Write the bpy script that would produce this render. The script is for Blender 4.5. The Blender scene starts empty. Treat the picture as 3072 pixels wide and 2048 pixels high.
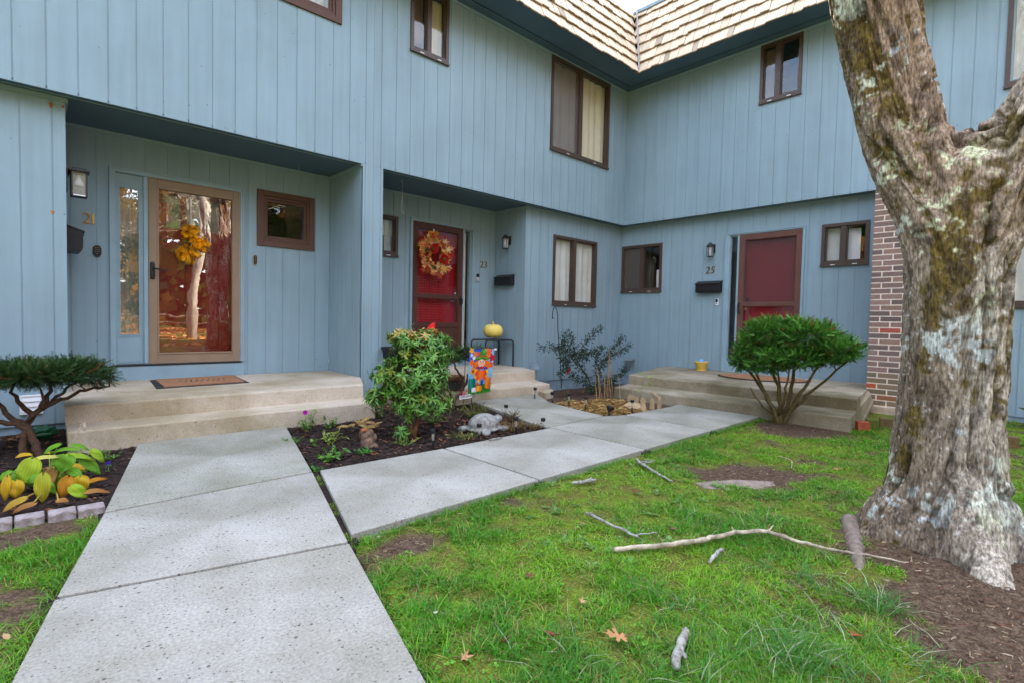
import bpy, bmesh, math, random
import numpy as np
from mathutils import Vector, Matrix
random.seed(7); RS = np.random.RandomState(11)
S = bpy.context.scene; COL = S.collection
R_ = math.radians

# ------------------------------------------------------------------ camera
cam = bpy.data.objects.new('camera', bpy.data.cameras.new('camera')); COL.objects.link(cam)
def cam_matrix(yaw, pitch, roll):
    y, t, r = map(R_, (yaw, pitch, roll))
    fw = Vector((math.sin(y)*math.cos(t), math.cos(y)*math.cos(t), math.sin(t)))
    rt = Vector((math.cos(y), -math.sin(y), 0)); up = rt.cross(fw)
    c, s = math.cos(r), math.sin(r)
    a = c*rt + s*up; b = -s*rt + c*up
    return Matrix(((a.x, b.x, -fw.x), (a.y, b.y, -fw.y), (a.z, b.z, -fw.z)))
M = cam_matrix(42.98183, -2.23225, 1.21917).to_4x4(); M.translation = (-8.25916, -5.86118, 1.005)
cam.matrix_world = M
cam.data.sensor_width = 36; cam.data.lens = 18.4708; cam.data.clip_start = .05; cam.data.clip_end = 2000
S.camera = cam
# ------------------------------------------------------------------ sky, sun, exposure
SUN_EL, SUN_AZ = 33.0, (0.80, 0.60)          # sun stands behind the houses: the whole front lies in open shade
w = bpy.data.worlds.new('World'); S.world = w; w.use_nodes = True
nt = w.node_tree; nt.nodes.clear()
def N(t, nt, **k):
    n = nt.nodes.new(t)
    for a, v in k.items(): setattr(n, a, v)
    return n
sky = N('ShaderNodeTexSky', nt, sky_type='NISHITA', sun_disc=False)
sky.sun_elevation = R_(SUN_EL); sky.sun_rotation = math.atan2(SUN_AZ[0], SUN_AZ[1])
sky.air_density = 1.0; sky.dust_density = 1.2; sky.ozone_density = 1.0
tc = N('ShaderNodeTexCoord', nt); mp = N('ShaderNodeMapping', nt); mp.inputs['Scale'].default_value = (1.2, 1.2, 3.0)
nz = N('ShaderNodeTexNoise', nt); nz.inputs['Scale'].default_value = 2.2; nz.inputs['Detail'].default_value = 6; nz.inputs['Roughness'].default_value = .62
rp = N('ShaderNodeValToRGB', nt); rp.color_ramp.elements[0].position = .36; rp.color_ramp.elements[1].position = .60
mx = N('ShaderNodeMix', nt, data_type='RGBA'); mx.inputs['B'].default_value = (6.6, 6.7, 7.0, 1)   # lit cloud
bg = N('ShaderNodeBackground', nt); bg.inputs['Strength'].default_value = .15
ow = N('ShaderNodeOutputWorld', nt); L = nt.links.new
L(tc.outputs['Generated'], mp.inputs['Vector']); L(mp.outputs[0], nz.inputs['Vector']); L(nz.outputs['Fac'], rp.inputs[0])
ml = N('ShaderNodeMath', nt, operation='MULTIPLY'); ml.inputs[1].default_value = .60
L(rp.outputs[0], ml.inputs[0]); L(ml.outputs[0], mx.inputs['Factor']); L(sky.outputs[0], mx.inputs['A'])
L(mx.outputs['Result'], bg.inputs[0]); L(bg.outputs[0], ow.inputs[0])
sun = bpy.data.objects.new('sun', bpy.data.lights.new('sun', 'SUN')); COL.objects.link(sun)
sun.data.energy = 5.0; sun.data.angle = R_(.5); sun.data.color = (1, .93, .82)
e = R_(SUN_EL); dsun = Vector((SUN_AZ[0]*math.cos(e), SUN_AZ[1]*math.cos(e), math.sin(e)))
sun.rotation_euler = dsun.to_track_quat('Z', 'Y').to_euler()
S.view_settings.view_transform = 'Standard'; S.view_settings.look = 'None'; S.view_settings.gamma = 1
S.view_settings.exposure = 2.80
S.cycles.max_bounces = 8; S.cycles.transparent_max_bounces = 16; S.cycles.use_denoising = True
S.cycles.caustics_reflective = False; S.cycles.caustics_refractive = False

# ------------------------------------------------------------------ helpers
def srgb(*c):
    f = lambda v: v/12.92 if v <= .04045 else ((v+.055)/1.055)**2.4
    return tuple(f(v/255.) for v in c) + (1.,)
def tag(o, label=None, cat=None, group=None, kind=None):
    if label: o['label'] = label
    if cat: o['category'] = cat
    if group: o['group'] = group
    if kind: o['kind'] = kind
    return o
def empty(name, loc=(0, 0, 0), label=None, cat=None, group=None, rz=0):
    o = bpy.data.objects.new(name, None); COL.objects.link(o); o.location = loc; o.rotation_euler = (0, 0, rz)
    o.empty_display_size = .1
    return tag(o, label, cat, group)
def root_loc(o):
    while o.parent: o = o.parent
    return Vector(o.location)
class Pl:
    """a vertical wall plane: u along it, d outwards, z up"""
    def __init__(s, kind, v): s.k, s.v = kind, v
    def p(s, u, d, z):
        if s.k == 'A': return (u, s.v-d, z)          # faces -y
        if s.k == 'B': return (s.v-d, u, z)          # faces -x
        return (s.v+d, u, z)                         # 'C' faces +x
class MB:
    def __init__(s): s.v, s.f, s.c, s.m = [], [], [], []
    def face(s, pts, col=None, mi=0):
        b = len(s.v); s.v += [tuple(p) for p in pts]; s.f.append(tuple(range(b, b+len(pts)))); s.c.append(col); s.m.append(mi)
    def add(s, vs, fs, col=None, mi=0):
        b = len(s.v); s.v += [tuple(p) for p in vs]
        for f in fs: s.f.append(tuple(b+i for i in f)); s.c.append(col); s.m.append(mi)
    def hexa(s, P, col=None, mi=0):
        s.add(P, [(0, 1, 2, 3), (7, 6, 5, 4), (0, 4, 5, 1), (1, 5, 6, 2), (2, 6, 7, 3), (3, 7, 4, 0)], col, mi)
    def box(s, x0, x1, y0, y1, z0, z1, col=None, mi=0):
        s.hexa([(x0, y0, z0), (x0, y1, z0), (x1, y1, z0), (x1, y0, z0), (x0, y0, z1), (x0, y1, z1), (x1, y1, z1), (x1, y0, z1)], col, mi)
    def pbox(s, pl, u0, u1, d0, d1, z0, z1, col=None, mi=0):
        a = pl.p(u0, d0, z0); b = pl.p(u1, d1, z1)
        s.box(min(a[0], b[0]), max(a[0], b[0]), min(a[1], b[1]), max(a[1], b[1]), z0, z1, col, mi)
    def pquad(s, pl, u0, u1, d, z0, z1, col=None, mi=0):
        q = [pl.p(u0, d, z0), pl.p(u1, d, z0), pl.p(u1, d, z1), pl.p(u0, d, z1)]
        if pl.k != 'A': q = q[::-1]
        s.face(q, col, mi)
    def frame(s, pl, u0, u1, z0, z1, w, d0, d1, wb=None, wt=None, col=None, mi=0):
        wb = w if wb is None else wb; wt = w if wt is None else wt
        s.pbox(pl, u0, u0+w, d0, d1, z0, z1, col, mi); s.pbox(pl, u1-w, u1, d0, d1, z0, z1, col, mi)
        s.pbox(pl, u0+w, u1-w, d0, d1-.001, z1-wt, z1, col, mi); s.pbox(pl, u0+w, u1-w, d0, d1-.001, z0, z0+wb, col, mi)
    def tube(s, pts, rad, n=8, col=None, mi=0, cap=True):
        pts = [Vector(p) for p in pts]; k = len(pts)
        if not hasattr(rad, '__len__'): rad = [rad]*k
        ref = None; rings = []
        b = len(s.v)
        for i, p in enumerate(pts):
            t = (pts[min(i+1, k-1)]-pts[max(i-1, 0)]).normalized()
            if ref is None: ref = t.orthogonal().normalized()
            ref = (ref - t*ref.dot(t)); ref = ref.normalized() if ref.length > 1e-6 else t.orthogonal().normalized()
            bi = t.cross(ref)
            for j in range(n):
                a = 2*math.pi*j/n; s.v.append(tuple(p + (ref*math.cos(a)+bi*math.sin(a))*rad[i]))
        for i in range(k-1):
            for j in range(n):
                j2 = (j+1) % n
                s.f.append((b+i*n+j, b+i*n+j2, b+(i+1)*n+j2, b+(i+1)*n+j)); s.c.append(col); s.m.append(mi)
        if cap:
            s.f.append(tuple(b+j for j in range(n))[::-1]); s.c.append(col); s.m.append(mi)
            s.f.append(tuple(b+(k-1)*n+j for j in range(n))); s.c.append(col); s.m.append(mi)
    def lathe(s, o, prof, n=24, col=None, mi=0, sx=1, sy=1):
        b = len(s.v); o = Vector(o)
        for r, z in prof:
            for j in range(n):
                a = 2*math.pi*j/n; s.v.append((o.x+r*sx*math.cos(a), o.y+r*sy*math.sin(a), o.z+z))
        for i in range(len(prof)-1):
            for j in range(n):
                j2 = (j+1) % n; s.f.append((b+i*n+j, b+i*n+j2, b+(i+1)*n+j2, b+(i+1)*n+j)); s.c.append(col); s.m.append(mi)
        s.f.append(tuple(b+j for j in range(n))[::-1]); s.c.append(col); s.m.append(mi)
        s.f.append(tuple(b+(len(prof)-1)*n+j for j in range(n))); s.c.append(col); s.m.append(mi)
    def ball(s, o, r, nu=12, nv=8, col=None, mi=0, sc=(1, 1, 1)):
        prof = [(r*max(.02, math.sin(math.pi*i/nv)), -r*math.cos(math.pi*i/nv)) for i in range(nv+1)]
        s.lathe(o, [(a, b*sc[2]) for a, b in prof], nu, col, mi, sc[0], sc[1])
    def prism(s, poly, z0, z1, col=None, mi=0, top=None):
        n = len(poly); zt = top or [z1]*n
        s.add([(x, y, z0) for x, y in poly]+[(p[0], p[1], zt[i]) for i, p in enumerate(poly)],
              [tuple(range(n))[::-1], tuple(range(n, 2*n))]+[(i, (i+1) % n, n+(i+1) % n, n+i) for i in range(n)], col, mi)
    def build(s, name, mat, parent=None, smooth=False, origin=None, local=False, bevel=0, subsurf=0):
        me = bpy.data.meshes.new(name)
        V = np.array(s.v, dtype=np.float64).reshape(-1, 3)
        o = bpy.data.objects.new(name, me); COL.objects.link(o)
        if parent is not None:
            if not local: V = V - np.array(root_loc(parent))
            o.parent = parent
        elif origin is not None:
            V = V - np.array(origin); o.location = origin
        me.from_pydata(V.tolist(), [], s.f)
        mats = mat if isinstance(mat, (list, tuple)) else [mat]
        for m in mats: me.materials.append(m)
        if len(mats) > 1: me.polygons.foreach_set('material_index', s.m)
        if any(c is not None for c in s.c):
            ca = me.color_attributes.new('Col', 'FLOAT_COLOR', 'CORNER')
            buf = []
            for f, c in zip(s.f, s.c):
                c = (1, 1, 1, 1) if c is None else (tuple(c)+(1,))[:4]
                buf += list(c)*len(f)
            ca.data.foreach_set('color', buf)
        if smooth: me.polygons.foreach_set('use_smooth', [True]*len(me.polygons))
        me.update()
        if bevel:
            b = o.modifiers.new('bevel', 'BEVEL'); b.width = bevel; b.segments = 2; b.limit_method = 'ANGLE'
        if subsurf:
            b = o.modifiers.new('sub', 'SUBSURF'); b.levels = b.render_levels = subsurf
        return o
def children(o): return [c for c in bpy.data.objects if c.parent == o]
def copy_tree(o, parent=None, **kw):
    c = o.copy(); COL.objects.link(c); c.parent = parent
    for ch in children(o): copy_tree(ch, c)
    return c
# numpy value noise
_H = RS.rand(64, 64, 64)
def vnoise(P):
    P = np.asarray(P, float); i = np.floor(P).astype(int); f = P-i; f = f*f*(3-2*f)
    g = lambda a, b, c: _H[(i[:, 0]+a) % 64, (i[:, 1]+b) % 64, (i[:, 2]+c) % 64]
    x, y, z = f.T
    l = lambda a, b, t: a+(b-a)*t
    return l(l(l(g(0,0,0), g(1,0,0), x), l(g(0,1,0), g(1,1,0), x), y), l(l(g(0,0,1), g(1,0,1), x), l(g(0,1,1), g(1,1,1), x), y), z)*2-1
def fbm(P, o=4):
    P = np.asarray(P, float); a, r = .5, 0
    for k in range(o): r = r + a*vnoise(P*2**k+17.3*k); a *= .5
    return r

# ------------------------------------------------------------------ materials
def pmat(name, col, rough=.6, var=.08, vscale=6, bump=0., bscale=60, spec=.3, vcol=False, stretch=(1, 1, 1), metal=0., col2=None, trans=0., detail=5):
    """principled with a noise-driven colour variation and bump; vcol multiplies in the mesh's own colour attribute"""
    m = bpy.data.materials.new(name); m.use_nodes = True; t = m.node_tree; n = t.nodes; l = t.links.new
    p = n['Principled BSDF']; p.inputs['Roughness'].default_value = rough; p.inputs['Specular IOR Level'].default_value = spec
    p.inputs['Metallic'].default_value = metal
    tc = N('ShaderNodeTexCoord', t); mp = N('ShaderNodeMapping', t); mp.inputs['Scale'].default_value = stretch; l(tc.outputs['Object'], mp.inputs[0])
    nz = N('ShaderNodeTexNoise', t); nz.inputs['Scale'].default_value = vscale; nz.inputs['Detail'].default_value = detail; nz.inputs['Roughness'].default_value = .6
    l(mp.outputs[0], nz.inputs['Vector'])
    rp = N('ShaderNodeValToRGB', t); rp.color_ramp.elements[0].position = .3; rp.color_ramp.elements[1].position = .7
    c2 = col2 or tuple(min(1, v*(1+2*var)) for v in col[:3])+(1,)
    c1 = col if col2 else tuple(v*(1-2*var) for v in col[:3])+(1,)
    rp.color_ramp.elements[0].color = c1; rp.color_ramp.elements[1].color = c2
    l(nz.outputs['Fac'], rp.inputs[0]); out = rp.outputs[0]
    if vcol:
        at = N('ShaderNodeAttribute', t, attribute_name='Col'); mm = N('ShaderNodeMix', t, data_type='RGBA', blend_type='MULTIPLY'); mm.inputs['Factor'].default_value = 1
        l(at.outputs['Color'], mm.inputs['A']); l(out, mm.inputs['B']); out = mm.outputs['Result']
    l(out, p.inputs['Base Color'])
    if bump:
        nb = N('ShaderNodeTexNoise', t); nb.inputs['Scale'].default_value = bscale; nb.inputs['Detail'].default_value = 4; l(mp.outputs[0], nb.inputs['Vector'])
        bp = N('ShaderNodeBump', t); bp.inputs['Strength'].default_value = bump; bp.inputs['Distance'].default_value = .004
        l(nb.outputs['Fac'], bp.inputs['Height']); l(bp.outputs[0], p.inputs['Normal'])
    if trans:
        tr = N('ShaderNodeBsdfTranslucent', t); ms = N('ShaderNodeMixShader', t); ms.inputs[0].default_value = trans
        l(out, tr.inputs['Color']); l(p.outputs[0], ms.inputs[1]); l(tr.outputs[0], ms.inputs[2]); l(ms.outputs[0], n['Material Output'].inputs[0])
    m['out'] = ''
    return m
WHITE = (1, 1, 1, 1)
def leafmat(name, rough=.45, spec=.35, trans=.3, var=.12):
    return pmat(name, WHITE, rough, var, 9, 0, spec=spec, vcol=True, trans=trans)
def siding_mat():
    m = pmat('siding_paint', srgb(142, 165, 178), .55, .035, 1.3, .18, 1, spec=.35)
    t = m.node_tree; n = t.nodes; l = t.links.new
    # rough-sawn plywood: short horizontal saw marks under the paint
    tc = N('ShaderNodeTexCoord', t); mp = N('ShaderNodeMapping', t); mp.inputs['Scale'].default_value = (14, 14, 260)
    l(tc.outputs['Object'], mp.inputs[0])
    nb = [q for q in n if q.type == 'TEX_NOISE'][1]; nb.inputs['Scale'].default_value = 1; l(mp.outputs[0], nb.inputs['Vector'])
    # sparse dark pits and knots in the paint
    vo = N('ShaderNodeTexVoronoi', t); vo.inputs['Scale'].default_value = 7.0; l(tc.outputs['Object'], vo.inputs['Vector'])
    rp = N('ShaderNodeValToRGB', t); rp.color_ramp.elements[0].position = .035; rp.color_ramp.elements[1].position = .05
    rp.color_ramp.elements[0].color = (.45, .45, .45, 1)
    l(vo.outputs['Distance'], rp.inputs[0])
    # weather streaks down the boards
    mp2 = N('ShaderNodeMapping', t); mp2.inputs['Scale'].default_value = (9, 9, .5); l(tc.outputs['Object'], mp2.inputs[0])
    n2 = N('ShaderNodeTexNoise', t); n2.inputs['Scale'].default_value = 1.6; n2.inputs['Detail'].default_value = 6; l(mp2.outputs[0], n2.inputs['Vector'])
    r2 = N('ShaderNodeValToRGB', t); r2.color_ramp.elements[0].position = .3; r2.color_ramp.elements[0].color = (.90, .90, .89, 1); r2.color_ramp.elements[1].position = .65
    l(n2.outputs['Fac'], r2.inputs[0])
    p = n['Principled BSDF']; src = p.inputs['Base Color'].links[0].from_socket
    a = N('ShaderNodeMix', t, data_type='RGBA', blend_type='MULTIPLY'); a.inputs['Factor'].default_value = 1; l(src, a.inputs['A']); l(rp.outputs[0], a.inputs['B'])
    b = N('ShaderNodeMix', t, data_type='RGBA', blend_type='MULTIPLY'); b.inputs['Factor'].default_value = 1; l(a.outputs['Result'], b.inputs['A']); l(r2.outputs[0], b.inputs['B'])
    l(b.outputs['Result'], p.inputs['Base Color'])
    return m
def concrete_mat(name, base, dark, pebble=.5, stain=None, grain=1.):
    m = pmat(name, dark, .85, 0, 1.1, .22, 150, spec=.2, col2=base, detail=8)
    t = m.node_tree; n = t.nodes; l = t.links.new; p = n['Principled BSDF']
    tc = N('ShaderNodeTexCoord', t); src = p.inputs['Base Color'].links[0].from_socket
    def mul(src, tex, pos0, pos1, c0, c1=(1, 1, 1, 1)):
        rp = N('ShaderNodeValToRGB', t); rp.color_ramp.elements[0].position = pos0; rp.color_ramp.elements[1].position = pos1
        rp.color_ramp.elements[0].color = c0; rp.color_ramp.elements[1].color = c1
        l(tex, rp.inputs[0]); a = N('ShaderNodeMix', t, data_type='RGBA', blend_type='MULTIPLY'); a.inputs['Factor'].default_value = 1
        l(src, a.inputs['A']); l(rp.outputs[0], a.inputs['B']); return a.outputs['Result']
    # exposed aggregate: small dark stones of two sizes, in patches
    for sc, r, k in ((34, .12, .34), (62, .15, .45), (120, .18, .6)):
        vo = N('ShaderNodeTexVoronoi', t); vo.inputs['Scale'].default_value = sc; vo.inputs['Randomness'].default_value = 1; l(tc.outputs['Object'], vo.inputs['Vector'])
        nm = N('ShaderNodeTexNoise', t); nm.inputs['Scale'].default_value = sc*.23; l(tc.outputs['Object'], nm.inputs['Vector'])
        sp = N('ShaderNodeSeparateColor', t); l(vo.outputs['Color'], sp.inputs[0])
        # only some cells carry a stone
        th = N('ShaderNodeMath', t, operation='GREATER_THAN'); th.inputs[1].default_value = 1-pebble*.55; l(sp.outputs[0], th.inputs[0])
        inv = N('ShaderNodeMath', t, operation='SUBTRACT'); inv.inputs[0].default_value = 1; l(th.outputs[0], inv.inputs[1])
        ad = N('ShaderNodeMath', t, operation='ADD'); l(vo.outputs['Distance'], ad.inputs[0]); l(inv.outputs[0], ad.inputs[1])
        ad2 = N('ShaderNodeMath', t, operation='MULTIPLY_ADD'); ad2.inputs[1].default_value = .25; l(nm.outputs['Fac'], ad2.inputs[0]); l(ad.outputs[0], ad2.inputs[2])
        src = mul(src, ad2.outputs[0], r+.13, r+.19, (k, k*.98, k*1.0, 1))
    ng = N('ShaderNodeTexNoise', t); ng.inputs['Scale'].default_value = 95; ng.inputs['Detail'].default_value = 4; l(tc.outputs['Object'], ng.inputs['Vector'])
    src = mul(src, ng.outputs['Fac'], .32, .68, (1-.30*grain,)*3+(1,), (1+.17*grain,)*3+(1,))
    if stain:
        ns = N('ShaderNodeTexNoise', t); ns.inputs['Scale'].default_value = 1.7; ns.inputs['Detail'].default_value = 7; ns.inputs['Roughness'].default_value = .65; l(tc.outputs['Object'], ns.inputs['Vector'])
        src = mul(src, ns.outputs['Fac'], .40, .62, stain)
    l(src, p.inputs['Base Color'])
    return m
def glass_mat(name, ripple=0., rscale=3., tint=(1, 1, 1, 1), refl=1.):
    m = bpy.data.materials.new(name); m.use_nodes = True; t = m.node_tree; n = t.nodes; l = t.links.new; n.remove(n['Principled BSDF'])
    lw = N('ShaderNodeLayerWeight', t); lw.inputs['Blend'].default_value = .5
    pw = N('ShaderNodeMath', t, operation='POWER'); pw.inputs[1].default_value = 5; l(lw.outputs['Facing'], pw.inputs[0])
    ma = N('ShaderNodeMath', t, operation='MULTIPLY_ADD'); ma.inputs[1].default_value = 1-.09*refl; ma.inputs[2].default_value = .09*refl; ma.use_clamp = True; l(pw.outputs[0], ma.inputs[0])
    tr = N('ShaderNodeBsdfTransparent', t); tr.inputs[0].default_value = tint
    gl = N('ShaderNodeBsdfGlossy', t); gl.inputs['Roughness'].default_value = .0
    ms = N('ShaderNodeMixShader', t); l(ma.outputs[0], ms.inputs[0]); l(tr.outputs[0], ms.inputs[1]); l(gl.outputs[0], ms.inputs[2]); l(ms.outputs[0], n['Material Output'].inputs[0])
    if ripple:
        tc = N('ShaderNodeTexCoord', t); nz = N('ShaderNodeTexNoise', t); nz.inputs['Scale'].default_value = rscale; nz.inputs['Detail'].default_value = 2; l(tc.outputs['Object'], nz.inputs['Vector'])
        bp = N('ShaderNodeBump', t); bp.inputs['Strength'].default_value = 1; bp.inputs['Distance'].default_value = ripple; l(nz.outputs['Fac'], bp.inputs['Height']); l(bp.outputs[0], gl.inputs['Normal'])
    return m
def screen_mat(name, col, op):
    m = bpy.data.materials.new(name); m.use_nodes = True; t = m.node_tree; n = t.nodes; l = t.links.new; p = n['Principled BSDF']
    p.inputs['Base Color'].default_value = col; p.inputs['Roughness'].default_value = .8
    tr = N('ShaderNodeBsdfTransparent', t); ms = N('ShaderNodeMixShader', t); ms.inputs[0].default_value = op
    l(tr.outputs[0], ms.inputs[1]); l(p.outputs[0], ms.inputs[2]); l(ms.outputs[0], n['Material Output'].inputs[0]); return m

MT = dict(
 siding=siding_mat(),
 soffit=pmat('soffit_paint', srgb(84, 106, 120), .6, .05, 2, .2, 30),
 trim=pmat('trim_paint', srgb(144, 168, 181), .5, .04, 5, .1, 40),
 bronze=pmat('bronze_aluminium', srgb(78, 62, 54), .4, .10, 30, .1, 60, spec=.4),
 brown=pmat('brown_trim_paint', srgb(96, 68, 60), .55, .06, 8, .15, 40),
 stormbrown=pmat('brown_storm_door', srgb(82, 50, 42), .4, .08, 10, .05, 40, spec=.4),
 tan=pmat('tan_storm_door', srgb(146, 124, 104), .45, .04, 5, .03, 40),
 red=pmat('red_door_paint', srgb(150, 18, 28), .45, .06, 4, .1, 40),
 redscreen=pmat('red_door_behind_screen', srgb(118, 34, 42), .7, .08, 2.5, .05, 40),
 maroon=pmat('maroon_door_paint', srgb(128, 26, 26), .4, .06, 4, .05, 40),
 black=pmat('black_metal', srgb(38, 36, 38), .5, .12, 20, .1, 60, spec=.4),
 darkplastic=pmat('black_plastic', srgb(34, 33, 36), .45, .1, 20),
 white=pmat('white_plastic', srgb(232, 232, 236), .5, .03, 10),
 curtain=pmat('curtain_cloth', srgb(248, 246, 238), .9, .03, 6, trans=.35),
 curtain2=pmat('cream_curtain_cloth', srgb(252, 238, 204), .9, .03, 6, trans=.35),
 blind=pmat('brown_blind', srgb(120, 100, 84), .8, .05, 6),
 interior=pmat('dark_interior', srgb(60, 56, 54), .9, .1, 2),
 glass=glass_mat('window_glass', .00025, 2.0),
 wavyglass=glass_mat('wavy_door_glass', .00035, 5.0, refl=2.6),
 sideglass=glass_mat('obscure_sidelight_glass', .0011, 9.0, refl=3.0),
 clear=glass_mat('clear_glass', 0),
 screen=screen_mat('insect_screen', srgb(108, 98, 92), .55),
 path=concrete_mat('path_concrete', srgb(180, 176, 170), srgb(150, 147, 141), .8, (.78, .78, .72, 1), .75),
 oldpath=concrete_mat('grimy_path_concrete', srgb(176, 173, 166), srgb(142, 140, 131), .75, (.76, .77, .69, 1)),
 porch=concrete_mat('porch_concrete', srgb(206, 192, 177), srgb(176, 161, 142), .3, (.72, .70, .58, 1), .45),
 found=pmat('painted_foundation', srgb(130, 152, 166), .8, .12, 8, .5, 40),
 gold=pmat('brass', srgb(150, 112, 58), .38, .12, 30, metal=.75, spec=.5),
 brightgold=pmat('bright_brass', srgb(220, 170, 70), .35, .08, 30, metal=.4),
 shingle=pmat('cedar_shake', WHITE, .85, .08, 14, .6, 30, vcol=True, stretch=(1, 1, .15)),
 brick=pmat('brick', WHITE, .85, .16, 40, .6, 90, vcol=True),
 mortar=pmat('mortar', srgb(228, 212, 200), .9, .08, 30, .5, 90),
 leaf=leafmat('leaf'), glossleaf=leafmat('glossy_leaf', .32, .5, .2), needle=leafmat('needle', .5, .3, .15),
 dryleaf=leafmat('dry_leaf', .7, .2, .2, .18), petal=leafmat('petal', .6, .2, .35),
 twig=pmat('twig_bark', srgb(88, 66, 52), .85, .25, 40, .8, 120),
 mossytwig=pmat('mossy_twig_bark', srgb(76, 66, 34), .9, .25, 40, .8, 120, col2=srgb(112, 96, 62)),
 palewood=pmat('bleached_wood', srgb(118, 106, 90), .9, .12, 22, 1, 70, col2=srgb(208, 194, 172), detail=8),
 greywood=pmat('lichen_stick', srgb(92, 86, 80), .95, .1, 55, 1, 70, col2=srgb(182, 182, 174), detail=8),
 yellowpot=pmat('yellow_glaze', srgb(226, 186, 84), .4, .05, 6),
 pumpkin=pmat('yellow_pumpkin', srgb(238, 212, 110), .45, .06, 5, .2, 40),
 stem=pmat('pumpkin_stem', srgb(190, 150, 110), .8, .15, 20, .5, 60),
 blueball=pmat('blue_ball', srgb(110, 168, 226), .5, .04, 5),
 coir=pmat('coir_mat', srgb(158, 114, 84), .95, .12, 60, 1, 200),
 rubber=pmat('black_rubber', srgb(44, 44, 50), .8, .08, 20, .2, 80),
 stonegrey=pmat('pale_edging_stone', srgb(128, 114, 110), .9, .10, 22, .9, 90, col2=srgb(176, 166, 170)),
 picket=pmat('tan_edging', srgb(150, 128, 98), .85, .12, 18, .6, 80, col2=srgb(184, 160, 126)),
 redplastic=pmat('red_felt', srgb(214, 24, 22), .7, .06, 10),
 beard=pmat('grey_beard', srgb(190, 190, 200), .9, .1, 40, 1, 120),
 barrelwood=pmat('barrel_wood', srgb(120, 84, 52), .75, .2, 12, .5, 60, stretch=(6, 6, 1)),
 wire=pmat('galvanised_wire', srgb(170, 170, 168), .4, .05, 10, metal=.6),
 bag=pmat('green_plastic', srgb(14, 92, 58), .25, .2, 20, 1, 25, spec=.6),
)

# ================================================================== THE HOUSES
G = .2032                                     # groove spacing of the plywood siding
def wall(name, pl, u0, u1, z0, z1, parent, holes=(), phase=0., gw=.011, gd=.006, reveal=.10, mat=None, thick=.02):
    mb = MB(); us = {u0, u1}; zs = {z0, z1}; groove = []
    if phase is not None:
        k = math.ceil((u0-phase)/G)
        while phase+k*G < u1:
            c = phase+k*G; k += 1
            if c-gw/2 > u0+.012 and c+gw/2 < u1-.012: groove.append((c-gw/2, c+gw/2)); us |= {c-gw/2, c+gw/2}
    for h in holes:
        us |= {h[0], h[1]}; zs |= {h[2], h[3]}
    us = sorted(us); zs = sorted(zs)
    us = [u for i, u in enumerate(us) if i == 0 or u-us[i-1] > 1e-5]; zs = [z for i, z in enumerate(zs) if i == 0 or z-zs[i-1] > 1e-5]
    inh = lambda u, z: any(h[0] < u < h[1] and h[2] < z < h[3] for h in holes)
    dep = []
    for i in range(len(us)-1):
        c = (us[i]+us[i+1])/2; dep.append(-gd if any(a < c < b for a, b in groove) else 0.)
    for i in range(len(us)-1):
        for j in range(len(zs)-1):
            zc = (zs[j]+zs[j+1])/2
            if inh((us[i]+us[i+1])/2, zc): continue
            mb.pquad(pl, us[i], us[i+1], dep[i], zs[j], zs[j+1])
            if i+1 < len(dep) and dep[i+1] != dep[i] and not inh((us[i+1]+us[i+2])/2, zc):
                a, b = dep[i], dep[i+1]; u = us[i+1]
                mb.face([pl.p(u, a, zs[j]), pl.p(u, b, zs[j]), pl.p(u, b, zs[j+1]), pl.p(u, a, zs[j+1])])
    for j, zz in ((0, z0), (1, z1)):
        for i in range(len(us)-1):
            if inh((us[i]+us[i+1])/2, zz+(1e-4 if j == 0 else -1e-4)): continue
            mb.face([pl.p(us[i], dep[i], zz), pl.p(us[i+1], dep[i], zz), pl.p(us[i+1], -thick, zz), pl.p(us[i], -thick, zz)])
    for u in (u0, u1):
        mb.face([pl.p(u, 0, z0), pl.p(u, -thick, z0), pl.p(u, -thick, z1), pl.p(u, 0, z1)])
    for h in holes:
        for a, b in (((h[0], h[2]), (h[0], h[3])), ((h[1], h[2]), (h[1], h[3])), ((h[0], h[2]), (h[1], h[2])), ((h[0], h[3]), (h[1], h[3]))):
            mb.face([pl.p(a[0], 0, a[1]), pl.p(b[0], 0, b[1]), pl.p(b[0], -reveal, b[1]), pl.p(a[0], -reveal, a[1])])
    # the wall's inner face keeps daylight out of the rooms
    usb = sorted({u0, u1} | {x for h in holes for x in h[:2]}); 
    for i in range(len(usb)-1):
        for j in range(len(zs)-1):
            if not inh((usb[i]+usb[i+1])/2, (zs[j]+zs[j+1])/2): mb.pquad(pl, usb[i], usb[i+1], -reveal-.002, zs[j], zs[j+1])
    return mb.build(name, mat or MT['siding'], parent)
def curtain(pl, u0, u1, z0, z1, d, parent, mat, amp=.02, wl=.11, name='curtain', top=None):
    mb = MB(); n = max(8, int((u1-u0)/.014)); ph = random.random()*6
    zs = [z0, z0+(z1-z0)*.4, z1-(z1-z0)*.1, z1]
    P = [[pl.p(u0+(u1-u0)*i/n, d+amp*(.6*math.sin(6.283*(u0+(u1-u0)*i/n)/wl+ph+.25*k)+.4*math.sin(6.283*(u1-u0)*i/n/(wl*2.3)+2*ph))*(1 if k < 3 else .7), z) for i in range(n+1)] for k, z in enumerate(zs)]
    for k in range(3):
        for i in range(n): mb.face([P[k][i], P[k][i+1], P[k+1][i+1], P[k+1][i]])
    return mb.build(name, mat, parent, smooth=True)
def pane(pl, u0, u1, z0, z1, d, parent, mat=None, name='pane'):
    mb = MB(); mb.pquad(pl, u0, u1, d, z0, z1); return mb.build(name, mat or MT['glass'], parent)
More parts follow.
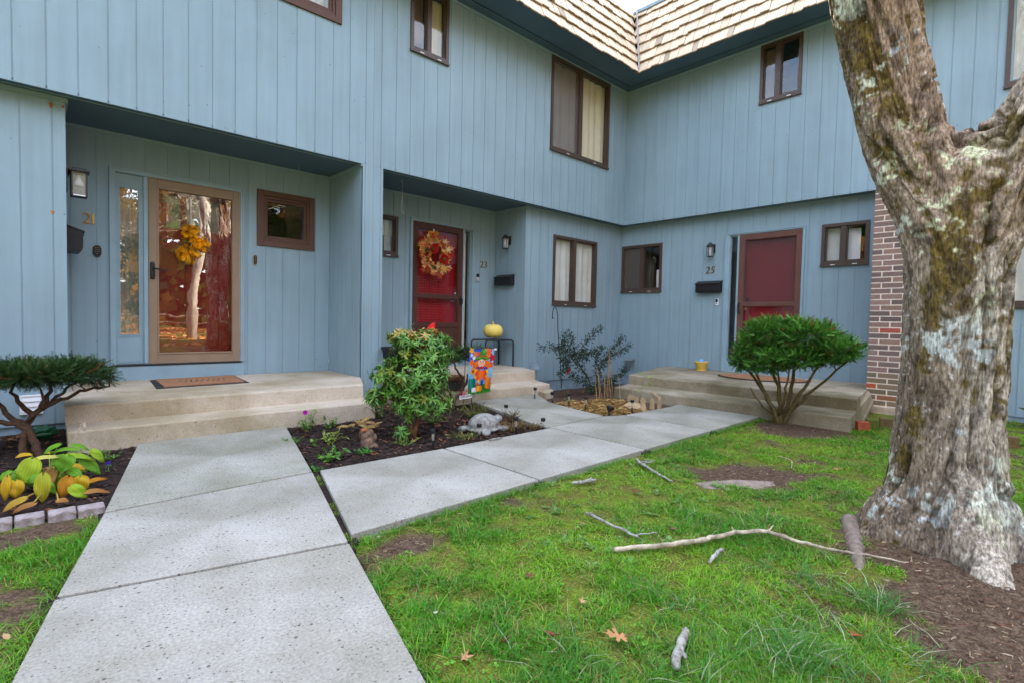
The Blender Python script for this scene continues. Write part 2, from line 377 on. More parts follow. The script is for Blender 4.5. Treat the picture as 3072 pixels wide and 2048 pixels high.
def slider(parent, pl, u0, u1, z0, z1, um, fw=.045, mat='bronze', screen=None, label=None, sill=True, mw=.08):
    """aluminium sliding window: outer frame, two sashes meeting at a mullion, weep clips, panes"""
    mb = MB(); mb.frame(pl, u0, u1, z0, z1, fw, -.07, .022)
    mb.pbox(pl, um-mw/2, um+mw/2, -.06, .012, z0+fw, z1-fw)
    lo = (u0+fw, um-mw/2); hi = (um+mw/2, u1-fw)
    for a, b in (lo, hi):
        mb.frame(pl, a, b, z0+fw, z1-fw, .012, -.06, -.008)
    if sill: mb.pbox(pl, u0-.006, u1+.006, -.02, .034, z0-.028, z0-.002)
    o = mb.build('window', MT[mat], parent)
    if label: o['label'] = label
    if sill:
        for c in (.27, .73):
            s = MB(); c = u0+(u1-u0)*c; s.pbox(pl, c-.03, c+.03, .033, .037, z0-.014, z0-.004)
            s.build('weep_clip', MT['white'], o)
    pane(pl, lo[0]+.01, lo[1]-.01, z0+fw+.01, z1-fw-.01, -.03, o); pane(pl, hi[0]+.01, hi[1]-.01, z0+fw+.01, z1-fw-.01, -.03, o)
    if screen is not None:
        a, b = (lo, hi)[screen]; pane(pl, a+.004, b-.004, z0+fw+.004, z1-fw-.004, -.012, o, MT['screen'], 'insect_screen')
    return o
def shakes(parent, kind, u0, u1, mitre):
    """courses of split cedar shakes hung on the steep mansard; mitre: they end on the valley at the inner corner"""
    rs = random.Random(5 if kind == 'A' else 9); mb = MB(); rows = 7; exp = .190
    for r in range(rows):
        zb = 5.235+r*exp; lean = .055*r
        u = u0-rs.random()*.1
        while u < (u1 if not mitre else -.60+.052*r+.02):
            wd = rs.uniform(.075, .16); a, b = u, u+wd-.006; u += wd
            lim = u1 if not mitre else -.60+.052*r+.02
            if a > lim-.02: continue
            b = min(b, lim); a = max(a, u0)
            dz = rs.uniform(-.012, .012); off = .625-lean+rs.uniform(-.004, .006); th = rs.uniform(.015, .027); h = exp+.06
            g = rs.random(); base = np.array(srgb(230, 211, 186)[:3])*(1-g) + np.array(srgb(214, 195, 170)[:3])*g
            if rs.random() < .03: base = np.array(srgb(178, 160, 140)[:3])
            col = tuple(base*rs.uniform(.92, 1.08))
            P = []
            for z, o in ((zb+dz, off), (zb+h, off-.112)):
                for uu, d in ((a, o), (a, o+th), (b, o+th), (b, o)):
                    P.append((uu, -d, z) if kind == 'A' else (-d+.03, uu, z))
            q = P if kind == 'A' else P
            mb.hexa(q, col)
            # frayed butt end, a darker brown strip along each course
            P2 = []
            for z in (zb+dz-.009, zb+dz+.006):
                for uu, d in ((a, off+.002), (a, off+th+.0015), (b, off+th+.0015), (b, off+.002)):
                    P2.append((uu, -d, z) if kind == 'A' else (-d+.03, uu, z))
            mb.hexa(P2, tuple(np.array(srgb(150, 124, 92)[:3])*rs.uniform(.7, 1.2)))
    return mb.build('shingle_roof', MT['shingle'], parent)
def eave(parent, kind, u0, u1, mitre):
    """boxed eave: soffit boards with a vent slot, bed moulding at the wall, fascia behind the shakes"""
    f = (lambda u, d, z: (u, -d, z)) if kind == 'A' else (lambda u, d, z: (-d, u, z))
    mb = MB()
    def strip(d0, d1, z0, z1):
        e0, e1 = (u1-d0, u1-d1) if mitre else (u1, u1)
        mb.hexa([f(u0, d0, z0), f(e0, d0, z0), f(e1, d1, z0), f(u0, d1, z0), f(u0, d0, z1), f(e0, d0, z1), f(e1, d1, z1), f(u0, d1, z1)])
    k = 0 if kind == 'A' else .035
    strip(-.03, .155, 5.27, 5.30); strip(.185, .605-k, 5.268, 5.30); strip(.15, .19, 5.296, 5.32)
    o = mb.build('soffit', MT['soffit'], parent)
    m2 = MB(); z0, z1 = 5.235, 5.262
    e = u1-.022 if mitre else u1
    m2.hexa([f(u0, .001, z0), f(u1, .001, z0), f(e, .02, z0), f(u0, .02, z0), f(u0, .001, z1+.006), f(u1, .001, z1+.006), f(e, .022, z1+.006), f(u0, .022, z1+.006)])
    m2.build('bed_moulding', MT['trim'], parent)
    return o
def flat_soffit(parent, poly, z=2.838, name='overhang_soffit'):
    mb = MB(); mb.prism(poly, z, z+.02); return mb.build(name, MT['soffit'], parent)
def bar(mb, pl, u0, u1, d0, d1, z0, z1): mb.pbox(pl, u0, u1, d0, d1, z0, z1)

# ---------------------------------------------------------------- number 21
A0, AL, AR, B0, BL = Pl('A', 0), Pl('A', .19), Pl('A', .92), Pl('B', 0), Pl('B', .19)
h21 = empty('townhouse', (-8, .5, 0), 'blue sided townhouse with the tan glass storm door and brown framed square window', 'townhouse', 'townhouses in the row')
wall('upper_wall', A0, -14, -5.146, 2.83, 5.27, h21, [(-6.56, -5.63, 4.40, 5.12)], phase=.033)
wall('lower_wall', Pl('A', .18), -14, -7.97, .03, 2.84, h21, phase=.07)
wall('recess_wall', AR, -7.968, -5.282, .20, 2.838, h21, [(-7.552, -6.366, .30, 2.442), (-6.115, -5.553, 1.922, 2.452)], phase=.015)
wall('recess_side', Pl('C', -7.97), .182, .918, .05, 2.838, h21, phase=.03)
wall('partition_wall', Pl('B', -5.28), .002, .918, .03, 2.838, h21, phase=.03)
wall('corner_column', A0, -5.28, -5.146, .03, 2.829, h21, phase=.033)
flat_soffit(h21, [(-14, .005), (-5.146, .005), (-5.146, .93), (-14, .93)])
m = MB()
for a, b in (((-7.968, .899), (-5.282, .919)), ((-7.969, .185), (-7.95, .898))): m.box(a[0], b[0], a[1], b[1], 2.805, 2.837)
m.box(-5.299, -5.281, .004, .898, 2.805, 2.837); m.box(-14, -7.955, .159, .1795, 2.800, 2.837)
m.build('cove_moulding', MT['trim'], h21)
m = MB(); m.box(-14, -7.97, .20, .28, -.2, .032); m.box(-5.27, -5.03, .02, .9, -.2, .032); m.build('foundation', MT['found'], h21)
m = MB(); m.box(-14.1, -5.146, 8.9, 9, -.2, 6.5); m.box(-14.1, -14, .2, 8.9, -.2, 6.5); m.build('rear_wall', MT['siding'], h21)
m = MB(); m.box(-14.1, -5.146, -.22, 9, 6.46, 6.52); m.build('roof_deck', MT['found'], h21)
shakes(h21, 'A', -14, -5.146, False); eave(h21, 'A', -14, -5.146, False)
# storm door and its surround
m = MB(); pl = AR
m.frame(pl, -7.604, -6.328, .462, 2.496, .052, -.02, .024, wb=.001)
m.pbox(pl, -7.311, -7.273, -.08, .014, .47, 2.442); m.pbox(pl, -7.604, -6.33, -.02, .022, .285, .445)
m.frame(pl, -7.60, -6.332, .462, 2.494, .018, .024, .034, wb=.001)
m.build('door_surround', MT['trim'], h21)
m = MB(); m.frame(pl, -7.271, -6.367, .468, 2.441, .080, -.03, .018, wb=.10, wt=.092)
m.frame(pl, -7.195, -6.443, .565, 2.352, .016, -.01, .026); m.frame(pl, -7.2715, -6.3665, .467, 2.4415, .012, .018, .026)
sd = m.build('storm_door', MT['tan'], h21, bevel=.003)
pane(pl, -7.19, -6.448, .57, 2.35, -.005, sd, MT['wavyglass'], 'glass')
m = MB(); m.lathe(Vector(pl.p(-7.238, .030, 1.46))-Vector((0, 0, .095)), [(.001, 0), (.021, .006), (.023, .03), (.022, .16), (.018, .182), (.001, .19)], 14, sx=.95, sy=.4)
m.tube([pl.p(-7.236, .03, 1.475), pl.p(-7.236, .07, 1.478)], .010, 8)
m.tube([pl.p(-7.24, .07, 1.478), pl.p(-7.20, .074, 1.480), pl.p(-7.16, .07, 1.466), pl.p(-7.12, .066, 1.462), pl.p(-7.10, .066, 1.474)], [.009, .009, .008, .007, .004], 8)
m.ball(pl.p(-7.238, .038, 1.408), .008)
m.build('handle', MT['black'], sd, smooth=True)
m = MB(); m.pbox(pl, -7.556, -6.36, -.12, .03, .447, .466); m.build('threshold', MT['darkplastic'], h21)
# entry door behind the glass: three lites on top, two tall sunk panels below
m = MB(); D = -.085
us = [-7.30, -7.094, -6.955, -6.90, -6.768, -6.72, -6.565, -6.33]; zs = [.45, .62, 1.70, 1.95, 2.30, 2.46]
for i in range(7):
    for j in range(5):
        if j == 3 and i in (1, 3, 5): continue
        deep = j == 1 and i in (1, 2, 4, 5)
        m.pquad(pl, us[i], us[i+1], D-(.012 if deep else 0), zs[j], zs[j+1])
ed = m.build('entry_door', MT['maroon'], h21)
m = MB(); m.frame(pl, -7.094, -6.90, .62, 1.70, .012, D-.012, D+.006); m.frame(pl, -6.768, -6.565, .62, 1.70, .012, D-.012, D+.006); m.build('panel_moulding', MT['maroon'], ed)
for a, b in ((-7.094, -6.955), (-6.90, -6.768), (-6.72, -6.565)):
    pane(pl, a, b, 1.95, 2.30, D-.01, ed, MT['sideglass'], 'lite')
m = MB(); m.pquad(pl, -7.10, -6.56, D-.05, 1.94, 2.31); m.build('sheer_cloth', pmat('sheer_cloth', srgb(150, 152, 130), .9), ed)
# sidelight
m = MB(); m.frame(pl, -7.552, -7.311, .468, 2.442, .036, -.05, -.018, wb=.31, wt=.14); m.frame(pl, -7.519, -7.344, .77, 2.305, .008, -.05, -.012)
m.frame(pl, -7.546, -7.317, .488, .76, .01, -.03, -.012)
sl = m.build('sidelight', MT['trim'], h21); pane(pl, -7.516, -7.347, .775, 2.302, -.03, sl, MT['sideglass'])
curtain(pl, -7.52, -7.34, .77, 2.31, -.10, sl, pmat('grey_sheer', srgb(120, 134, 130), .9), .006, .05)
# square awning window in its broad brown frame
m = MB(); m.frame(pl, -6.183, -5.486, 1.850, 2.522, .068, -.02, .024); 
m.frame(pl, -6.115, -5.554, 1.920, 2.452, .028, -.07, .008); m.frame(pl, -6.087, -5.582, 1.948, 2.424, .032, -.07, -.010)
wn = m.build('window', MT['brown'], h21, bevel=.003); pane(pl, -6.056, -5.613, 1.978, 2.394, -.03, wn)
m = MB(); m.pquad(pl, -6.2, -5.4, -1.2, 1.2, 2.8); m.build('room_wall', MT['interior'], wn)
m = MB(); m.frame(A0, -6.63, -5.562, 4.328, 5.19, .075, -.02, .024); m.frame(A0, -6.555, -5.637, 4.403, 5.115, .03, -.07, .008); m.frame(A0, -6.525, -5.667, 4.433, 5.085, .028, -.07, -.01)
wn = m.build('window', MT['brown'], h21, bevel=.003); pane(A0, -6.50, -5.69, 4.46, 5.06, -.03, wn)
curtain(A0, -6.55, -5.64, 4.42, 5.1, -.16, wn, MT['curtain'])

for (x, z, r) in ((-8.063, 2.765, .022), (-7.985, 2.77, .014), (-8.06, 1.86, .016)):     # rust weeping from nails
    m = MB(); rs = random.Random(int(z*100)); pts = [(x+r*rs.uniform(.5, 1)*math.cos(a), .1785, z+r*(1.5 if math.sin(a) < 0 else .8)*rs.uniform(.5, 1)*math.sin(a)) for a in [6.2832*k/14 for k in range(14)]]
    m.face(pts[::-1]); m.build('rust_stain', pmat('rust', srgb(170, 104, 56), .9, .2, 60), h21)
# ---------------------------------------------------------------- number 23
h23 = empty('townhouse', (-2.5, .5, 0), 'blue sided middle townhouse in the inner corner with the red door behind brown storm frame', 'townhouse', 'townhouses in the row')
wall('upper_wall', A0, -5.144, -.001, 2.83, 5.27, h23, [(-4.645, -4.08, 4.41, 5.235), (-2.055, -.553, 3.785, 5.235)], phase=.033)
wall('corner_column', A0, -5.144, -5.01, .03, 2.829, h23, phase=.033)
wall('partition_wall', Pl('C', -5.01), .002, .918, .03, 2.838, h23, phase=.03)
wall('recess_wall', AR, -5.008, -2.372, .15, 2.838, h23, [(-4.012, -2.885, .30, 2.455), (-4.85, -4.264, 1.922, 2.465)], phase=.138)
wall('recess_side', Pl('B', -2.37), .192, .918, .03, 2.838, h23, phase=.004)
wall('lower_wall', AL, -2.368, .188, .02, 2.838, h23, [(-1.712, -.562, 1.318, 2.458)], phase=.19)
flat_soffit(h23, [(-5.144, .005), (-.002, .005), (-.002, .22), (-2.36, .22), (-2.36, .93), (-5.144, .93)])
m = MB(); m.box(-5.008, -2.372, .899, .919, 2.805, 2.837); m.box(-2.389, -2.371, .21, .898, 2.805, 2.837); m.box(-2.39, .17, .171, .1895, 2.808, 2.837)
m.build('cove_moulding', MT['trim'], h23)
m = MB(); m.box(-2.36, .21, .205, .3, -.32, .022); m.build('foundation', MT['found'], h23)
m = MB(); m.box(-5.144, 9, 8.9, 9, -.2, 6.5); m.build('rear_wall', MT['siding'], h23)
m = MB(); m.box(-5.144, -.3, -.22, 9, 6.46, 6.52); m.build('roof_deck', MT['found'], h23)
shakes(h23, 'A', -5.144, -.6, True); eave(h23, 'A', -5.144, -.001, True)
m = MB(); m.tube([(-.592, -.642, 5.235), (-.565, -.605, 5.5), (-.29, -.345, 6.55)], .014, 8); m.build('valley_flashing', pmat('lead_flashing', srgb(150, 148, 150), .5, metal=.5), h23)
slider(h23, A0, -4.655, -4.072, 4.398, 5.243, -4.374, mw=.065); o = children(h23)[-1]
curtain(A0, -4.34, -4.1, 4.42, 5.22, -.13, o, MT['curtain2'], .015, .09); curtain(A0, -4.63, -4.38, 4.6, 5.22, -.15, o, MT['blind'], .012, .2, 'blind')
o = slider(h23, A0, -2.063, -.545, 3.774, 5.243, -1.33, screen=0, mw=.09)
curtain(A0, -2.03, -1.32, 3.8, 5.2, -.09, o, MT['curtain'], .028, .19); curtain(A0, -1.30, -.57, 3.8, 5.2, -.09, o, MT['curtain2'], .03, .17)
o = slider(h23, AL, -1.722, -.555, 1.309, 2.467, -1.17, mw=.08)
curtain(AL, -1.69, -.58, 1.33, 2.43, -.085, o, MT['curtain'], .022, .15)
o = slider(h23, AR, -4.86, -4.257, 1.914, 2.473, -4.56, mw=.06)
curtain(AR, -4.84, -4.28, 2.2, 2.45, -.12, o, MT['curtain'], .012, .08, 'cafe_curtain'); curtain(AR, -4.4, -4.28, 1.93, 2.2, -.14, o, MT['curtain'], .01, .09)
pl = AR
m = MB(); m.frame(pl, -4.055, -2.832, .24, 2.506, .045, -.02, .022, wb=.001); m.pbox(pl, -3.068, -3.042, -.06, .016, .30, 2.455)
m.frame(pl, -4.05, -2.837, .24, 2.503, .015, .022, .031, wb=.001); m.pbox(pl, -4.05, -2.84, -.02, .016, .15, .43); m.build('door_surround', MT['trim'], h23)
m = MB(); u0, u1 = -4.006, -3.072
m.frame(pl, u0, u1, .43, 2.455, .085, -.03, .02, wb=.12, wt=.09); m.pbox(pl, u0+.085, u1-.085, -.028, .019, 1.325, 1.385); m.pbox(pl, u0+.085, u1-.085, -.028, .019, .885, .945)
m.pbox(pl, u0+.085, u1-.085, -.02, .006, .55, .885); m.frame(pl, u0+.12, u1-.12, .58, .86, .012, .006, .012)
for z0, z1 in ((1.385, 2.365), (.945, 1.325)): m.frame(pl, u0+.085, u1-.085, z0, z1, .009, -.02, .012)
sd = m.build('storm_door', MT['stormbrown'], h23, bevel=.003); sd['label'] = 'dark brown two-pane storm door'
pane(pl, u0+.09, u1-.09, 1.39, 2.36, -.005, sd, MT['glass'], 'glass'); pane(pl, u0+.09, u1-.09, .95, 1.32, -.005, sd, MT['glass'], 'glass')
m = MB(); m.tube([pl.p(-3.11, .02, 1.25), pl.p(-3.105, .06, 1.26), pl.p(-3.105, .065, 1.33), pl.p(-3.11, .02, 1.345)], .012, 8); m.pbox(pl, -3.13, -3.088, .02, .027, 1.23, 1.37); m.build('handle', MT['black'], sd)
m = MB(); m.pquad(pl, -4.02, -3.05, -.09, .42, 2.46); m.frame(pl, -3.85, -3.62, 1.2, 1.62, .012, -.09, -.082); m.frame(pl, -3.47, -3.24, 1.2, 1.62, .012, -.09, -.082)
ed = m.build('entry_door', MT['red'], h23)
nick = pmat('satin_nickel', srgb(190, 186, 176), .3, metal=.9)
m = MB(); m.ball(pl.p(-3.165, -.05, 1.42), .026); m.tube([pl.p(-3.165, -.09, 1.42), pl.p(-3.165, -.05, 1.42)], .016, 10); m.build('door_knob', nick, ed, smooth=True)
m = MB(); m.tube([pl.p(-3.24, -.055, 1.30), pl.p(-3.16, -.055, 1.30)], .010, 8); m.tube([pl.p(-3.165, -.09, 1.30), pl.p(-3.165, -.05, 1.30)], .02, 10); m.build('door_lever', nick, ed, smooth=True)
m = MB(); m.frame(pl, -3.042, -2.886, .43, 2.452, .012, -.05, -.015); sl = m.build('sidelight', MT['trim'], h23)
pane(pl, -3.03, -2.898, .45, 2.44, -.03, sl); m = MB(); m.pbox(pl, -3.042, -2.99, -.13, -.09, .45, 2.2); m.build('dark_drape', MT['interior'], sl)
m = MB(); m.pbox(pl, -2.985, -2.93, -.12, -.1, .45, 2.42); m.build('cream_drape', MT['curtain2'], sl)

# ---------------------------------------------------------------- number 25
h25 = empty('townhouse', (.6, -2, 0), 'blue sided end townhouse facing left with the brown screen door behind a clipped yew', 'townhouse', 'townhouses in the row')
wall('upper_wall', B0, -4.44, -.001, 2.83, 5.27, h25, [(-3.0, -2.427, 4.40, 5.235)], phase=.178)
wall('lower_wall', BL, -4.105, .188, .02, 2.838, h25, [(-.712, .133, 1.615, 2.455), (-3.055, -1.945, .35, 2.45), (-3.882, -3.313, 1.91, 2.468)], phase=.12)
flat_soffit(h25, [(.001, -4.44), (.22, -4.44), (.22, .22), (.001, .22)])
m = MB(); m.box(.171, .1895, -4.1, .168, 2.808, 2.837); m.build('cove_moulding', MT['trim'], h25)
m = MB(); m.box(.205, .3, -4.1, .2, -.32, .022); m.build('foundation', MT['found'], h25)
m = MB(); m.box(8.9, 9, -4.44, 8.88, -.2, 6.5); m.build('rear_wall', MT['siding'], h25)
m = MB(); m.box(-.28, 9, -4.44, 9, 6.465, 6.515); m.build('roof_deck', MT['found'], h25)
shakes(h25, 'B', -4.44, -.62, True); eave(h25, 'B', -4.44, -.001, True)
o = slider(h25, B0, -3.007, -2.419, 4.388, 5.243, -2.674, screen=None, mw=.075); m = MB(); m.pquad(B0, -3.0, -2.43, -.9, 4.0, 5.25); m.build('room_wall', MT['interior'], o)
curtain(B0, -2.63, -2.45, 4.42, 5.2, -.12, o, MT['blind'], .01, .2, 'blind')
o = slider(h25, BL, -.720, .143, 1.606, 2.464, -.291, mw=.055, screen=1)
curtain(BL, -.70, -.52, 1.62, 2.0, -.15, o, MT['white'], .004, .4, 'paper_panel'); m = MB(); m.pquad(BL, -.72, .14, -1., 1.4, 2.6); m.build('room_wall', MT['interior'], o)
o = slider(h25, BL, -3.890, -3.304, 1.902, 2.477, -3.577, mw=.07)
curtain(BL, -3.56, -3.33, 1.92, 2.43, -.11, o, MT['curtain'], .004, .3, 'window_shade'); curtain(BL, -3.76, -3.60, 1.92, 2.40, -.11, o, MT['white'], .003, .3, 'window_shade'); m = MB(); m.pquad(BL, -3.88, -3.32, -.6, 1.8, 2.6); m.build('room_wall', MT['interior'], o)
pl = BL
m = MB(); m.frame(pl, -3.09, -1.884, .24, 2.497, .036, -.02, .022, wb=.001); m.pbox(pl, -2.118, -2.088, -.06, .016, .35, 2.45); m.pbox(pl, -1.96, -1.92, -.06, .012, .35, 2.46)
m.frame(pl, -3.085, -1.889, .24, 2.494, .013, .022, .031, wb=.001); m.pbox(pl, -3.085, -1.89, -.02, .018, .22, .44); m.build('door_surround', MT['trim'], h25)
m = MB(); u0, u1 = -3.056, -2.121
m.frame(pl, u0, u1, .452, 2.449, .085, -.03, .022, wb=.12, wt=.085); m.pbox(pl, u0+.085, u1-.085, -.028, .021, 1.315, 1.375); m.pbox(pl, u0+.085, u1-.085, -.028, .021, .86, .92)
m.pbox(pl, u0+.085, u1-.085, -.02, .006, .57, .86); m.frame(pl, u0+.12, u1-.12, .60, .83, .012, .006, .012)
for z0, z1 in ((1.375, 2.364), (.92, 1.315)): m.frame(pl, u0+.085, u1-.085, z0, z1, .009, -.02, .012)
sd = m.build('storm_door', pmat('faded_brown_storm_door', srgb(104, 70, 62), .45, .1, 6, .05, 40), h25, bevel=.003); sd['label'] = 'faded brown storm door with a screen on top'
pane(pl, u0+.09, u1-.09, .925, 1.31, -.005, sd, MT['glass'], 'glass')
m = MB(); n = 14
P = [[pl.p(u0+.09+(u1-u0-.18)*i/n, -.004+.006*math.sin(i*.9+j*.7)*math.sin(math.pi*i/n)*math.sin(math.pi*j/n), 1.38+.98*j/n) for i in range(n+1)] for j in range(n+1)]
for j in range(n):
    for i in range(n): m.face([P[j][i], P[j][i+1], P[j+1][i+1], P[j+1][i]])
m.build('insect_screen', screen_mat('grey_screen', srgb(92, 76, 76), .45), sd, smooth=True)
m = MB(); m.tube([pl.p(-2.15, .022, 1.21), pl.p(-2.15, .06, 1.225), pl.p(-2.15, .065, 1.34), pl.p(-2.15, .022, 1.36)], .012, 8); m.build('handle', MT['black'], sd)
m = MB(); m.pquad(pl, -3.06, -2.11, -.10, .43, 2.45); m.frame(pl, -2.95, -2.62, .6, 1.25, .012, -.10, -.09); ed = m.build('entry_door', MT['red'], h25)
m = MB(); m.ball(pl.p(-2.22, -.06, 1.28), .025); m.build('door_knob', MT['brightgold'], ed, smooth=True)
m = MB(); m.pbox(pl, -2.255, -2.20, -.10, -.085, 1.385, 1.46); m.build('door_lock', MT['black'], ed)
m = MB(); m.pbox(pl, -3.09, -2.09, -.1, .03, .432, .451); m.build('threshold', MT['white'], h25)
m = MB(); m.frame(pl, -2.088, -1.96, .46, 2.45, .012, -.05, -.01); sl = m.build('sidelight', MT['trim'], h25)
pane(pl, -2.076, -1.97, .47, 2.44, -.03, sl); m = MB(); m.pquad(pl, -2.09, -1.95, -.14, .4, 2.45); m.build('dark_drape', MT['interior'], sl)

# ---------------------------------------------------------------- the next house beyond the brick wall
h27 = empty('townhouse', (.6, -7, 0), 'blue sided neighbouring townhouse seen past the forked tree trunk', 'townhouse', 'townhouses in the row')
wall('upper_wall', B0, -11, -4.441, 2.83, 5.27, h27, [(-6.3, -5.24, 3.86, 5.2)], phase=.178)
wall('lower_wall', BL, -11, -4.60, .02, 2.838, h27, [(-6.3, -5.0, 1.345, 2.45)], phase=.07)
flat_soffit(h27, [(.001, -11), (.22, -11), (.22, -4.441), (.001, -4.441)])
m = MB(); m.box(.205, .3, -11, -4.6, -.2, .022); m.build('foundation', MT['found'], h27)
m = MB(); m.box(8.9, 9, -11, -4.441, -.2, 6.5); m.box(.2, 8.9, -11.1, -11, -.2, 6.5); m.build('rear_wall', MT['siding'], h27)
m = MB(); m.box(-.28, 9, -11, -4.441, 6.465, 6.515); m.build('roof_deck', MT['found'], h27)
shakes(h27, 'B', -11, -4.441, False); eave(h27, 'B', -11, -4.441, False)
o = slider(h27, B0, -6.4, -5.177, 3.795, 5.243, -5.8, mw=.08); curtain(B0, -6.3, -5.24, 3.85, 5.2, -.1, o, MT['curtain'], .02, .16)
o = slider(h27, BL, -6.4, -4.93, 1.304, 2.467, -5.7, mw=.08); curtain(BL, -6.3, -5.0, 1.34, 2.45, -.1, o, MT['curtain'], .02, .16)
# brick wing wall between the two houses: real bricks on a mortar core
bw = empty('brick_wing_wall', (-.2, -4.35, 0), 'brick wing wall with pale mortar between house and tree', 'brick wall')
m = MB(); m.box(-.597, .185, -4.597, -4.113, .06, 2.83); m.build('mortar_core', MT['mortar'], bw)
m = MB(); rs = random.Random(3); ch = .0679; pal = [srgb(146, 120, 112), srgb(132, 110, 104), srgb(156, 126, 118), srgb(122, 104, 100), srgb(150, 122, 110)]
for r in range(40):
    z0 = .075+r*ch; z1 = z0+ch-.014
    if z1 > 2.825: break
    y = -4.11+(.0 if r % 2 else .1); y1 = -4.11
    while y1 > -4.6+.02:
        y0 = max(y1-(.205 if not (y1 == -4.11 and r % 2) else .10), -4.6)
        c = np.array(rs.choice(pal)[:3])*rs.uniform(.85, 1.15)
        if rs.random() < .07: c = np.array(srgb(176, 92, 78)[:3])
        if r < 6: c = c*.5+np.array(srgb(124, 116, 74)[:3])*.5
        if r == 3 and y1 == -4.11: c = np.array(srgb(186, 92, 62)[:3])
        m.box(-.600, -.50, y0, y1, z0, z1, tuple(c)); y1 = y0-.015
    x = -.49
    while x < .17:
        c = np.array(rs.choice(pal)[:3])*rs.uniform(.85, 1.15); x1 = min(x+.205, .185)
        m.box(x, x1, -4.14, -4.111, z0, z1, tuple(c)); m.box(x, x1, -4.599, -4.57, z0, z1, tuple(c)); x = x1+.011
m.build('bricks', MT['brick'], bw)
m = MB(); m.box(-.63, .18, -4.62, -4.09, -.2, .065); m.build('footing', pmat('patched_footing', srgb(150, 126, 106), .9, .15, 9, .8, 50, col2=srgb(196, 180, 162)), bw, bevel=.01)

# ================================================================== PORCHES
def porch(label, prof, span, mapf, mat):
    """sweep a stepped profile along the wall; slightly worn, uneven edges"""
    P = []
    for i in range(len(prof)-1):
        (d0, z0), (d1, z1) = prof[i], prof[i+1]; n = max(1, int(math.hypot(d1-d0, z1-z0)/.05))
        P += [(d0+(d1-d0)*k/n, z0+(z1-z0)*k/n) for k in range(n)]
    P.append(prof[-1]); n = int((span[1]-span[0])/.045)
    V = []
    for k in range(n+1):
        t = k/n
        for d, z in P: V.append(mapf(t, d)+(z,))
    V = np.array(V); q = V*9; V[:, 2] += .0035*fbm(q, 3); V[:, 0] += .005*fbm(q*1.7+5, 3); V[:, 1] += .005*fbm(q*1.7+9, 3)
    mb = MB(); L_ = len(P); F = [(k*L_+i, k*L_+i+1, (k+1)*L_+i+1, (k+1)*L_+i) for k in range(n) for i in range(L_-1)]
    mb.add(V.tolist(), F); mb.face([tuple(V[i]) for i in range(L_)]); mb.face([tuple(V[n*L_+i]) for i in range(L_)][::-1])
    r = mb.build('porch_steps', mat, None, origin=tuple(V.mean(0)*(1, 1, 0)))
    return tag(r, label, 'porch steps', 'concrete porches with one step')
def edge(d, z, r=.014): return [(d-r, z), (d-r*.3, z-r*.25), (d, z-r)]
def prof(back, zt, d1, z1, d2, bot): return [(back, zt+.012)]+edge(d1, zt)+[(d1+.004, z1)]+edge(d2, z1)+[(d2+.004, bot)]
lerp = lambda a, b, t: a+(b-a)*t
porch('wide tan concrete porch with one step below the tan storm door', prof(-.915, .286, .615, .142, .955, -.3), (-8.03, -5.3),
      lambda t, d: (lerp(-8.03+(.06 if d < -.18 else 0), -5.286 if d < 0 else -5.286-.45*min(d, .7), t), -d), MT['porch'])
porch('concrete porch with one step partly hidden by the leafy shrub and garden flag', prof(-.915, .262, .275, .12, .755, -.3), (-5.0, -2.4),
      lambda t, d: (lerp(-5.005, -2.375 if d < -.2 else -2.375-.39*(d+.2), t), -d), MT['porch'])
porch('weathered grey concrete porch with chipped edges in front of the screen door', prof(-.185, .246, 1.66, .112, 2.205, -.3), (-4.3, -1),
      lambda t, d: (-d, lerp(-.92-.258*d, -4.03-.15*max(d, .55), t)), concrete_mat('weathered_concrete', srgb(184, 172, 154), srgb(132, 120, 102), .4, (.62, .62, .5, 1), .7))

# ================================================================== GROUND, PATHS, BEDS
def in_poly(P, poly):
    x, y = P[:, 0], P[:, 1]; r = np.zeros(len(P), bool); j = len(poly)-1
    for i in range(len(poly)):
        xi, yi = poly[i]; xj, yj = poly[j]
        if yi != yj: r ^= ((yi > y) != (yj > y)) & (x < (xj-xi)*(y-yi)/(yj-yi)+xi)
        j = i
    return r
PATHS = [
 [(-7.618, -.958), (-6.50, -.958), (-6.885, -2.505), (-7.972, -2.56)],
 [(-7.975, -2.572), (-6.888, -2.518), (-7.195, -3.672), (-8.187, -3.452)],
 [(-8.190, -3.462), (-7.198, -3.684), (-7.72, -5.75), (-8.72, -5.85)],
 [(-8.723, -5.862), (-7.723, -5.762), (-8.6, -9.2), (-9.6, -9.2)],
 [(-6.842, -2.507), (-5.856, -2.520), (-5.860, -3.570), (-7.155, -3.605)],
 [(-5.848, -2.520), (-4.590, -2.485), (-4.602, -3.540), (-5.852, -3.570)],
 [(-4.582, -2.462), (-3.640, -2.412), (-3.44, -2.492), (-3.405, -2.50), (-3.42, -3.515), (-4.594, -3.540)],
 [(-3.395, -2.50), (-2.56, -2.50), (-2.225, -2.47), (-2.225, -3.49), (-3.41, -3.515)],
 [(-4.600, -2.452), (-4.545, -2.11), (-4.405, -1.68), (-4.18, -.765), (-3.02, -.765), (-3.419, -1.384), (-3.556, -1.95), (-3.640, -2.402)]]
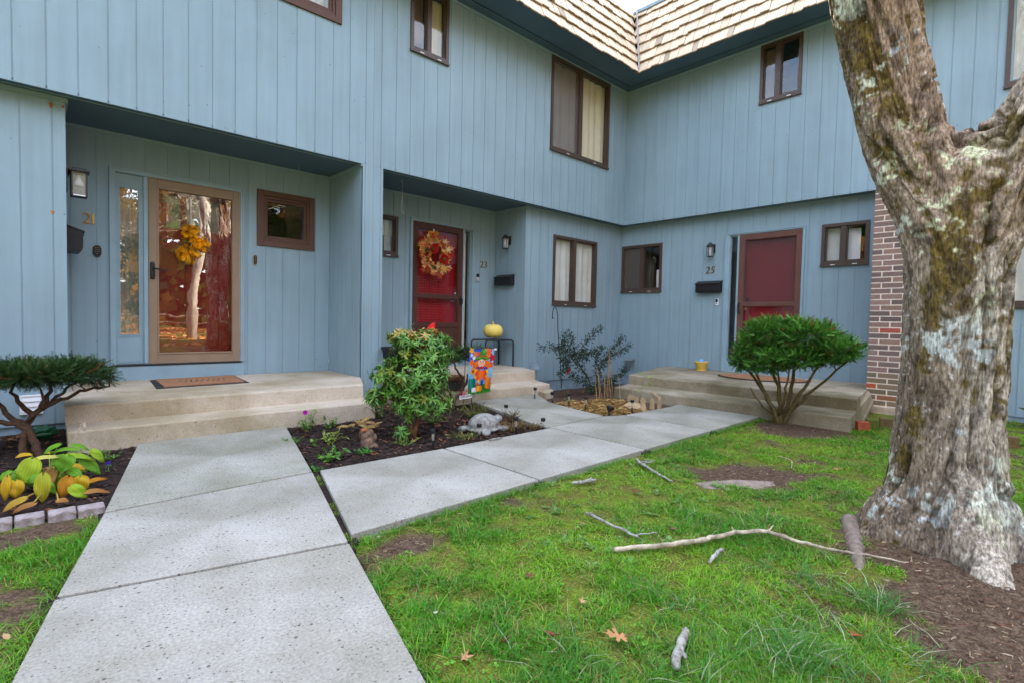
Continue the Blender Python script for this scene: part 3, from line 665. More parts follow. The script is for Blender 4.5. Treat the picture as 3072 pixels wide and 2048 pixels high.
BEDS = dict(
 left=[(-10.5, .19), (-7.97, .19), (-8.02, -.95), (-7.60, -.95), (-7.93, -2.41), (-8.5, -2.40), (-10.5, -2.2)],
 middle=[(-6.52, -.94), (-5.56, -.94), (-5.26, .05), (-5.0, .05), (-4.95, -.74), (-4.17, -.74), (-4.40, -1.68), (-4.55, -2.12), (-4.60, -2.49), (-5.85, -2.53), (-6.85, -2.515)],
 right=[(-2.38, .2), (.19, .2), (.19, -.9), (-1.6, -1.3), (-2.22, -1.45), (-2.23, -2.51), (-3.42, -2.50), (-3.65, -2.41), (-3.57, -1.95), (-3.43, -1.38), (-3.0, -.74), (-2.7, -.7)])
BEDS = {k: v for k, v in BEDS.items()}
def ground_z(x, y):
    P = np.stack([x, y, 0*x], 1)
    z = -.030+.010*fbm(P*1.1, 3)+.005*fbm(P*6, 2)
    d = np.hypot(x+5.1, y+5.48); z = z+.06*np.exp(-(d/.55)**2)
    return z
def dirt_amount(x, y):
    """1 where the soil is bare"""
    P = np.stack([x, y, 0*x+3.1], 1)
    n = fbm(P*1.5, 4)*.9+fbm(P*5.5, 3)*.55
    d = np.hypot((x+5.45)/1.0, (y+5.72)/.62); a = 1.3*np.exp(-d**2*1.35)
    a = a+1.1*np.exp(-(np.hypot((x+4.62)/.42, (y+4.42)/.28))**2)
    a = a+1.0*np.exp(-(np.hypot((x+2.45)/.45, (y+4.0)/.55))**2)
    a = a+.75*np.exp(-(np.hypot((x+6.98)/.26, (y+3.82)/.14))**2)
    a = a+.7*np.exp(-(np.hypot((x+8.2)/.5, (y+2.62)/.16))**2)
    a = a+.5*np.exp(-(np.hypot((x+8.45)/.25, (y+3.6)/.8))**2)
    n = n+.45*fbm(P*15+8, 2)
    return np.clip((n*1.3+a-.22)*3, 0, 1)
def axis(fine0, fine1, st, lo, hi):
    a = list(np.arange(fine0, fine1+1e-6, st)); s, v = st, fine1
    while v < hi: s *= 1.6; v = min(v+s, hi); a.append(v)
    s, v = st, fine0
    while v > lo: s *= 1.6; v = max(v-s, lo); a.insert(0, v)
    return np.array(a)
xs, ys = axis(-10.2, .6, .05, -420, 420), axis(-7.2, .4, .05, -420, 420)
X, Y = np.meshgrid(xs, ys, indexing='ij'); V = np.stack([X.ravel(), Y.ravel(), ground_z(X.ravel(), Y.ravel())], 1)
far = np.hypot(V[:, 0]+5, V[:, 1]+3); V[:, 2] = np.where(far > 14, -.06, V[:, 2])
inb = np.zeros(len(V), bool)
for b in list(BEDS.values())+PATHS: inb |= in_poly(V, b)
inb |= (V[:, 1] > -.02) | (V[:, 0] > .15)
V[inb, 2] = -.32
me = bpy.data.meshes.new('ground'); ny = len(ys)
F = [(i*ny+j, (i+1)*ny+j, (i+1)*ny+j+1, i*ny+j+1) for i in range(len(xs)-1) for j in range(ny-1)]
me.from_pydata(V.tolist(), [], F); me.polygons.foreach_set('use_smooth', [True]*len(F))
ca = me.color_attributes.new('Dirt', 'FLOAT_COLOR', 'POINT'); d = dirt_amount(V[:, 0], V[:, 1]); d = np.where(far > 12, .25, d)
ca.data.foreach_set('color', np.stack([d, d, d, d*0+1], 1).ravel())
gm = pmat('lawn_soil', srgb(96, 82, 48), .95, .2, 9, 1, 60, spec=.1, col2=srgb(98, 124, 34), detail=8)
t = gm.node_tree; p = t.nodes['Principled BSDF']; src = p.inputs['Base Color'].links[0].from_socket
tc = N('ShaderNodeTexCoord', t)
nd = N('ShaderNodeTexNoise', t); nd.inputs['Scale'].default_value = 40; nd.inputs['Detail'].default_value = 6; t.links.new(tc.outputs['Object'], nd.inputs['Vector'])
rd = N('ShaderNodeValToRGB', t); rd.color_ramp.elements[0].position = .35; rd.color_ramp.elements[1].position = .7; rd.color_ramp.elements[0].color = srgb(72, 57, 47); rd.color_ramp.elements[1].color = srgb(106, 88, 74)
t.links.new(nd.outputs['Fac'], rd.inputs[0])
at = N('ShaderNodeAttribute', t, attribute_name='Dirt'); mm = N('ShaderNodeMix', t, data_type='RGBA')
t.links.new(at.outputs['Fac'], mm.inputs['Factor']); t.links.new(src, mm.inputs['A']); t.links.new(rd.outputs[0], mm.inputs['B']); t.links.new(mm.outputs['Result'], p.inputs['Base Color'])
[q for q in t.nodes if q.type == 'BUMP'][0].inputs['Distance'].default_value = .005
nf = N('ShaderNodeTexNoise', t); nf.inputs['Scale'].default_value = 130; nf.inputs['Detail'].default_value = 5; t.links.new(tc.outputs['Object'], nf.inputs['Vector'])
rf = N('ShaderNodeValToRGB', t); rf.color_ramp.elements[0].position = .36; rf.color_ramp.elements[1].position = .64; rf.color_ramp.elements[0].color = (.5, .5, .5, 1); rf.color_ramp.elements[1].color = (1.35, 1.35, 1.3, 1); t.links.new(nf.outputs['Fac'], rf.inputs[0])
mf = N('ShaderNodeMix', t, data_type='RGBA', blend_type='MULTIPLY'); mf.inputs['Factor'].default_value = 1; t.links.new(mm.outputs['Result'], mf.inputs['A']); t.links.new(rf.outputs[0], mf.inputs['B']); t.links.new(mf.outputs['Result'], p.inputs['Base Color'])
me.materials.append(gm); o = bpy.data.objects.new('ground', me); COL.objects.link(o); tag(o, kind='structure')
for pi, poly in enumerate(PATHS):
    cx, cy = np.mean(poly, 0); poly = [(x+(cx-x)/math.hypot(cx-x, cy-y)*.006, y+(cy-y)/math.hypot(cx-x, cy-y)*.006) for x, y in poly]; mb = MB(); mb.prism(poly, -.30, 0)
    tag(mb.build('path', MT['oldpath' if pi in (0, 6, 7, 8) else 'path'], None, origin=(cx, cy, 0), bevel=.005), kind='structure')
mulchmat = pmat('dark_mulch', srgb(30, 24, 22), .95, .3, 30, 1, 70, spec=.15, col2=srgb(58, 46, 42), detail=8)
soilmat = pmat('brown_soil', srgb(62, 48, 40), .95, .3, 20, 1, 70, spec=.1, col2=srgb(108, 86, 74), detail=8)
def bed_z(x, y): 
    P = np.stack([x, y, 0*x], 1); t = np.clip((y+1.75)/1.2, 0, 1)*np.clip((x+3.3)/.5, 0, 1)*np.clip(-(y-.4)*5, 0, 1)
    return -.03+.018*fbm(P*3+7, 3)+.010*fbm(P*14, 2)-.135*t*t*(3-2*t)
for k, poly in BEDS.items():
    a = np.array(poly); g = .035; gx = np.arange(a[:, 0].min(), a[:, 0].max()+g, g); gy = np.arange(a[:, 1].min(), a[:, 1].max()+g, g)
    X, Y = np.meshgrid(gx, gy, indexing='ij'); P = np.stack([X.ravel(), Y.ravel()], 1); z = bed_z(P[:, 0], P[:, 1]); n2 = len(gy)
    c = np.stack([P[:, 0]+g/2, P[:, 1]+g/2], 1); ok = in_poly(c, poly)
    F = [(i*n2+j, (i+1)*n2+j, (i+1)*n2+j+1, i*n2+j+1) for i in range(len(gx)-1) for j in range(n2-1) if ok[i*n2+j]]
    me = bpy.data.meshes.new('soil'); me.from_pydata(np.column_stack([P, z]).tolist(), [], F); me.polygons.foreach_set('use_smooth', [True]*len(F))
    me.materials.append(soilmat if k == 'right' else mulchmat); o = bpy.data.objects.new('soil', me); COL.objects.link(o); tag(o, kind='structure')
def scatter(poly, n, rs):
    a = np.array(poly); out = []
    while len(out) < n:
        P = np.column_stack([rs.uniform(a[:, 0].min(), a[:, 0].max(), n*2), rs.uniform(a[:, 1].min(), a[:, 1].max(), n*2)])
        out += P[in_poly(P, poly)].tolist()
    return np.array(out[:n])
# shredded bark chips
for k, n in (('left', 3800), ('middle', 4200)):
    mb = MB(); rs = np.random.RandomState(n); P = scatter(BEDS[k], n, rs); z = bed_z(P[:, 0], P[:, 1])
    for (x, y), zz in zip(P, z):
        a = rs.uniform(0, 6.3); l_, wd, h = rs.uniform(.008, .032), rs.uniform(.003, .008), rs.uniform(.003, .012); ux, uy = math.cos(a), math.sin(a); tl = rs.uniform(-.3, .3)
        c = rs.rand(); col = np.array(srgb(36, 28, 27)[:3])*(1-c)+np.array(srgb(76, 58, 54)[:3])*c
        if rs.rand() < .05: col = np.array(srgb(120, 84, 66)[:3])
        e0 = (x-ux*l_, y-uy*l_, zz+.004-tl*l_); e1 = (x+ux*l_, y+uy*l_, zz+.006+tl*l_)
        mb.face([(e0[0]-uy*wd, e0[1]+ux*wd, e0[2]), (e0[0]+uy*wd, e0[1]-ux*wd, e0[2]+h*.4), (e1[0]+uy*wd, e1[1]-ux*wd, e1[2]+h*.4), (e1[0]-uy*wd, e1[1]+ux*wd, e1[2])], tuple(col))
    tag(mb.build('mulch', pmat('bark_chip', WHITE, .9, .15, 50, spec=.2, vcol=True)), 'dark shredded bark mulch in the %s bed' % ('clipped yew and hosta' if k == 'left' else 'leafy shrub and turtle'), 'mulch', kind='stuff')

# ================================================================== FIXTURES ON THE WALLS
def to_mesh(obj, name, mat, parent=None):
    dg = bpy.context.evaluated_depsgraph_get(); me = bpy.data.meshes.new_from_object(obj.evaluated_get(dg)); me.name = name
    return me
def digit(ch, h, pl, u, z, mat, parent, flip, shear=0, name='numeral', ext=.004):
    cu = bpy.data.curves.new('t', 'FONT'); cu.body = ch; cu.size = h/.729; cu.extrude = ext; cu.shear = shear; cu.bevel_depth = .001; cu.offset = -.0015
    ob = bpy.data.objects.new('t', cu); COL.objects.link(ob)
    dg = bpy.context.evaluated_depsgraph_get(); me = bpy.data.meshes.new_from_object(ob.evaluated_get(dg)); bpy.data.objects.remove(ob)
    R0 = root_loc(parent); vs = np.zeros(len(me.vertices)*3); me.vertices.foreach_get('co', vs); vs = vs.reshape(-1, 3)
    vs[:, 0] -= vs[:, 0].min()
    out = np.array([pl.p(u+(v[0]*(-1 if flip else 1)), .006+v[2], z+v[1]) for v in vs])-np.array(R0)
    me.vertices.foreach_set('co', out.ravel()); me.update(); me.materials.clear(); me.materials.append(mat); me.name = name
    o = bpy.data.objects.new(name, me); COL.objects.link(o); o.parent = parent; return o
def number(txt, pl, u, z, h, sp, label, mats, flip=False, shear=0):
    r = empty('house_number', pl.p(u, 0, z), label, 'house number', 'brass house numbers')
    for i, c in enumerate(txt): digit(c, h, pl, u+(-sp if flip else sp)*i, z, mats[i], r, flip, shear)
    return r
number('21', AR, -7.812, 1.885, .11, .075, 'brass house number 21 with the brighter numeral one', [MT['gold'], MT['brightgold']])
number('23', AR, -2.700, 1.876, .115, .085, 'slanted brass house number 23 above the silver doorbell', [MT['gold']]*2)
number('25', BL, -1.552, 1.868, .118, .088, 'slanted brass house number 25 under the wall lantern', [MT['gold']]*2, True, .18)
def rounded(pl, u, z, hw, hh, d0, d1, mb, n=10, r=1.):
    pts = []
    for k in range(4*n):
        a = 2*math.pi*k/(4*n); c, s_ = math.cos(a), math.sin(a); rr = hw*r
        pts.append((u+math.copysign(hw-rr, c)+rr*c, z+math.copysign(hh-rr, s_)+rr*s_))
    A_ = [pl.p(q[0], d0, q[1]) for q in pts]; B_ = [pl.p(q[0], d1, q[1]) for q in pts]; k = len(pts)
    mb.add(A_+B_, [tuple(range(k, 2*k))]+[(i, (i+1) % k, k+(i+1) % k, k+i) for i in range(k)])
# keypad by 21
kp = empty('door_keypad', AR.p(-7.70, 0, 1.62), 'black oval keypad on the wall left of the glass storm door', 'keypad')
m = MB(); rounded(AR, -7.701, 1.619, .034, .057, 0, .018, m); m.build('case', MT['darkplastic'], kp, bevel=.003)
for r in range(4):
    for c in range(3):
        if r == 3 and c != 1: continue
        m = MB(); m.ball(AR.p(-7.716+c*.015, .019, 1.65-r*.019), .0028, 6, 4); m.build('key', MT['brightgold'], kp)
def doorbell(pl, u, z, hw, hh, label, style):
    r = empty('doorbell', pl.p(u, 0, z), label, 'doorbell')
    m = MB()
    if style == 'oval':
        rounded(pl, u, z, hw, hh, 0, .014, m); m.build('plate', pmat('brushed_steel', srgb(176, 172, 160), .35, metal=.8), r)
        m = MB(); rounded(pl, u, z, hw*.74, hh*.86, .0141, .018, m); m.build('key_face', MT['black'], r)
        for k in range(4): m = MB(); m.ball(pl.p(u, .019, z+.036-.024*k), .008, 8, 5); m.build('button', MT['gold'], r, smooth=True)
    elif style == 'silver':
        rounded(pl, u, z, hw, hh, 0, .02, m, r=.35); m.build('case', pmat('satin_silver', srgb(196, 196, 198), .35, metal=.5), r)
        m = MB(); rounded(pl, u, z+hh*.52, hw*.97, hh*.44, .0201, .024, m, r=.3); m.build('camera_face', MT['darkplastic'], r)
        m = MB(); m.ball(pl.p(u, .02, z-hh*.35), .013, 12, 6, sc=(1, 1, 1)); m.build('button', MT['white'], r, smooth=True)
    else:
        rounded(pl, u, z, hw, hh, 0, .022, m, r=.6); m.build('case', MT['white'], r)
        m = MB(); rounded(pl, u, z+hh*.38, hw*.8, hh*.5, .0221, .025, m, r=.6); m.build('camera_face', MT['darkplastic'], r)
        m = MB(); m.ball(pl.p(u, .022, z-hh*.45), .010, 10, 5); m.build('button', MT['black'], r, smooth=True)
doorbell(AR, -6.202, 1.67, .025, .064, 'oval bronze and steel doorbell under the brown square window', 'oval')
doorbell(AR, -2.759, 1.704, .031, .063, 'silver doorbell with black top below the number 23', 'silver')
doorbell(BL, -1.774, 1.388, .024, .056, 'small white and black doorbell below the mailbox by the screen door', 'white')
# lanterns
def lantern(x, y, z, kind, label, side=0):
    r = empty('wall_lantern', (x, y, z), label, 'wall lantern', 'porch wall lanterns' if kind == 'cap' else None)
    if kind == 'box':
        m = MB(); m.box(x-.075, x+.075, y-.075, y+.075, z+.095, z+.112); m.box(x-.05, x+.05, y-.05, y+.05, z+.112, z+.13)
        m.box(x-.058, x+.058, y-.058, y+.058, z-.125, z-.105)
        for a in (-1, 1):
            for b in (-1, 1): m.box(x+a*.052-.006, x+a*.052+.006, y+b*.052-.006, y+b*.052+.006, z-.106, z+.096)
        m.build('frame', MT['black'], r, bevel=.002)
        m = MB(); m.box(x-.047, x+.047, y-.047, y+.047, z-.105, z+.094); m.build('glass', screen_mat('seeded_glass', srgb(186, 178, 160), .42), r)
        m = MB(); m.box(-7.968, -7.955, y-.06, y+.06, z-.09, z+.11); m.tube([(-7.955, y, z+.05), (-7.93, y, z+.105), (x, y, z+.118)], .009, 8); m.build('arm', MT['black'], r)
        m = MB(); m.lathe((x, y, z-.03), [(.03, 0), (.036, .012), (.034, .03), (.017, .065), (.013, .10)], 16); m.build('bulb', MT['white'], r, smooth=True)
        m = MB(); m.box(x-.042, x+.042, y-.062, y-.059, z-.121, z-.109); m.build('name_strip', MT['white'], r)
        return
    n = 6
    m = MB(); m.lathe((x, y, z), [(.062, .052), (.066, .058), (.050, .078), (.036, .10), (.018, .112), (.012, .122), (.004, .126)], 18); m.lathe((x, y, z), [(.05, -.112), (.053, -.105), (.05, -.10)], 6)
    for k in range(n):
        a = 2*math.pi*k/n; m.tube([(x+.048*math.cos(a), y+.048*math.sin(a), z-.10), (x+.055*math.cos(a), y+.055*math.sin(a), z+.055)], .0045, 5)
    m.build('frame', MT['black'], r)
    m = MB(); m.lathe((x, y, z), [(.044, -.10), (.052, .054)], 6); m.build('glass', screen_mat('lantern_glass', srgb(214, 214, 212), .35), r)
    m = MB(); m.lathe((x, y, z), [(.008, -.09), (.012, -.06), (.020, -.03), (.016, 0), (.010, .03)], 10); m.build('bulb', MT['white'], r, smooth=True)
    m = MB(); q = MB()
    xw = side; q.box(xw-.012, xw-.0005, y-.045, y+.045, z-.04, z+.10); q.tube([(xw-.01, y, z+.05), (x+.02, y, z+.075)], .010, 8); q.build('wall_plate', MT['black'], r)
lantern(-7.875, .33, 2.16, 'box', 'black box lantern with seeded glass beside the number 21')
lantern(-2.37-.085, .572, 2.29, 'cap', 'small domed black lantern above the black mailbox near the number 23', -2.37)
lantern(.19-.085, -1.663, 2.245, 'cap', 'small domed black lantern above the number 25', .19)
def mailbox(pl, u0, u1, z0, z1, dep, label):
    r = empty('mailbox', pl.p((u0+u1)/2, 0, z0), label, 'mailbox', 'black wall mailboxes')
    pr = [(.001, z0), (dep*.92, z0), (dep, z0+.03), (dep, z1-.055), (.001, z1-.012)]
    m = MB()
    A_ = [pl.p(u0+.008, d, z) for d, z in pr]; B_ = [pl.p(u1-.008, d, z) for d, z in pr]
    m.add(A_+B_, [(0, 1, 2, 3, 4)[::-1], (5, 6, 7, 8, 9)]+[(i, (i+1) % 5, 5+(i+1) % 5, 5+i) for i in range(5)])
    m.frame(pl, u0+.05, u1-.05, z0+.06, z1-.09, .008, dep-.002, dep+.004); m.build('body', MT['darkplastic'], r, bevel=.003)
    m = MB(); lid = [(.0, z1), (.0, z1-.01), (dep+.012, z1-.062), (dep+.012, z1-.048)]
    A_ = [pl.p(u0, d, z) for d, z in lid]; B_ = [pl.p(u1, d, z) for d, z in lid]
    m.add(A_+B_, [(0, 1, 2, 3)[::-1], (4, 5, 6, 7)]+[(i, (i+1) % 4, 4+(i+1) % 4, 4+i) for i in range(4)])
    m.pbox(pl, (u0+u1)/2-.02, (u0+u1)/2+.02, dep+.0125, dep+.02, z1-.072, z1-.055); m.build('lid', MT['darkplastic'], r, bevel=.002)
mailbox(Pl('C', -7.97), .38, .80, 1.562, 1.792, .125, 'black mailbox seen end on in the shadow below the box lantern')
mailbox(Pl('B', -2.37), .42, .83, 1.585, 1.768, .10, 'black mailbox beside the number 23 above the yellow pumpkin')
mailbox(BL, -1.86, -1.42, 1.545, 1.742, .10, 'black mailbox under the number 25 right beside the screen door')
# hooks
def hook(pts, label, r=.0035):
    m = MB(); m.tube(pts, r, 6); tag(m.build('hanging_hook', MT['wire'], None, smooth=True, origin=pts[0]), label, 'hook')
cx, cy = -4.556, .32
hook([(cx-.012, cy, 2.835)]+[(cx-.012+.024*t, cy, 2.80+.034*math.sin(math.pi*t)) for t in (0, .25, .5, .75, 1)]+[(cx+.008, cy, 2.6), (cx+.002, cy, 2.43)]+[(cx+.02-.02*math.cos(math.pi*t), cy, 2.425-.03*math.sin(math.pi*t)) for t in (.2, .5, .8, 1)]+[(cx+.04, cy, 2.45)], 'white S shaped wire hook hanging from the soffit before the red door')
hook([(-5.806, .585, 2.838), (-5.806, .6, 2.78), (-5.80, .62, 2.66), (-5.79, .64, 2.55), (-5.782, .645, 2.535), (-5.775, .645, 2.545)], 'thin white wire hook hanging above the brown square window', .003)
m = MB(); m.tube([(.11, -3.52, 2.838), (.11, -3.525, 2.815), (.10, -3.555, 2.78), (.10, -3.53, 2.74), (.10, -3.515, 2.735), (.105, -3.53, 2.80), (.11, -3.525, 2.815)], .004, 6)
tag(m.build('hanging_clip', MT['wire'], None, smooth=True, origin=(.11, -3.52, 2.838)), 'small wire clip hanging from the soffit above the right small window', 'clip')
# vents
vt = empty('wall_vent', (-8.213, .18, .13), 'white louvred dryer vent on the lower wall behind the flat topped yew', 'vent')
P18 = Pl('A', .18); m = MB(); m.frame(P18, -8.287, -8.139, .129, .292, .014, -.01, .02); m.build('frame', MT['white'], vt, bevel=.002)
for k in range(3):
    z = .148+.045*k; m = MB(); m.hexa([P18.p(-8.272, .022, z), P18.p(-8.272, .010, z), P18.p(-8.154, .010, z), P18.p(-8.154, .022, z), P18.p(-8.272, .012, z+.044), P18.p(-8.272, .004, z+.044), P18.p(-8.154, .004, z+.044), P18.p(-8.154, .012, z+.044)]); m.build('louvre', MT['white'], vt)
cg = empty('vent_guard', (.19, -.12, .19), 'small wire cage vent guard on the wall left of the weathered porch', 'vent guard')
m = MB(); y0, y1, z0, z1, d = -.20, -.03, .20, .335, .11
for k in range(10):
    y = y0+(y1-y0)*k/9; m.tube([(.19-d, y, z0), (.19-d, y, z1-.02), (.189, y, z1)], .0022, 4)
for k in range(7):
    z = z0+(z1-.03-z0)*k/6; m.tube([(.189, y0, z), (.19-d, y0, z), (.19-d, y1, z), (.189, y1, z)], .0022, 4)
m.build('wire_mesh', MT['wire'], cg)
m = MB(); m.hexa([(.188, y0, z1), (.188, y1, z1), (.07, y1, z1-.03), (.07, y0, z1-.03), (.188, y0, z1+.006), (.188, y1, z1+.006), (.07, y1, z1-.024), (.07, y0, z1-.024)]); m.build('hood', MT['wire'], cg)
m = MB(); m.hexa([(-2.21, .19, .335), (-2.21, .185, .335), (-2.07, .185, .335), (-2.07, .19, .335), (-2.235, .19, .22), (-2.235, .10, .22), (-2.05, .10, .22), (-2.05, .19, .22)])
tag(m.build('vent_deflector', screen_mat('clear_plastic', srgb(170, 190, 204), .35), None, origin=(-2.14, .19, .22)), 'clear plastic air deflector on the wall above the middle porch corner', 'deflector')

# ================================================================== THINGS ON THE PORCHES AND DOORS
def mat_rect(): pass
dm = empty('doormat', (-6.88, .50, .29), 'rectangular brown coir doormat with black rubber rim below the glass storm door', 'doormat')
m = MB(); q = [(-7.335, .06), (-6.50, .115), (-6.44, .90), (-7.28, .84)]; m.prism(q, .290, .298); m.build('rim', MT['rubber'], dm, bevel=.002)
q2 = [(-7.265, .115), (-6.535, .158), (-6.47, .865), (-7.235, .815)]; m = MB(); m.prism(q2, .297, .306); m.build('coir_pad', MT['coir'], dm)
rs = random.Random(4)
for row, (y0, n, hh) in enumerate(((.52, 9, .05), (.40, 8, .045))):
    for k in range(n):       # worn, no longer legible lettering
        x = -7.06+.052*k+.02*row; pts = [(x+rs.uniform(-.004, .012), y0+rs.uniform(-.4, .5)*hh, .3066) for _ in range(3)]
        m = MB(); m.tube(pts, [.004, .006, .003], 5); m.build('worn_lettering', MT['rubber'], dm)
ov = empty('doormat', (-.4, -2.75, .25), 'oval brown coir doormat with black rim behind the clipped yew', 'doormat')
ell = lambda cx, cy, a, b, rot, n=40: [(cx+a*math.cos(t)*math.cos(rot)-b*math.sin(t)*math.sin(rot), cy+a*math.cos(t)*math.sin(rot)+b*math.sin(t)*math.cos(rot)) for t in [6.2832*k/n for k in range(n)]]
m = MB(); m.prism(ell(-.44, -2.78, .62, .40, 1.62), .247, .263); m.build('rim', MT['rubber'], ov, bevel=.003)
m = MB(); m.prism(ell(-.44, -2.78, .585, .365, 1.62), .262, .271); m.build('coir_pad', MT['coir'], ov)
# yellow flower pot with a blue ball
pt = empty('flower_pot', (-.02, -1.645, .25), 'ribbed yellow flower pot standing against the wall on the weathered porch', 'flower pot')
pr = [(.072, 0), (.082, .005), (.082, .02), (.076, .024)]
for k in range(6): z = .026+.017*k; r = .078+.004*k; pr += [(r, z), (r+.005, z+.006), (r+.001, z+.015)]
pr += [(.106, .132), (.110, .138), (.110, .155), (.100, .157), (.094, .13)]
m = MB(); m.lathe((-.03, -1.645, .25), pr, 32); m.build('pot', MT['yellowpot'], pt, smooth=True)
m = MB(); m.lathe((-.03, -1.645, .25), [(.001, .128), (.094, .129), (.0945, .12)], 24); m.build('potting_soil', MT['interior'], pt)
m = MB(); m.ball((-.03, -1.645, .25+.145), .052, 18, 12); tag(m.build('ball', MT['blueball'], None, smooth=True, origin=(-.03, -1.645, .345)), 'pale blue ball lying in the yellow flower pot', 'ball')
# little black table with the pumpkin
tb = empty('side_table', (-2.70, .56, .262), 'small black metal side table under the yellow pumpkin', 'table')
m = MB(); c = [(-2.97, .40), (-2.43, .40), (-2.43, .73), (-2.97, .73)]; m.prism(c, .694, .706); m.build('table_top', MT['black'], tb, bevel=.004)
for y in (.39, .74):
    m = MB(); m.tube([(-2.995, y, .262), (-2.995, y, .64), (-2.985, y, .675), (-2.95, y, .692), (-2.45, y, .692), (-2.415, y, .675), (-2.405, y, .64), (-2.405, y, .262)], .0125, 8); m.build('leg_frame', MT['black'], tb, smooth=True)
m = MB(); m.tube([(-2.70, .40, .68), (-2.70, .73, .68)], .009, 6); m.build('stretcher', MT['black'], tb)
pk = empty('pumpkin', (-2.69, .57, .706), 'pale yellow pumpkin standing on the small black table', 'pumpkin')
m = MB(); nu, nv = 56, 18; o = Vector((-2.69, .57, .706)); V = []
for i in range(nv+1):
    t = math.pi*i/nv
    for j in range(nu):
        a = 2*math.pi*j/nu; rib = 1-.045*abs(math.sin(a*5.5+.3*math.sin(a)))**.7*0-.04*(1-abs(math.cos(a*5)))**2
        r = .160*math.sin(t)**.85*rib; z = .118-.122*math.cos(t)-.030*math.exp(-(math.sin(t)/.35)**2)*(-math.cos(t)); V.append((o.x+r*math.cos(a), o.y+r*math.sin(a), o.z+z+.008))
m.add(V, [(i*nu+j, i*nu+(j+1) % nu, (i+1)*nu+(j+1) % nu, (i+1)*nu+j) for i in range(nv) for j in range(nu)]); m.build('body', MT['pumpkin'], pk, smooth=True)
m = MB(); m.tube([o+Vector((0, 0, .20)), o+Vector((.003, 0, .235)), o+Vector((-.005, .004, .262)), o+Vector((-.016, .006, .276))], [.034, .022, .018, .017], 8); m.build('stem', MT['stem'], pk)
# leaves as flat outlines with a fold and a curl
def maple(n=5):
    pts = []
    for k in range(n):
        a = math.radians(90+(k-(n-1)/2)*-58); r = (1.0 if k == n//2 else (.86 if 0 < k < n-1 else .6))
        for da, q in ((.34, .42), (.20, .68), (.13, .62), (0, 1), (-.13, .62), (-.20, .68), (-.34, .42)): pts.append((r*q*math.cos(a+da), r*q*math.sin(a+da)))
    return pts+[(.05, -.16), (-.05, -.16)] if False else pts
MAPLE = maple()
OAK = [(0, -.55), (.06, -.35), (.22, -.42), (.38, -.30), (.16, -.16), (.10, -.06), (.42, .04), (.60, .22), (.44, .20), (.48, .30), (.18, .16), (.13, .26), (.32, .48), (.30, .60), (.16, .54), (.06, .66), (0, .95)]
OAK = OAK+[(-x*.95, y*1.02) for x, y in OAK[::-1][1:-1]]
OVATE = [(0, -.5), (.2, -.32), (.30, 0), (.2, .32), (0, .6), (-.2, .32), (-.30, 0), (-.2, -.32)]
def flat_leaf(mb, shape, pos, size, yaw, tilt=(0, 0), curl=.2, col=None, mi=0, mat3=None, th=.0):
    R = mat3 or (Matrix.Rotation(yaw, 3, 'Z') @ Matrix.Rotation(tilt[0], 3, 'X') @ Matrix.Rotation(tilt[1], 3, 'Y'))
    P = Vector(pos); pts = []
    for x, y in shape:
        z = curl*(x*x*1.2+.35*y*abs(y)); pts.append(P+R @ (Vector((x, y, z))*size))
    c = P+R @ (Vector((0, .05, -.02))*size); b = len(mb.v); mb.v += [tuple(c)]+[tuple(p) for p in pts]; n = len(pts)
    for i in range(n): mb.f.append((b, b+1+i, b+1+(i+1) % n)); mb.c.append(col); mb.m.append(mi)
def wall_rot(nx, ny, yaw, tx=0, ty=0):
    """leaf frame facing along a horizontal normal"""
    nn = Vector((nx, ny, 0)).normalized(); r = Vector((-nn.y, nn.x, 0)); u = Vector((0, 0, 1))
    B = Matrix((r, u, nn)).transposed()
    return B @ Matrix.Rotation(yaw, 3, 'Z') @ Matrix.Rotation(tx, 3, 'X') @ Matrix.Rotation(ty, 3, 'Y')
def daisy(mb, c, r, n, col, ccol, layers=2, M3=None):
    for l in range(layers):
        for k in range(n):
            a = 2*math.pi*(k+.5*l)/n; d = M3 @ Vector((math.cos(a), math.sin(a), .35+.3*l)); 
            s_ = M3 @ Vector((-math.sin(a), math.cos(a), 0)); rr = r*(1-.25*l); w_ = rr*.22
            p0 = Vector(c); mb.face([p0+d*rr*.25-s_*w_*.6, p0+d*rr*.65-s_*w_, p0+d*rr, p0+d*rr*.65+s_*w_, p0+d*rr*.25+s_*w_*.6], col)
    mb.ball(Vector(c)+M3 @ Vector((0, 0, r*.2)), r*.34, 10, 6, ccol)
wr = empty('wreath', (-3.665, .86, 1.98), 'autumn wreath of yellow and orange leaves with red flowers on the red door', 'wreath')
rs = random.Random(12); wc = Vector((-3.672, .835, 1.975)); m = MB(); tw = MB(); fl = MB()
for k in range(9):
    a0 = rs.uniform(0, 6.28); tw.tube([wc+Vector(((.185+.02*math.sin(3*a+k))*math.cos(a+a0), .012*math.sin(2*a+k), (.185+.02*math.sin(3*a+k))*math.sin(a+a0))) for a in [6.28*i/24 for i in range(25)]], .005, 4)
cols = [srgb(238, 190, 84), srgb(232, 168, 60), srgb(240, 176, 110), srgb(226, 150, 92), srgb(236, 160, 120), srgb(244, 206, 110), srgb(214, 100, 64), srgb(246, 224, 184), srgb(196, 60, 40)]
for k in range(150):
    a = rs.uniform(0, 6.28); r = rs.gauss(.20, .045); p = wc+Vector((r*math.cos(a), -rs.uniform(.01, .07), r*math.sin(a)*1.12))
    c = rs.choice(cols)
    if k == 3: c, p = srgb(226, 222, 210), wc+Vector((.12, -.05, -.235))
    flat_leaf(m, MAPLE, p, rs.uniform(.062, .09), 0, curl=.35, col=c[:3], mat3=wall_rot(0, -1, a-1.57+rs.uniform(-.9, .9), rs.uniform(-.5, .5), rs.uniform(-.5, .5)))
m.build('maple_leaves', MT['petal'], wr)
tw.build('vine_ring', MT['twig'], wr)
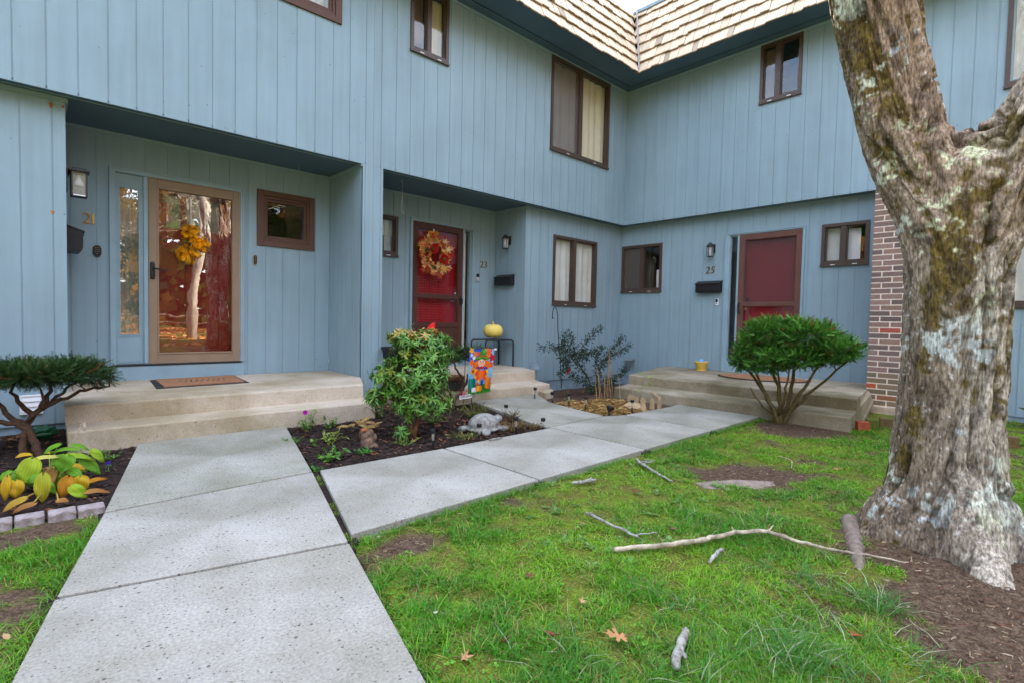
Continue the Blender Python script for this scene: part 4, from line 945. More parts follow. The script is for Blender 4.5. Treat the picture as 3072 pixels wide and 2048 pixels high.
for (x, z, r) in ((-.055, .085, .085), (.135, -.055, .09)):
    f = MB(); daisy(f, wc+Vector((x, -.055, z)), r, 18, srgb(200, 30, 24)[:3], srgb(120, 104, 40)[:3], 3, wall_rot(0, -1, 0)); f.build('red_flower', MT['petal'], wr)
for k in range(16):
    a = rs.uniform(0, 6.28); p = wc+Vector((.19*math.cos(a), -.05, .2*math.sin(a))); flat_leaf(fl, OVATE, p, .07, 0, curl=.3, col=srgb(70, 88, 42)[:3], mat3=wall_rot(0, -1, a+rs.uniform(-1, 1), .3, .3))
fl.build('green_leaves', MT['petal'], wr)
m = MB(); m.box(-3.70, -3.675, .83, .835, 2.2, 2.36); m.build('hanger', MT['white'], wr); m = MB(); m.lathe((-3.69, .845, 2.30), [(.02, -.03), (.09, .0), (.085, .02), (.03, .035)], 16, sy=.3); m.build('hanger_ornament', pmat('orange_ornament', srgb(206, 120, 30), .5), wr, smooth=True)
sp = empty('flower_swag', (-6.85, .97, 1.8), 'orange carnation swag hanging on the dark red door behind the storm glass', 'door swag'); rs = random.Random(8)
for (x, z, r) in ((-6.865, 1.895, .105), (-6.775, 1.80, .10), (-6.885, 1.675, .115)):
    m = MB()
    for k in range(70):
        th, ph = rs.uniform(0, 6.28), math.acos(rs.uniform(-.1, 1)); d = Vector((math.sin(ph)*math.cos(th), -math.cos(ph), math.sin(ph)*math.sin(th)))
        q = rs.uniform(.45, 1); p = Vector((x, .965, z))+d*r*q*Vector((1, .55, 1)).length/1.5*1.0
        c = np.array(srgb(255, 184, 26)[:3])*rs.uniform(.85, 1.2); M3 = d.to_track_quat('Z', 'Y').to_matrix() @ Matrix.Rotation(rs.uniform(0, 6.28), 3, 'Z') @ Matrix.Rotation(rs.uniform(.3, 1.2), 3, 'X')
        flat_leaf(m, [(-.35, -.4), (.35, -.4), (.6, .3), (.35, .55), (.1, .45), (-.15, .6), (-.45, .5), (-.6, .2)], p, r*.42, 0, curl=.5, col=tuple(c), mat3=M3)
    m.build('blossom', MT['petal'], sp)
m = MB(); m.tube([(-6.86, .985, 2.32), (-6.86, .98, 1.95), (-6.85, .985, 1.6)], .006, 5); m.build('ribbon', MT['white'], sp)
# gnome whose red hat shows above the shrub
gn = empty('garden_gnome', (-4.365, -.12, .268), 'garden gnome with pointed red hat mostly hidden behind the leafy shrub', 'gnome'); o = Vector((-4.365, -.12, .268))
m = MB(); m.lathe(o, [(.02, 0), (.13, .01), (.145, .1), (.12, .26), (.09, .34), (.05, .37)], 18, sy=.8); m.build('body', pmat('grey_felt', srgb(120, 120, 128), .9), gn, smooth=True)
m = MB(); m.ball(o+Vector((0, -.01, .42)), .085, 14, 10); m.ball(o+Vector((0, -.10, .42)), .022, 8, 6); m.build('head', pmat('gnome_skin', srgb(220, 170, 140), .7), gn, smooth=True)
m = MB(); m.lathe(o+Vector((0, -.05, .22)), [(.01, 0), (.05, .05), (.085, .14), (.09, .2), (.05, .22)], 14, sy=.6); m.build('beard', MT['beard'], gn, smooth=True)
m = MB(); m.tube([o+Vector((0, 0, .44)), o+Vector((0, 0, .50)), o+Vector((.005, 0, .57)), o+Vector((.02, 0, .63)), o+Vector((.045, 0, .675)), o+Vector((.06, 0, .69))], [.105, .10, .072, .046, .024, .006], 14); m.build('hat', MT['redplastic'], gn, smooth=True)
# black urn standing by the column, half hidden by the shrub
ur = empty('planter_urn', (-4.86, -.10, .265), 'dark planter urn on the middle porch behind the leafy shrub', 'planter')
m = MB(); m.lathe((-4.86, -.10, .262), [(.11, 0), (.12, .02), (.15, .2), (.17, .34), (.185, .36), (.185, .39), (.16, .39), (.15, .3), (.01, .29)], 20); m.build('pot', MT['darkplastic'], ur, smooth=True)
m = MB(); m.lathe((-4.86, -.10, .262), [(.01, .30), (.155, .305), (.15, .29)], 16); m.build('potting_soil', MT['interior'], ur)
# half barrel on the middle step
hb = empty('barrel_planter', (-4.30, -.52, .12), 'small wooden half barrel planter on the middle step behind the spreading yew', 'planter'); o = Vector((-4.30, -.52, .122)); m = MB()
n = 16
for k in range(n):
    a0, a1 = 6.2832*k/n+.012, 6.2832*(k+1)/n-.012; P = []
    for z, r in ((0, .120), (.18, .162)):
        for a, q in ((a0, r), (a1, r), (a1, r-.014), (a0, r-.014)): P.append((o.x+q*math.cos(a), o.y+q*math.sin(a), o.z+z))
    c = tuple(np.array([1, 1, 1])*random.uniform(.7, 1.2)); m.hexa(P, c)
m.build('staves', pmat('barrel_stave', srgb(128, 92, 58), .75, .2, 14, .5, 60, vcol=True), hb)
for z, r in ((.022, .127), (.115, .149)):
    m = MB(); m.lathe((o.x, o.y, o.z+z), [(r, 0), (r+.003, 0), (r+.008, .022), (r+.005, .022)], 24); m.build('hoop', MT['black'], hb)
m = MB(); m.lathe(o, [(.01, .15), (.148, .152), (.14, .02)], 18); m.build('potting_soil', MT['interior'], hb)

# ================================================================== BED ORNAMENTS
def solar(x, y, z, lean, label, h=.175, first=[None]):
    if first[0] is None:
        r = empty('solar_light', (0, 0, 0)); 
        m = MB(); m.tube([(0, 0, -.10), (0, 0, .0), (0, 0, .085)], [.002, .0075, .0085], 8); m.build('stake', MT['darkplastic'], r, local=True)
        m = MB(); m.lathe((0, 0, 0), [(.011, .085), (.012, .148)], 12); m.build('lens', screen_mat('clear_lens', srgb(196, 190, 180), .4), r, smooth=True, local=True)
        m = MB(); m.lathe((0, 0, 0), [(.021, .146), (.022, .149), (.022, .172), (.020, .176)], 16); m.build('cap', MT['darkplastic'], r, local=True)
        first[0] = r; o = r
    else: o = copy_tree(first[0])
    o.location = (x, y, z+h-.175); o.rotation_euler = (lean[0], lean[1], random.uniform(0, 6)); tag(o, label, 'solar light', 'black solar path lights')
for x, y, l, lb, h in ((-5.866, -2.401, (0, .06), 'black solar light in front of the leafy shrub, nearest the tree stump', .15), (-5.447, -2.46, (0, 0), 'black solar light standing before the stone turtle body', .155), (-4.985, -2.431, (0, -.08), 'black solar light beside the stone turtle head', .16),
    (-4.450, -1.68, (.05, .1), 'black solar light behind the turtle at the edge of the middle path', .12), (-3.37, -1.07, (0, -.08), 'black solar light by the corner of the middle step', .165), (-3.38, -1.393, (.1, .38), 'strongly tilted solar light left of the red ribbon', .165),
    (-3.397, -1.684, (0, 0), 'solar light in straw in front of the wire hook pole', .16), (-3.53, -2.045, (0, -.05), 'solar light in straw in front of the pale dry stalks', .175), (-3.247, -2.489, (0, 0), 'solar light beside the curved picket edging', .17), (-4.60, -2.398, (0, 0), 'solar light at the right corner of the turtle bed', .10)):
    solar(x, y, -.02, l, lb, h)
sl = empty('solar_spotlight', (-3.575, -2.40, -.02), 'round black solar spotlight leaning over the path edge in the straw bed', 'solar light'); o = Vector((-3.575, -2.405, -.02))
m = MB(); m.tube([o+Vector((0, 0, -.06)), o, o+Vector((.03, .008, .055))], [.003, .011, .013], 8); m.build('stake', MT['darkplastic'], sl)
m = MB(); q = Matrix.Rotation(.5, 3, 'Y'); cs = o+Vector((.05, .012, .09)); 
pts = [(.014, -.045), (.02, -.03), (.042, -.006), (.046, .0), (.046, .012), (.04, .02), (.002, .022)]
mm_ = MB(); mm_.lathe((0, 0, 0), pts, 20); m.add([tuple(cs+q @ Vector(v)) for v in mm_.v], mm_.f); m.build('lamp_head', MT['darkplastic'], sl, smooth=True)
# garden flag
fs = empty('garden_flag', (-4.53, -1.067, -.02), 'autumn garden flag with a scarecrow and pumpkins on a thin black stand', 'garden flag')
m = MB(); m.tube([(-4.535, -1.06, -.06), (-4.52, -1.06, .40), (-4.515, -1.06, .665), (-4.50, -1.06, .675), (-4.08, -1.06, .672)], .0045, 6); m.tube([(-4.515, -1.06, .665), (-4.535, -1.06, .685), (-4.55, -1.06, .67), (-4.535, -1.06, .655), (-4.52, -1.06, .665)], .003, 6); m.build('stand', MT['black'], fs)
FC = [Vector((-4.466, 0, .672)), Vector((-4.079, 0, .664)), Vector((-4.142, 0, .150)), Vector((-4.486, 0, .137))]
def fpt(u, v, lift=0):     # u to the right, v downwards, both 0..1
    p = (FC[0]*(1-u)+FC[1]*u)*(1-v)+(FC[3]*(1-u)+FC[2]*u)*v; p.y = -1.068+.010*math.sin(u*5+v*3)*v-.012*v-lift; return p
m = MB(); n = 14
for j in range(n):
    for i in range(n):
        v = (j+.5)/n; u = (i+.5)/n; c = srgb(36, 92, 206) if v < .3 and u < .5 else (srgb(120, 186, 236) if v < .82 else srgb(44, 124, 48))
        if .28 < v < .6 and (u < .2 or u > .85): c = srgb(140, 200, 240)
        m.face([fpt(i/n, j/n), fpt((i+1)/n, j/n), fpt((i+1)/n, (j+1)/n), fpt(i/n, (j+1)/n)], c[:3])
lay = [.0006]
def blob(pts, col): 
    lay[0] += .00012; b = [fpt(u, v, lay[0]) for u, v in pts]; c = fpt(sum(p[0] for p in pts)/len(pts), sum(p[1] for p in pts)/len(pts), lay[0])
    for i in range(len(b)): m.face([c, b[i], b[(i+1) % len(b)]], srgb(*col)[:3])
def oval(u, v, a, b, col, n=14, ph=0, k=0): blob([(u+a*math.cos(t)*(1+k*math.sin(5*t+ph)), v+b*math.sin(t)*(1+k*math.sin(5*t+ph))) for t in [6.2832*i/n for i in range(n)]], col)
rs = random.Random(2)
for u, v, s_, c in ((.1, .04, .09, (250, 180, 40)), (.12, .30, .1, (250, 120, 40)), (.25, .12, .09, (250, 130, 60)), (.38, .1, .06, (240, 90, 40)), (.78, .08, .14, (246, 110, 36)), (.92, .2, .12, (210, 24, 60)), (.9, .36, .1, (240, 90, 50)), (.72, .18, .09, (250, 120, 40)), (.62, .02, .05, (250, 170, 40)), (.2, .2, .06, (246, 240, 236)), (.1, .14, .06, (210, 224, 250))):
    oval(u, v, s_, s_*.7, c, 15, rs.uniform(0, 6), .35)
oval(.28, .36, .13, .09, (244, 110, 40), 18, 1, .12); oval(.72, .36, .16, .10, (244, 116, 40), 18, 2, .12); oval(.5, .30, .26, .05, (250, 130, 44), 18, 0, .1)
oval(.55, .10, .13, .10, (70, 140, 40)); oval(.6, .05, .07, .04, (110, 180, 50)); oval(.52, .17, .20, .03, (180, 92, 40)); oval(.52, .215, .30, .042, (90, 160, 40)); oval(.46, .225, .2, .025, (52, 112, 30))
oval(.5, .31, .135, .085, (250, 206, 176)); oval(.44, .33, .035, .02, (246, 150, 120)); oval(.57, .33, .035, .02, (246, 150, 120)); oval(.45, .28, .018, .016, (40, 30, 30)); oval(.56, .28, .018, .016, (40, 30, 30))
blob([(.5, .285), (.525, .32), (.485, .32)], (150, 60, 30)); blob([(.44, .35), (.5, .365), (.57, .35), (.5, .357)], (150, 40, 40))
oval(.52, .42, .14, .035, (180, 50, 70)); oval(.36, .44, .08, .05, (120, 60, 130)); oval(.68, .45, .08, .05, (60, 70, 160)); oval(.3, .5, .09, .06, (250, 190, 50), 15, 0, .2); oval(.72, .52, .1, .06, (250, 200, 70), 15, 0, .2)
for k, (u, w_) in enumerate(((.36, .1), (.64, .1), (.43, .09), (.57, .09), (.5, .08))): oval(u, .585, w_, .115, ((228, 70, 24), (232, 76, 26), (244, 92, 30), (244, 96, 30), (252, 116, 40))[k])
oval(.17, .49, .10, .075, (250, 150, 30), 20, 0, .25); oval(.17, .49, .045, .035, (110, 60, 24)); oval(.26, .62, .06, .04, (236, 170, 60)); oval(.74, .62, .06, .04, (236, 170, 60))
for k in range(4): oval(.06+.055*k, .76, .06, .12, ((24, 122, 110), (40, 150, 130), (30, 132, 118), (20, 104, 98))[k])
for k in range(4): oval(.74+.055*k, .76+.01*k, .06, .14, ((244, 130, 26), (252, 156, 40), (246, 134, 24), (226, 110, 20))[k])
oval(.36, .78, .06, .05, (220, 70, 30)); oval(.40, .72, .05, .04, (250, 190, 60)); oval(.55, .74, .065, .08, (44, 82, 190)); oval(.55, .80, .03, .10, (40, 50, 110)); oval(.545, .68, .045, .03, (90, 130, 220))
for k in range(3): oval(.17+.05*k, .90, .05, .055, ((220, 216, 240), (240, 238, 250), (226, 222, 244))[k])
for k in range(4): oval(.34+.055*k, .88, .055, .065, ((250, 160, 20), (254, 186, 50), (250, 166, 24), (236, 140, 16))[k])
for k in range(26): u = k/25.; blob([(u-.02, .995), (u+rs.uniform(-.02, .02), .90+rs.uniform(0, .05)), (u+.025, .995)], (40+rs.randint(0, 50), 130+rs.randint(-20, 40), 44))
m.build('flag', pmat('printed_cloth', WHITE, .8, .03, 6, vcol=True, trans=.25), fs)
m = MB(); m.box(-4.085, -4.05, -1.075, -1.065, .650, .672); m.build('flag_sleeve', MT['white'], fs)
# rose sign
sg = empty('garden_sign', (-4.52, -1.09, -.02), "small white garden sign with pink roses below the flag", 'garden sign')
m = MB(); m.hexa([(-4.612, -1.09, .098), (-4.612, -1.084, .098), (-4.432, -1.084, .106), (-4.432, -1.09, .106), (-4.612, -1.09, .143), (-4.612, -1.084, .143), (-4.432, -1.084, .151), (-4.432, -1.09, .151)]); m.build('board', MT['white'], sg)
cu = bpy.data.curves.new('t', 'FONT'); cu.body = "MOM'S GARDEN"; cu.size = .030; cu.extrude = .0006
ob = bpy.data.objects.new('t', cu); COL.objects.link(ob); me = bpy.data.meshes.new_from_object(ob.evaluated_get(bpy.context.evaluated_depsgraph_get())); bpy.data.objects.remove(ob)
vs = np.zeros(len(me.vertices)*3); me.vertices.foreach_get('co', vs); vs = vs.reshape(-1, 3); wx = vs[:, 0].max(); k = .164/wx
vv = np.stack([-4.604+vs[:, 0]*k, -1.0905-vs[:, 2], .109+vs[:, 0]*k*.045+vs[:, 1]*1.15], 1)-np.array((-4.52, -1.09, -.02)); me.vertices.foreach_set('co', vv.ravel()); me.materials.clear(); me.materials.append(MT['black']); me.name = 'lettering'
o = bpy.data.objects.new('lettering', me); COL.objects.link(o); o.parent = sg
rs = random.Random(6)
for x, z, c, r in ((-4.592, .158, (200, 30, 80), .020), (-4.562, .178, (240, 180, 170), .017), (-4.555, .155, (236, 130, 180), .018), (-4.515, .190, (240, 110, 180), .016), (-4.518, .165, (236, 190, 150), .021)):
    m = MB()
    for k in range(14):
        a = k*2.4; q = r*(k/14.)**.6; flat_leaf(m, OVATE, (x+q*math.cos(a)*.7, -1.094-.006*(1-k/14.), z+q*math.sin(a)*.7), r*.9, 0, curl=.5, col=tuple(np.array(srgb(*c)[:3])*rs.uniform(.75, 1.15)), mat3=wall_rot(0, -1, a, -.4, 0))
    m.build('rose', MT['petal'], sg)
m = MB(); m.box(-4.44, -4.428, -1.086, -1.083, -.08, .11); m.build('stake', MT['darkplastic'], sg)
# stone turtle: ellipsoids fused into one weathered surface
def fused(name, balls, vox, mat, origin, amp=.004, fr=30):
    mb = MB()
    for c, r, sc, rz in balls:
        t_ = MB(); t_.ball((0, 0, 0), r, 20, 14, sc=sc); Rz = Matrix.Rotation(rz, 3, 'Z'); mb.add([tuple(Vector(c)+Rz @ Vector(v)) for v in t_.v], t_.f)
    o = mb.build(name, mat, None, origin=origin); md = o.modifiers.new('r', 'REMESH'); md.mode = 'VOXEL'; md.voxel_size = vox
    sm_ = o.modifiers.new('s', 'SMOOTH'); sm_.iterations = 4
    me = bpy.data.meshes.new_from_object(o.evaluated_get(bpy.context.evaluated_depsgraph_get())); o.modifiers.clear(); o.data = me; me.name = name
    co = np.zeros(len(me.vertices)*3); me.vertices.foreach_get('co', co); co = co.reshape(-1, 3); nr = np.zeros_like(co).ravel(); me.vertices.foreach_get('normal', nr); nr = nr.reshape(-1, 3)
    co = co+nr*(amp*fbm(co*fr, 3))[:, None]; me.vertices.foreach_set('co', co.ravel()); me.polygons.foreach_set('use_smooth', [True]*len(me.polygons)); me.update(); return o
tmat = pmat('weathered_stone', srgb(96, 92, 94), .9, .1, 24, 1, 90, col2=srgb(168, 168, 162), detail=7)
D = Vector((.86, .22, 0)).normalized(); Sd = Vector((-D.y, D.x, 0)); tc0 = Vector((-5.13, -2.14, -.01)); ang = math.atan2(D.y, D.x)
B = [(tc0+Vector((0, 0, .045)), .15, (1.12, .92, .72), ang), (tc0+Vector((0, 0, .02)), .165, (1.12, .95, .18), ang), (tc0+D*.17+Vector((0, 0, .05)), .05, (1.1, .8, .8), ang), (tc0+D*.225+Vector((0, 0, .07)), .052, (1.15, .9, .85), ang)]
for s_, f in ((1, .10), (-1, .12), (1, -.11), (-1, -.14)): B.append((tc0+D*f+Sd*s_*.13+Vector((0, 0, .012)), .062, (1.15, .72, .5), ang+s_*.7*(1 if f > 0 else -1)))
tu = fused('turtle_statue', B, .008, tmat, tuple(tc0), .006, 22); tag(tu, 'lichen spotted grey stone turtle in the bed beside the path', 'statue')
# shepherd hook pole, ribbon
m = MB(); m.tube([(-1.66, -.02, -.1), (-1.69, .0, .4), (-1.725, .03, .85), (-1.735, .04, 1.10), (-1.75, .045, 1.2), (-1.785, .05, 1.243), (-1.825, .05, 1.225), (-1.845, .05, 1.16), (-1.85, .05, 1.07), (-1.84, .05, 1.05), (-1.825, .05, 1.07)], .007, 8)
tag(m.build('shepherd_hook', MT['black'], None, smooth=True, origin=(-1.66, -.02, -.03)), 'thin black shepherd hook pole before the wall between window and holly', 'hook pole')
# curved picket edging: seven linked pickets and two loose pieces
pe = empty('picket_edging', (-2.78, -2.40, -.02), 'curved tan picket edging at the corner of the weathered step', 'edging')
def picket(x, y, yaw, h=.13, wd=.062, lean=0, parent=None, name='picket', z=-.025):
    m = MB(); pr = [(-wd/2, 0), (wd/2, 0), (wd/2, h*.72), (wd*.28, h*.95), (0, h), (-wd*.28, h*.95), (-wd/2, h*.72)]
    R = Matrix.Rotation(yaw, 3, 'Z') @ Matrix.Rotation(lean, 3, 'X'); f = [tuple(Vector((x, y, z))+R @ Vector((a, -.008, b))) for a, b in pr]; k = [tuple(Vector((x, y, z))+R @ Vector((a, .008, b))) for a, b in pr]; n = len(pr)
    m.add(f+k, [tuple(range(n)), tuple(range(n, 2*n))[::-1]]+[(i, n+i, n+(i+1) % n, (i+1) % n) for i in range(n)])
    return m.build(name, MT['picket'], parent, bevel=.003) if parent else m.build(name, MT['picket'], None, origin=(x, y, z), bevel=.003)
for x, y, a in ((-2.66, -2.10, -1.3), (-2.60, -2.02, -1.0), (-2.73, -2.20, -1.1), (-2.74, -2.30, -.75), (-2.69, -2.395, -.55), (-2.60, -2.44, -.25), (-2.50, -2.40, .35)): picket(x, y, a, .135, parent=pe)
tag(picket(-2.93, -2.43, -.9, .10, .06, -.3, None, 'loose_picket'), 'short loose tan picket leaning at the path corner', 'edging picket')
tag(picket(-2.42, -2.36, .4, .15, .07, -.9, None, 'loose_picket', z=.06), 'loose tan picket lying across the top of the curved edging', 'edging picket')
m = MB(); m.prism([(-3.03, -2.30), (-2.90, -2.38), (-2.80, -2.30), (-2.86, -2.20), (-2.98, -2.18)], -.03, .03, top=[.02, .005, .05, .06, .03]); tag(m.build('flat_stone', MT['picket'], None, origin=(-2.91, -2.28, -.03), bevel=.006), 'flat tan stone lying in the straw beside the picket edging', 'stone')
m = MB(); m.prism([(-3.06, -.98), (-2.86, -.93), (-2.72, -.80), (-2.80, -.76), (-3.02, -.80)], -.06, .05, top=[.04, .045, .05, .055, .05]); tag(m.build('step_stone', MT['porch'], None, origin=(-2.9, -.87, -.05), bevel=.012), 'low concrete stone at the right foot of the middle step', 'stone')
# scalloped edging blocks of the hosta bed
for i, (x, lb) in enumerate(((-8.012, 'scalloped edging stone touching the path'), (-8.125, 'scalloped edging stone, second one from the path'), (-8.245, 'scalloped edging stone below the yellow hosta leaves, third one from the path'), (-8.36, 'scalloped edging stone, fourth one from the path'), (-8.475, 'scalloped edging stone, fifth one from the path'), (-8.59, 'scalloped edging stone farthest from the path'))):
    y = -2.440+.03*(i > 2)*(i-2)*.5+.006*((i*37) % 5-2); z = -.06; n = 9; m = MB(); w_ = .054
    top = [.035+.006*math.sin(i*2.1)+(.010*math.cos(5*(k/8.)*3.1416)) for k in range(n)]
    fr = [(x-w_+2*w_*k/8., y-.042-.012*abs(math.sin(2*3.1416*k/8.))) for k in range(9)]; bk = [(x-w_+2*w_*k/8., y+.042) for k in range(9)][::-1]
    poly = fr+bk; m.prism(poly, z, 0, top=[.008+.010*math.sin(3.1416*k/8)+.004*math.sin(i*3+k) for k in range(9)]+[.014]*9)
    o = m.build('edging_stone', MT['stonegrey'], None, origin=(x, y, z), bevel=.006); tag(o, lb, 'edging stone', 'scalloped edging stones in a row')
# three odd bricks at the foot of the brick wall, one more beyond the tree
for x, y, rz, c, lb in ((-2.02, -4.42, .5, srgb(168, 84, 58), 'clean orange red brick at the corner of the weathered step'), (-1.80, -4.455, .35, srgb(92, 104, 40), 'moss covered brick between the red brick and the tree'), (-1.60, -4.53, .3, srgb(112, 92, 62), 'half mossy brick against the tree trunk'), (-1.75, -5.50, .1, srgb(120, 98, 64), 'mossy brick of the bed edge beyond the tree trunk')):
    m = MB(); R = Matrix.Rotation(rz, 3, 'Z'); mm2 = MB(); mm2.box(-.05, .05, -.055, .055, -.05, .105); m.add([tuple(Vector((x, y, -.04))+R @ Vector(v)) for v in mm2.v], mm2.f)
    tag(m.build('brick', pmat('loose_brick', c, .9, .15, 20, .8, 80, col2=tuple(np.array(c)*.6)), None, origin=(x, y, -.04), bevel=.004), lb, 'brick')
m = MB(); rs = random.Random(21); cb = Vector((-8.153, -.255, .04)); V = []
for i in range(11):
    for j in range(18):
        t, a = math.pi*i/10, 6.2832*j/18; r = 1+rs.uniform(-.13, .13); V.append((cb.x+.095*r*math.sin(t)*math.cos(a), cb.y+.05*r*math.sin(t)*math.sin(a), cb.z-.052*r*math.cos(t)))
m.add(V, [(i*18+j, i*18+(j+1) % 18, (i+1)*18+(j+1) % 18, (i+1)*18+j) for i in range(10) for j in range(18)]); tag(m.build('plastic_bag', MT['bag'], None, origin=tuple(cb)), 'crumpled green plastic bag behind the flat topped yew', 'bag')

# ================================================================== PLANTS
def leaf3(mb, p, d, up, L_, W_, col, fold=.25, droop=.25, segs=3, mi=0, shape=(.0, .75, 1., .6, 0)):
    """a leaf blade folded along its midrib, arching over; p base, d direction, up blade normal"""
    d = d.normalized(); s_ = d.cross(up); 
    if s_.length < 1e-4: s_ = d.orthogonal()
    s_.normalize(); n_ = s_.cross(d); b = len(mb.v)
    for i in range(segs+1):
        t = i/segs; w = W_*.5*(math.sin(math.pi*min(1, t**.8*.97+.03)))**.9 if 0 < i < segs else W_*.04
        c = p+d*(L_*t)-n_*(droop*L_*t*t); 
        mb.v += [tuple(c-s_*w+n_*w*fold), tuple(c), tuple(c+s_*w+n_*w*fold)]
    for i in range(segs):
        q = b+i*3
        for f in ((q, q+1, q+4, q+3), (q+1, q+2, q+5, q+4)): mb.f.append(f); mb.c.append(col); mb.m.append(mi)
def rdir(rs, zmin=-1.):
    while True:
        v = Vector((rs.gauss(0, 1), rs.gauss(0, 1), rs.gauss(0, 1)))
        if v.length > .1:
            v.normalize()
            if v.z >= zmin: return v
def mixc(rs, a, b, j=.15):
    t = rs.random(); k = rs.uniform(1-j, 1+j); return tuple((a[i]*(1-t)+b[i]*t)*k for i in range(3))
def sprig(mb, p, d, L_, rs, ca, cb, nl=.019, nw=.0028, pairs=9, flat=None):
    """yew twig: two ranks of flat needles"""
    d = d.normalized(); up = flat or rdir(rs); s_ = d.cross(up).normalized(); n_ = s_.cross(d)
    col = mixc(rs, ca, cb, .25)
    for k in range(pairs):
        t = (k+.5)/pairs; c = p+d*(L_*t)+n_*(-.12*L_*t*t)
        for sg in (-1, 1):
            nd = (s_*sg*(1-.25*t)+d*(.45+.6*t)+n_*rs.uniform(-.25, .45)).normalized(); l_ = nl*(1-.35*t)*rs.uniform(.8, 1.2); w = d*nw
            e = c+nd*l_; mb.face([c-w, c+nd*l_*.5-w*.9, e, c+nd*l_*.5+w*.9, c+w], col)
def bez(a, b, bend, rs, n=6):
    a, b = Vector(a), Vector(b); k = (a+b)/2+Vector((rs.uniform(-1, 1), rs.uniform(-1, 1), rs.uniform(-.3, 1)))*bend
    return [a*(1-t)**2+k*2*t*(1-t)+b*t*t for t in [i/n for i in range(n+1)]]
def wiggle(pts, amp, rs): return [p+Vector((rs.uniform(-1, 1), rs.uniform(-1, 1), rs.uniform(-1, 1)))*amp*(0 < i < len(pts)-1) for i, p in enumerate(pts)]
def yew(label, base, blobs, stems, nspr, cols, rs, bark, name='clipped_yew', brown=.02, sl=.075, nl=.019, nw=.0028, flatup=.6, shell=.55, nbr=60, stem_r=.02, low=None, spread=.5):
    """woody stems fan out into twigs; sprigs of needles fill the outer part of a clipped crown made of several lobes"""
    r = empty(name, base, label, 'shrub'); m = MB(); ends = []
    for st in stems:
        pts = [Vector(p) for p in st[0]]; fine = []
        for i in range(len(pts)-1):
            fine += [pts[i].lerp(pts[i+1], t) for t in (0, .33, .66)]
        fine.append(pts[-1]); fine = wiggle(fine, .010, rs); n = len(fine)
        m.tube(fine, [st[1]*(1-i/(n-1))+st[2]*i/(n-1) for i in range(n)], 7); ends += fine[int(n*.45):]
    tot = sum(b[1][0]*b[1][1]*b[1][2] for b in blobs)
    def pick(shellonly=True):
        x = rs.random()*tot; 
        for b in blobs:
            x -= b[1][0]*b[1][1]*b[1][2]
            if x <= 0: break
        d = rdir(rs); q = (rs.random()**.5*(1-shell)+shell) if shellonly else rs.random()**.4
        return b, Vector(b[0])+Vector((d.x*b[1][0], d.y*b[1][1], d.z*b[1][2]))*q*rs.uniform(.82, 1.12), d
    for k in range(nbr):
        b, p, d = pick(False); e = min(ends, key=lambda q: (q-p).length+.6*max(0, q.z-p.z+.03)); 
        if (e-p).length < .7: 
            g = wiggle(bez(e, p, .05, rs, 5), .008, rs); m.tube(g, [.0075, .006, .005, .004, .003, .002], 5)
            ends.append(g[3])
    m.build('stems', bark, r, smooth=True)
    m = MB()
    for k in range(nspr):
        b, p, d = pick(); 
        if low is not None and p.z < low+rs.uniform(-.03, .05): continue
        g = (d*Vector((1, 1, .6)).length*.6+Vector((rs.uniform(-.6, .6), rs.uniform(-.6, .6), rs.uniform(-.1, .7)))).normalized()
        ca, cb = cols; 
        if rs.random() < brown: ca = cb = srgb(150, 84, 40)
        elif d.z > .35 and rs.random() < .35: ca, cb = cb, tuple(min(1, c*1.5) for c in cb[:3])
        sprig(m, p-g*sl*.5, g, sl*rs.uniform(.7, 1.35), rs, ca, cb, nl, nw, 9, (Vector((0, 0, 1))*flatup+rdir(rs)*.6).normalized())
    m.build('needles', MT['needle'], r); return r
rs = random.Random(31)
gL = (srgb(34, 54, 30), srgb(62, 92, 44))
S_ = lambda *p: list(p)
yew('flat topped dark yew with bare twisted trunk beside the wide porch', (-8.235, -.78, -.03),
    [((-8.28, -.72, .565), (.42, .40, .085)), ((-8.02, -.70, .575), (.26, .30, .085)), ((-7.84, -.74, .52), (.13, .18, .085)), ((-8.62, -.70, .56), (.32, .36, .09)), ((-8.2, -.9, .54), (.4, .2, .07))],
    [(S_((-8.265, -.77, -.06), (-8.265, -.77, .10), (-8.25, -.76, .19), (-8.33, -.76, .24), (-8.40, -.75, .36), (-8.45, -.74, .50)), .030, .010),
     (S_((-8.19, -.82, -.06), (-8.20, -.81, .06), (-8.24, -.78, .15), (-8.30, -.76, .20), (-8.42, -.78, .24), (-8.58, -.74, .40), (-8.66, -.72, .52)), .028, .010),
     (S_((-8.25, -.76, .18), (-8.20, -.75, .26), (-8.14, -.74, .34), (-8.11, -.74, .46), (-8.09, -.72, .56)), .024, .008),
     (S_((-8.21, -.75, .25), (-8.27, -.72, .33), (-8.32, -.70, .42), (-8.30, -.70, .54)), .02, .007),
     (S_((-8.17, -.75, .29), (-8.06, -.76, .35), (-7.95, -.77, .41), (-7.86, -.77, .425), (-7.78, -.76, .44), (-7.74, -.75, .50)), .016, .005),
     (S_((-8.15, -.75, .31), (-8.05, -.73, .40), (-7.97, -.72, .47), (-7.92, -.70, .55)), .014, .005),
     (S_((-8.25, -.76, .2), (-8.18, -.84, .30), (-8.16, -.90, .42), (-8.18, -.92, .52)), .014, .005)],
    4200, gL, rs, MT['twig'], nbr=90, low=.445, brown=.015, flatup=.5)
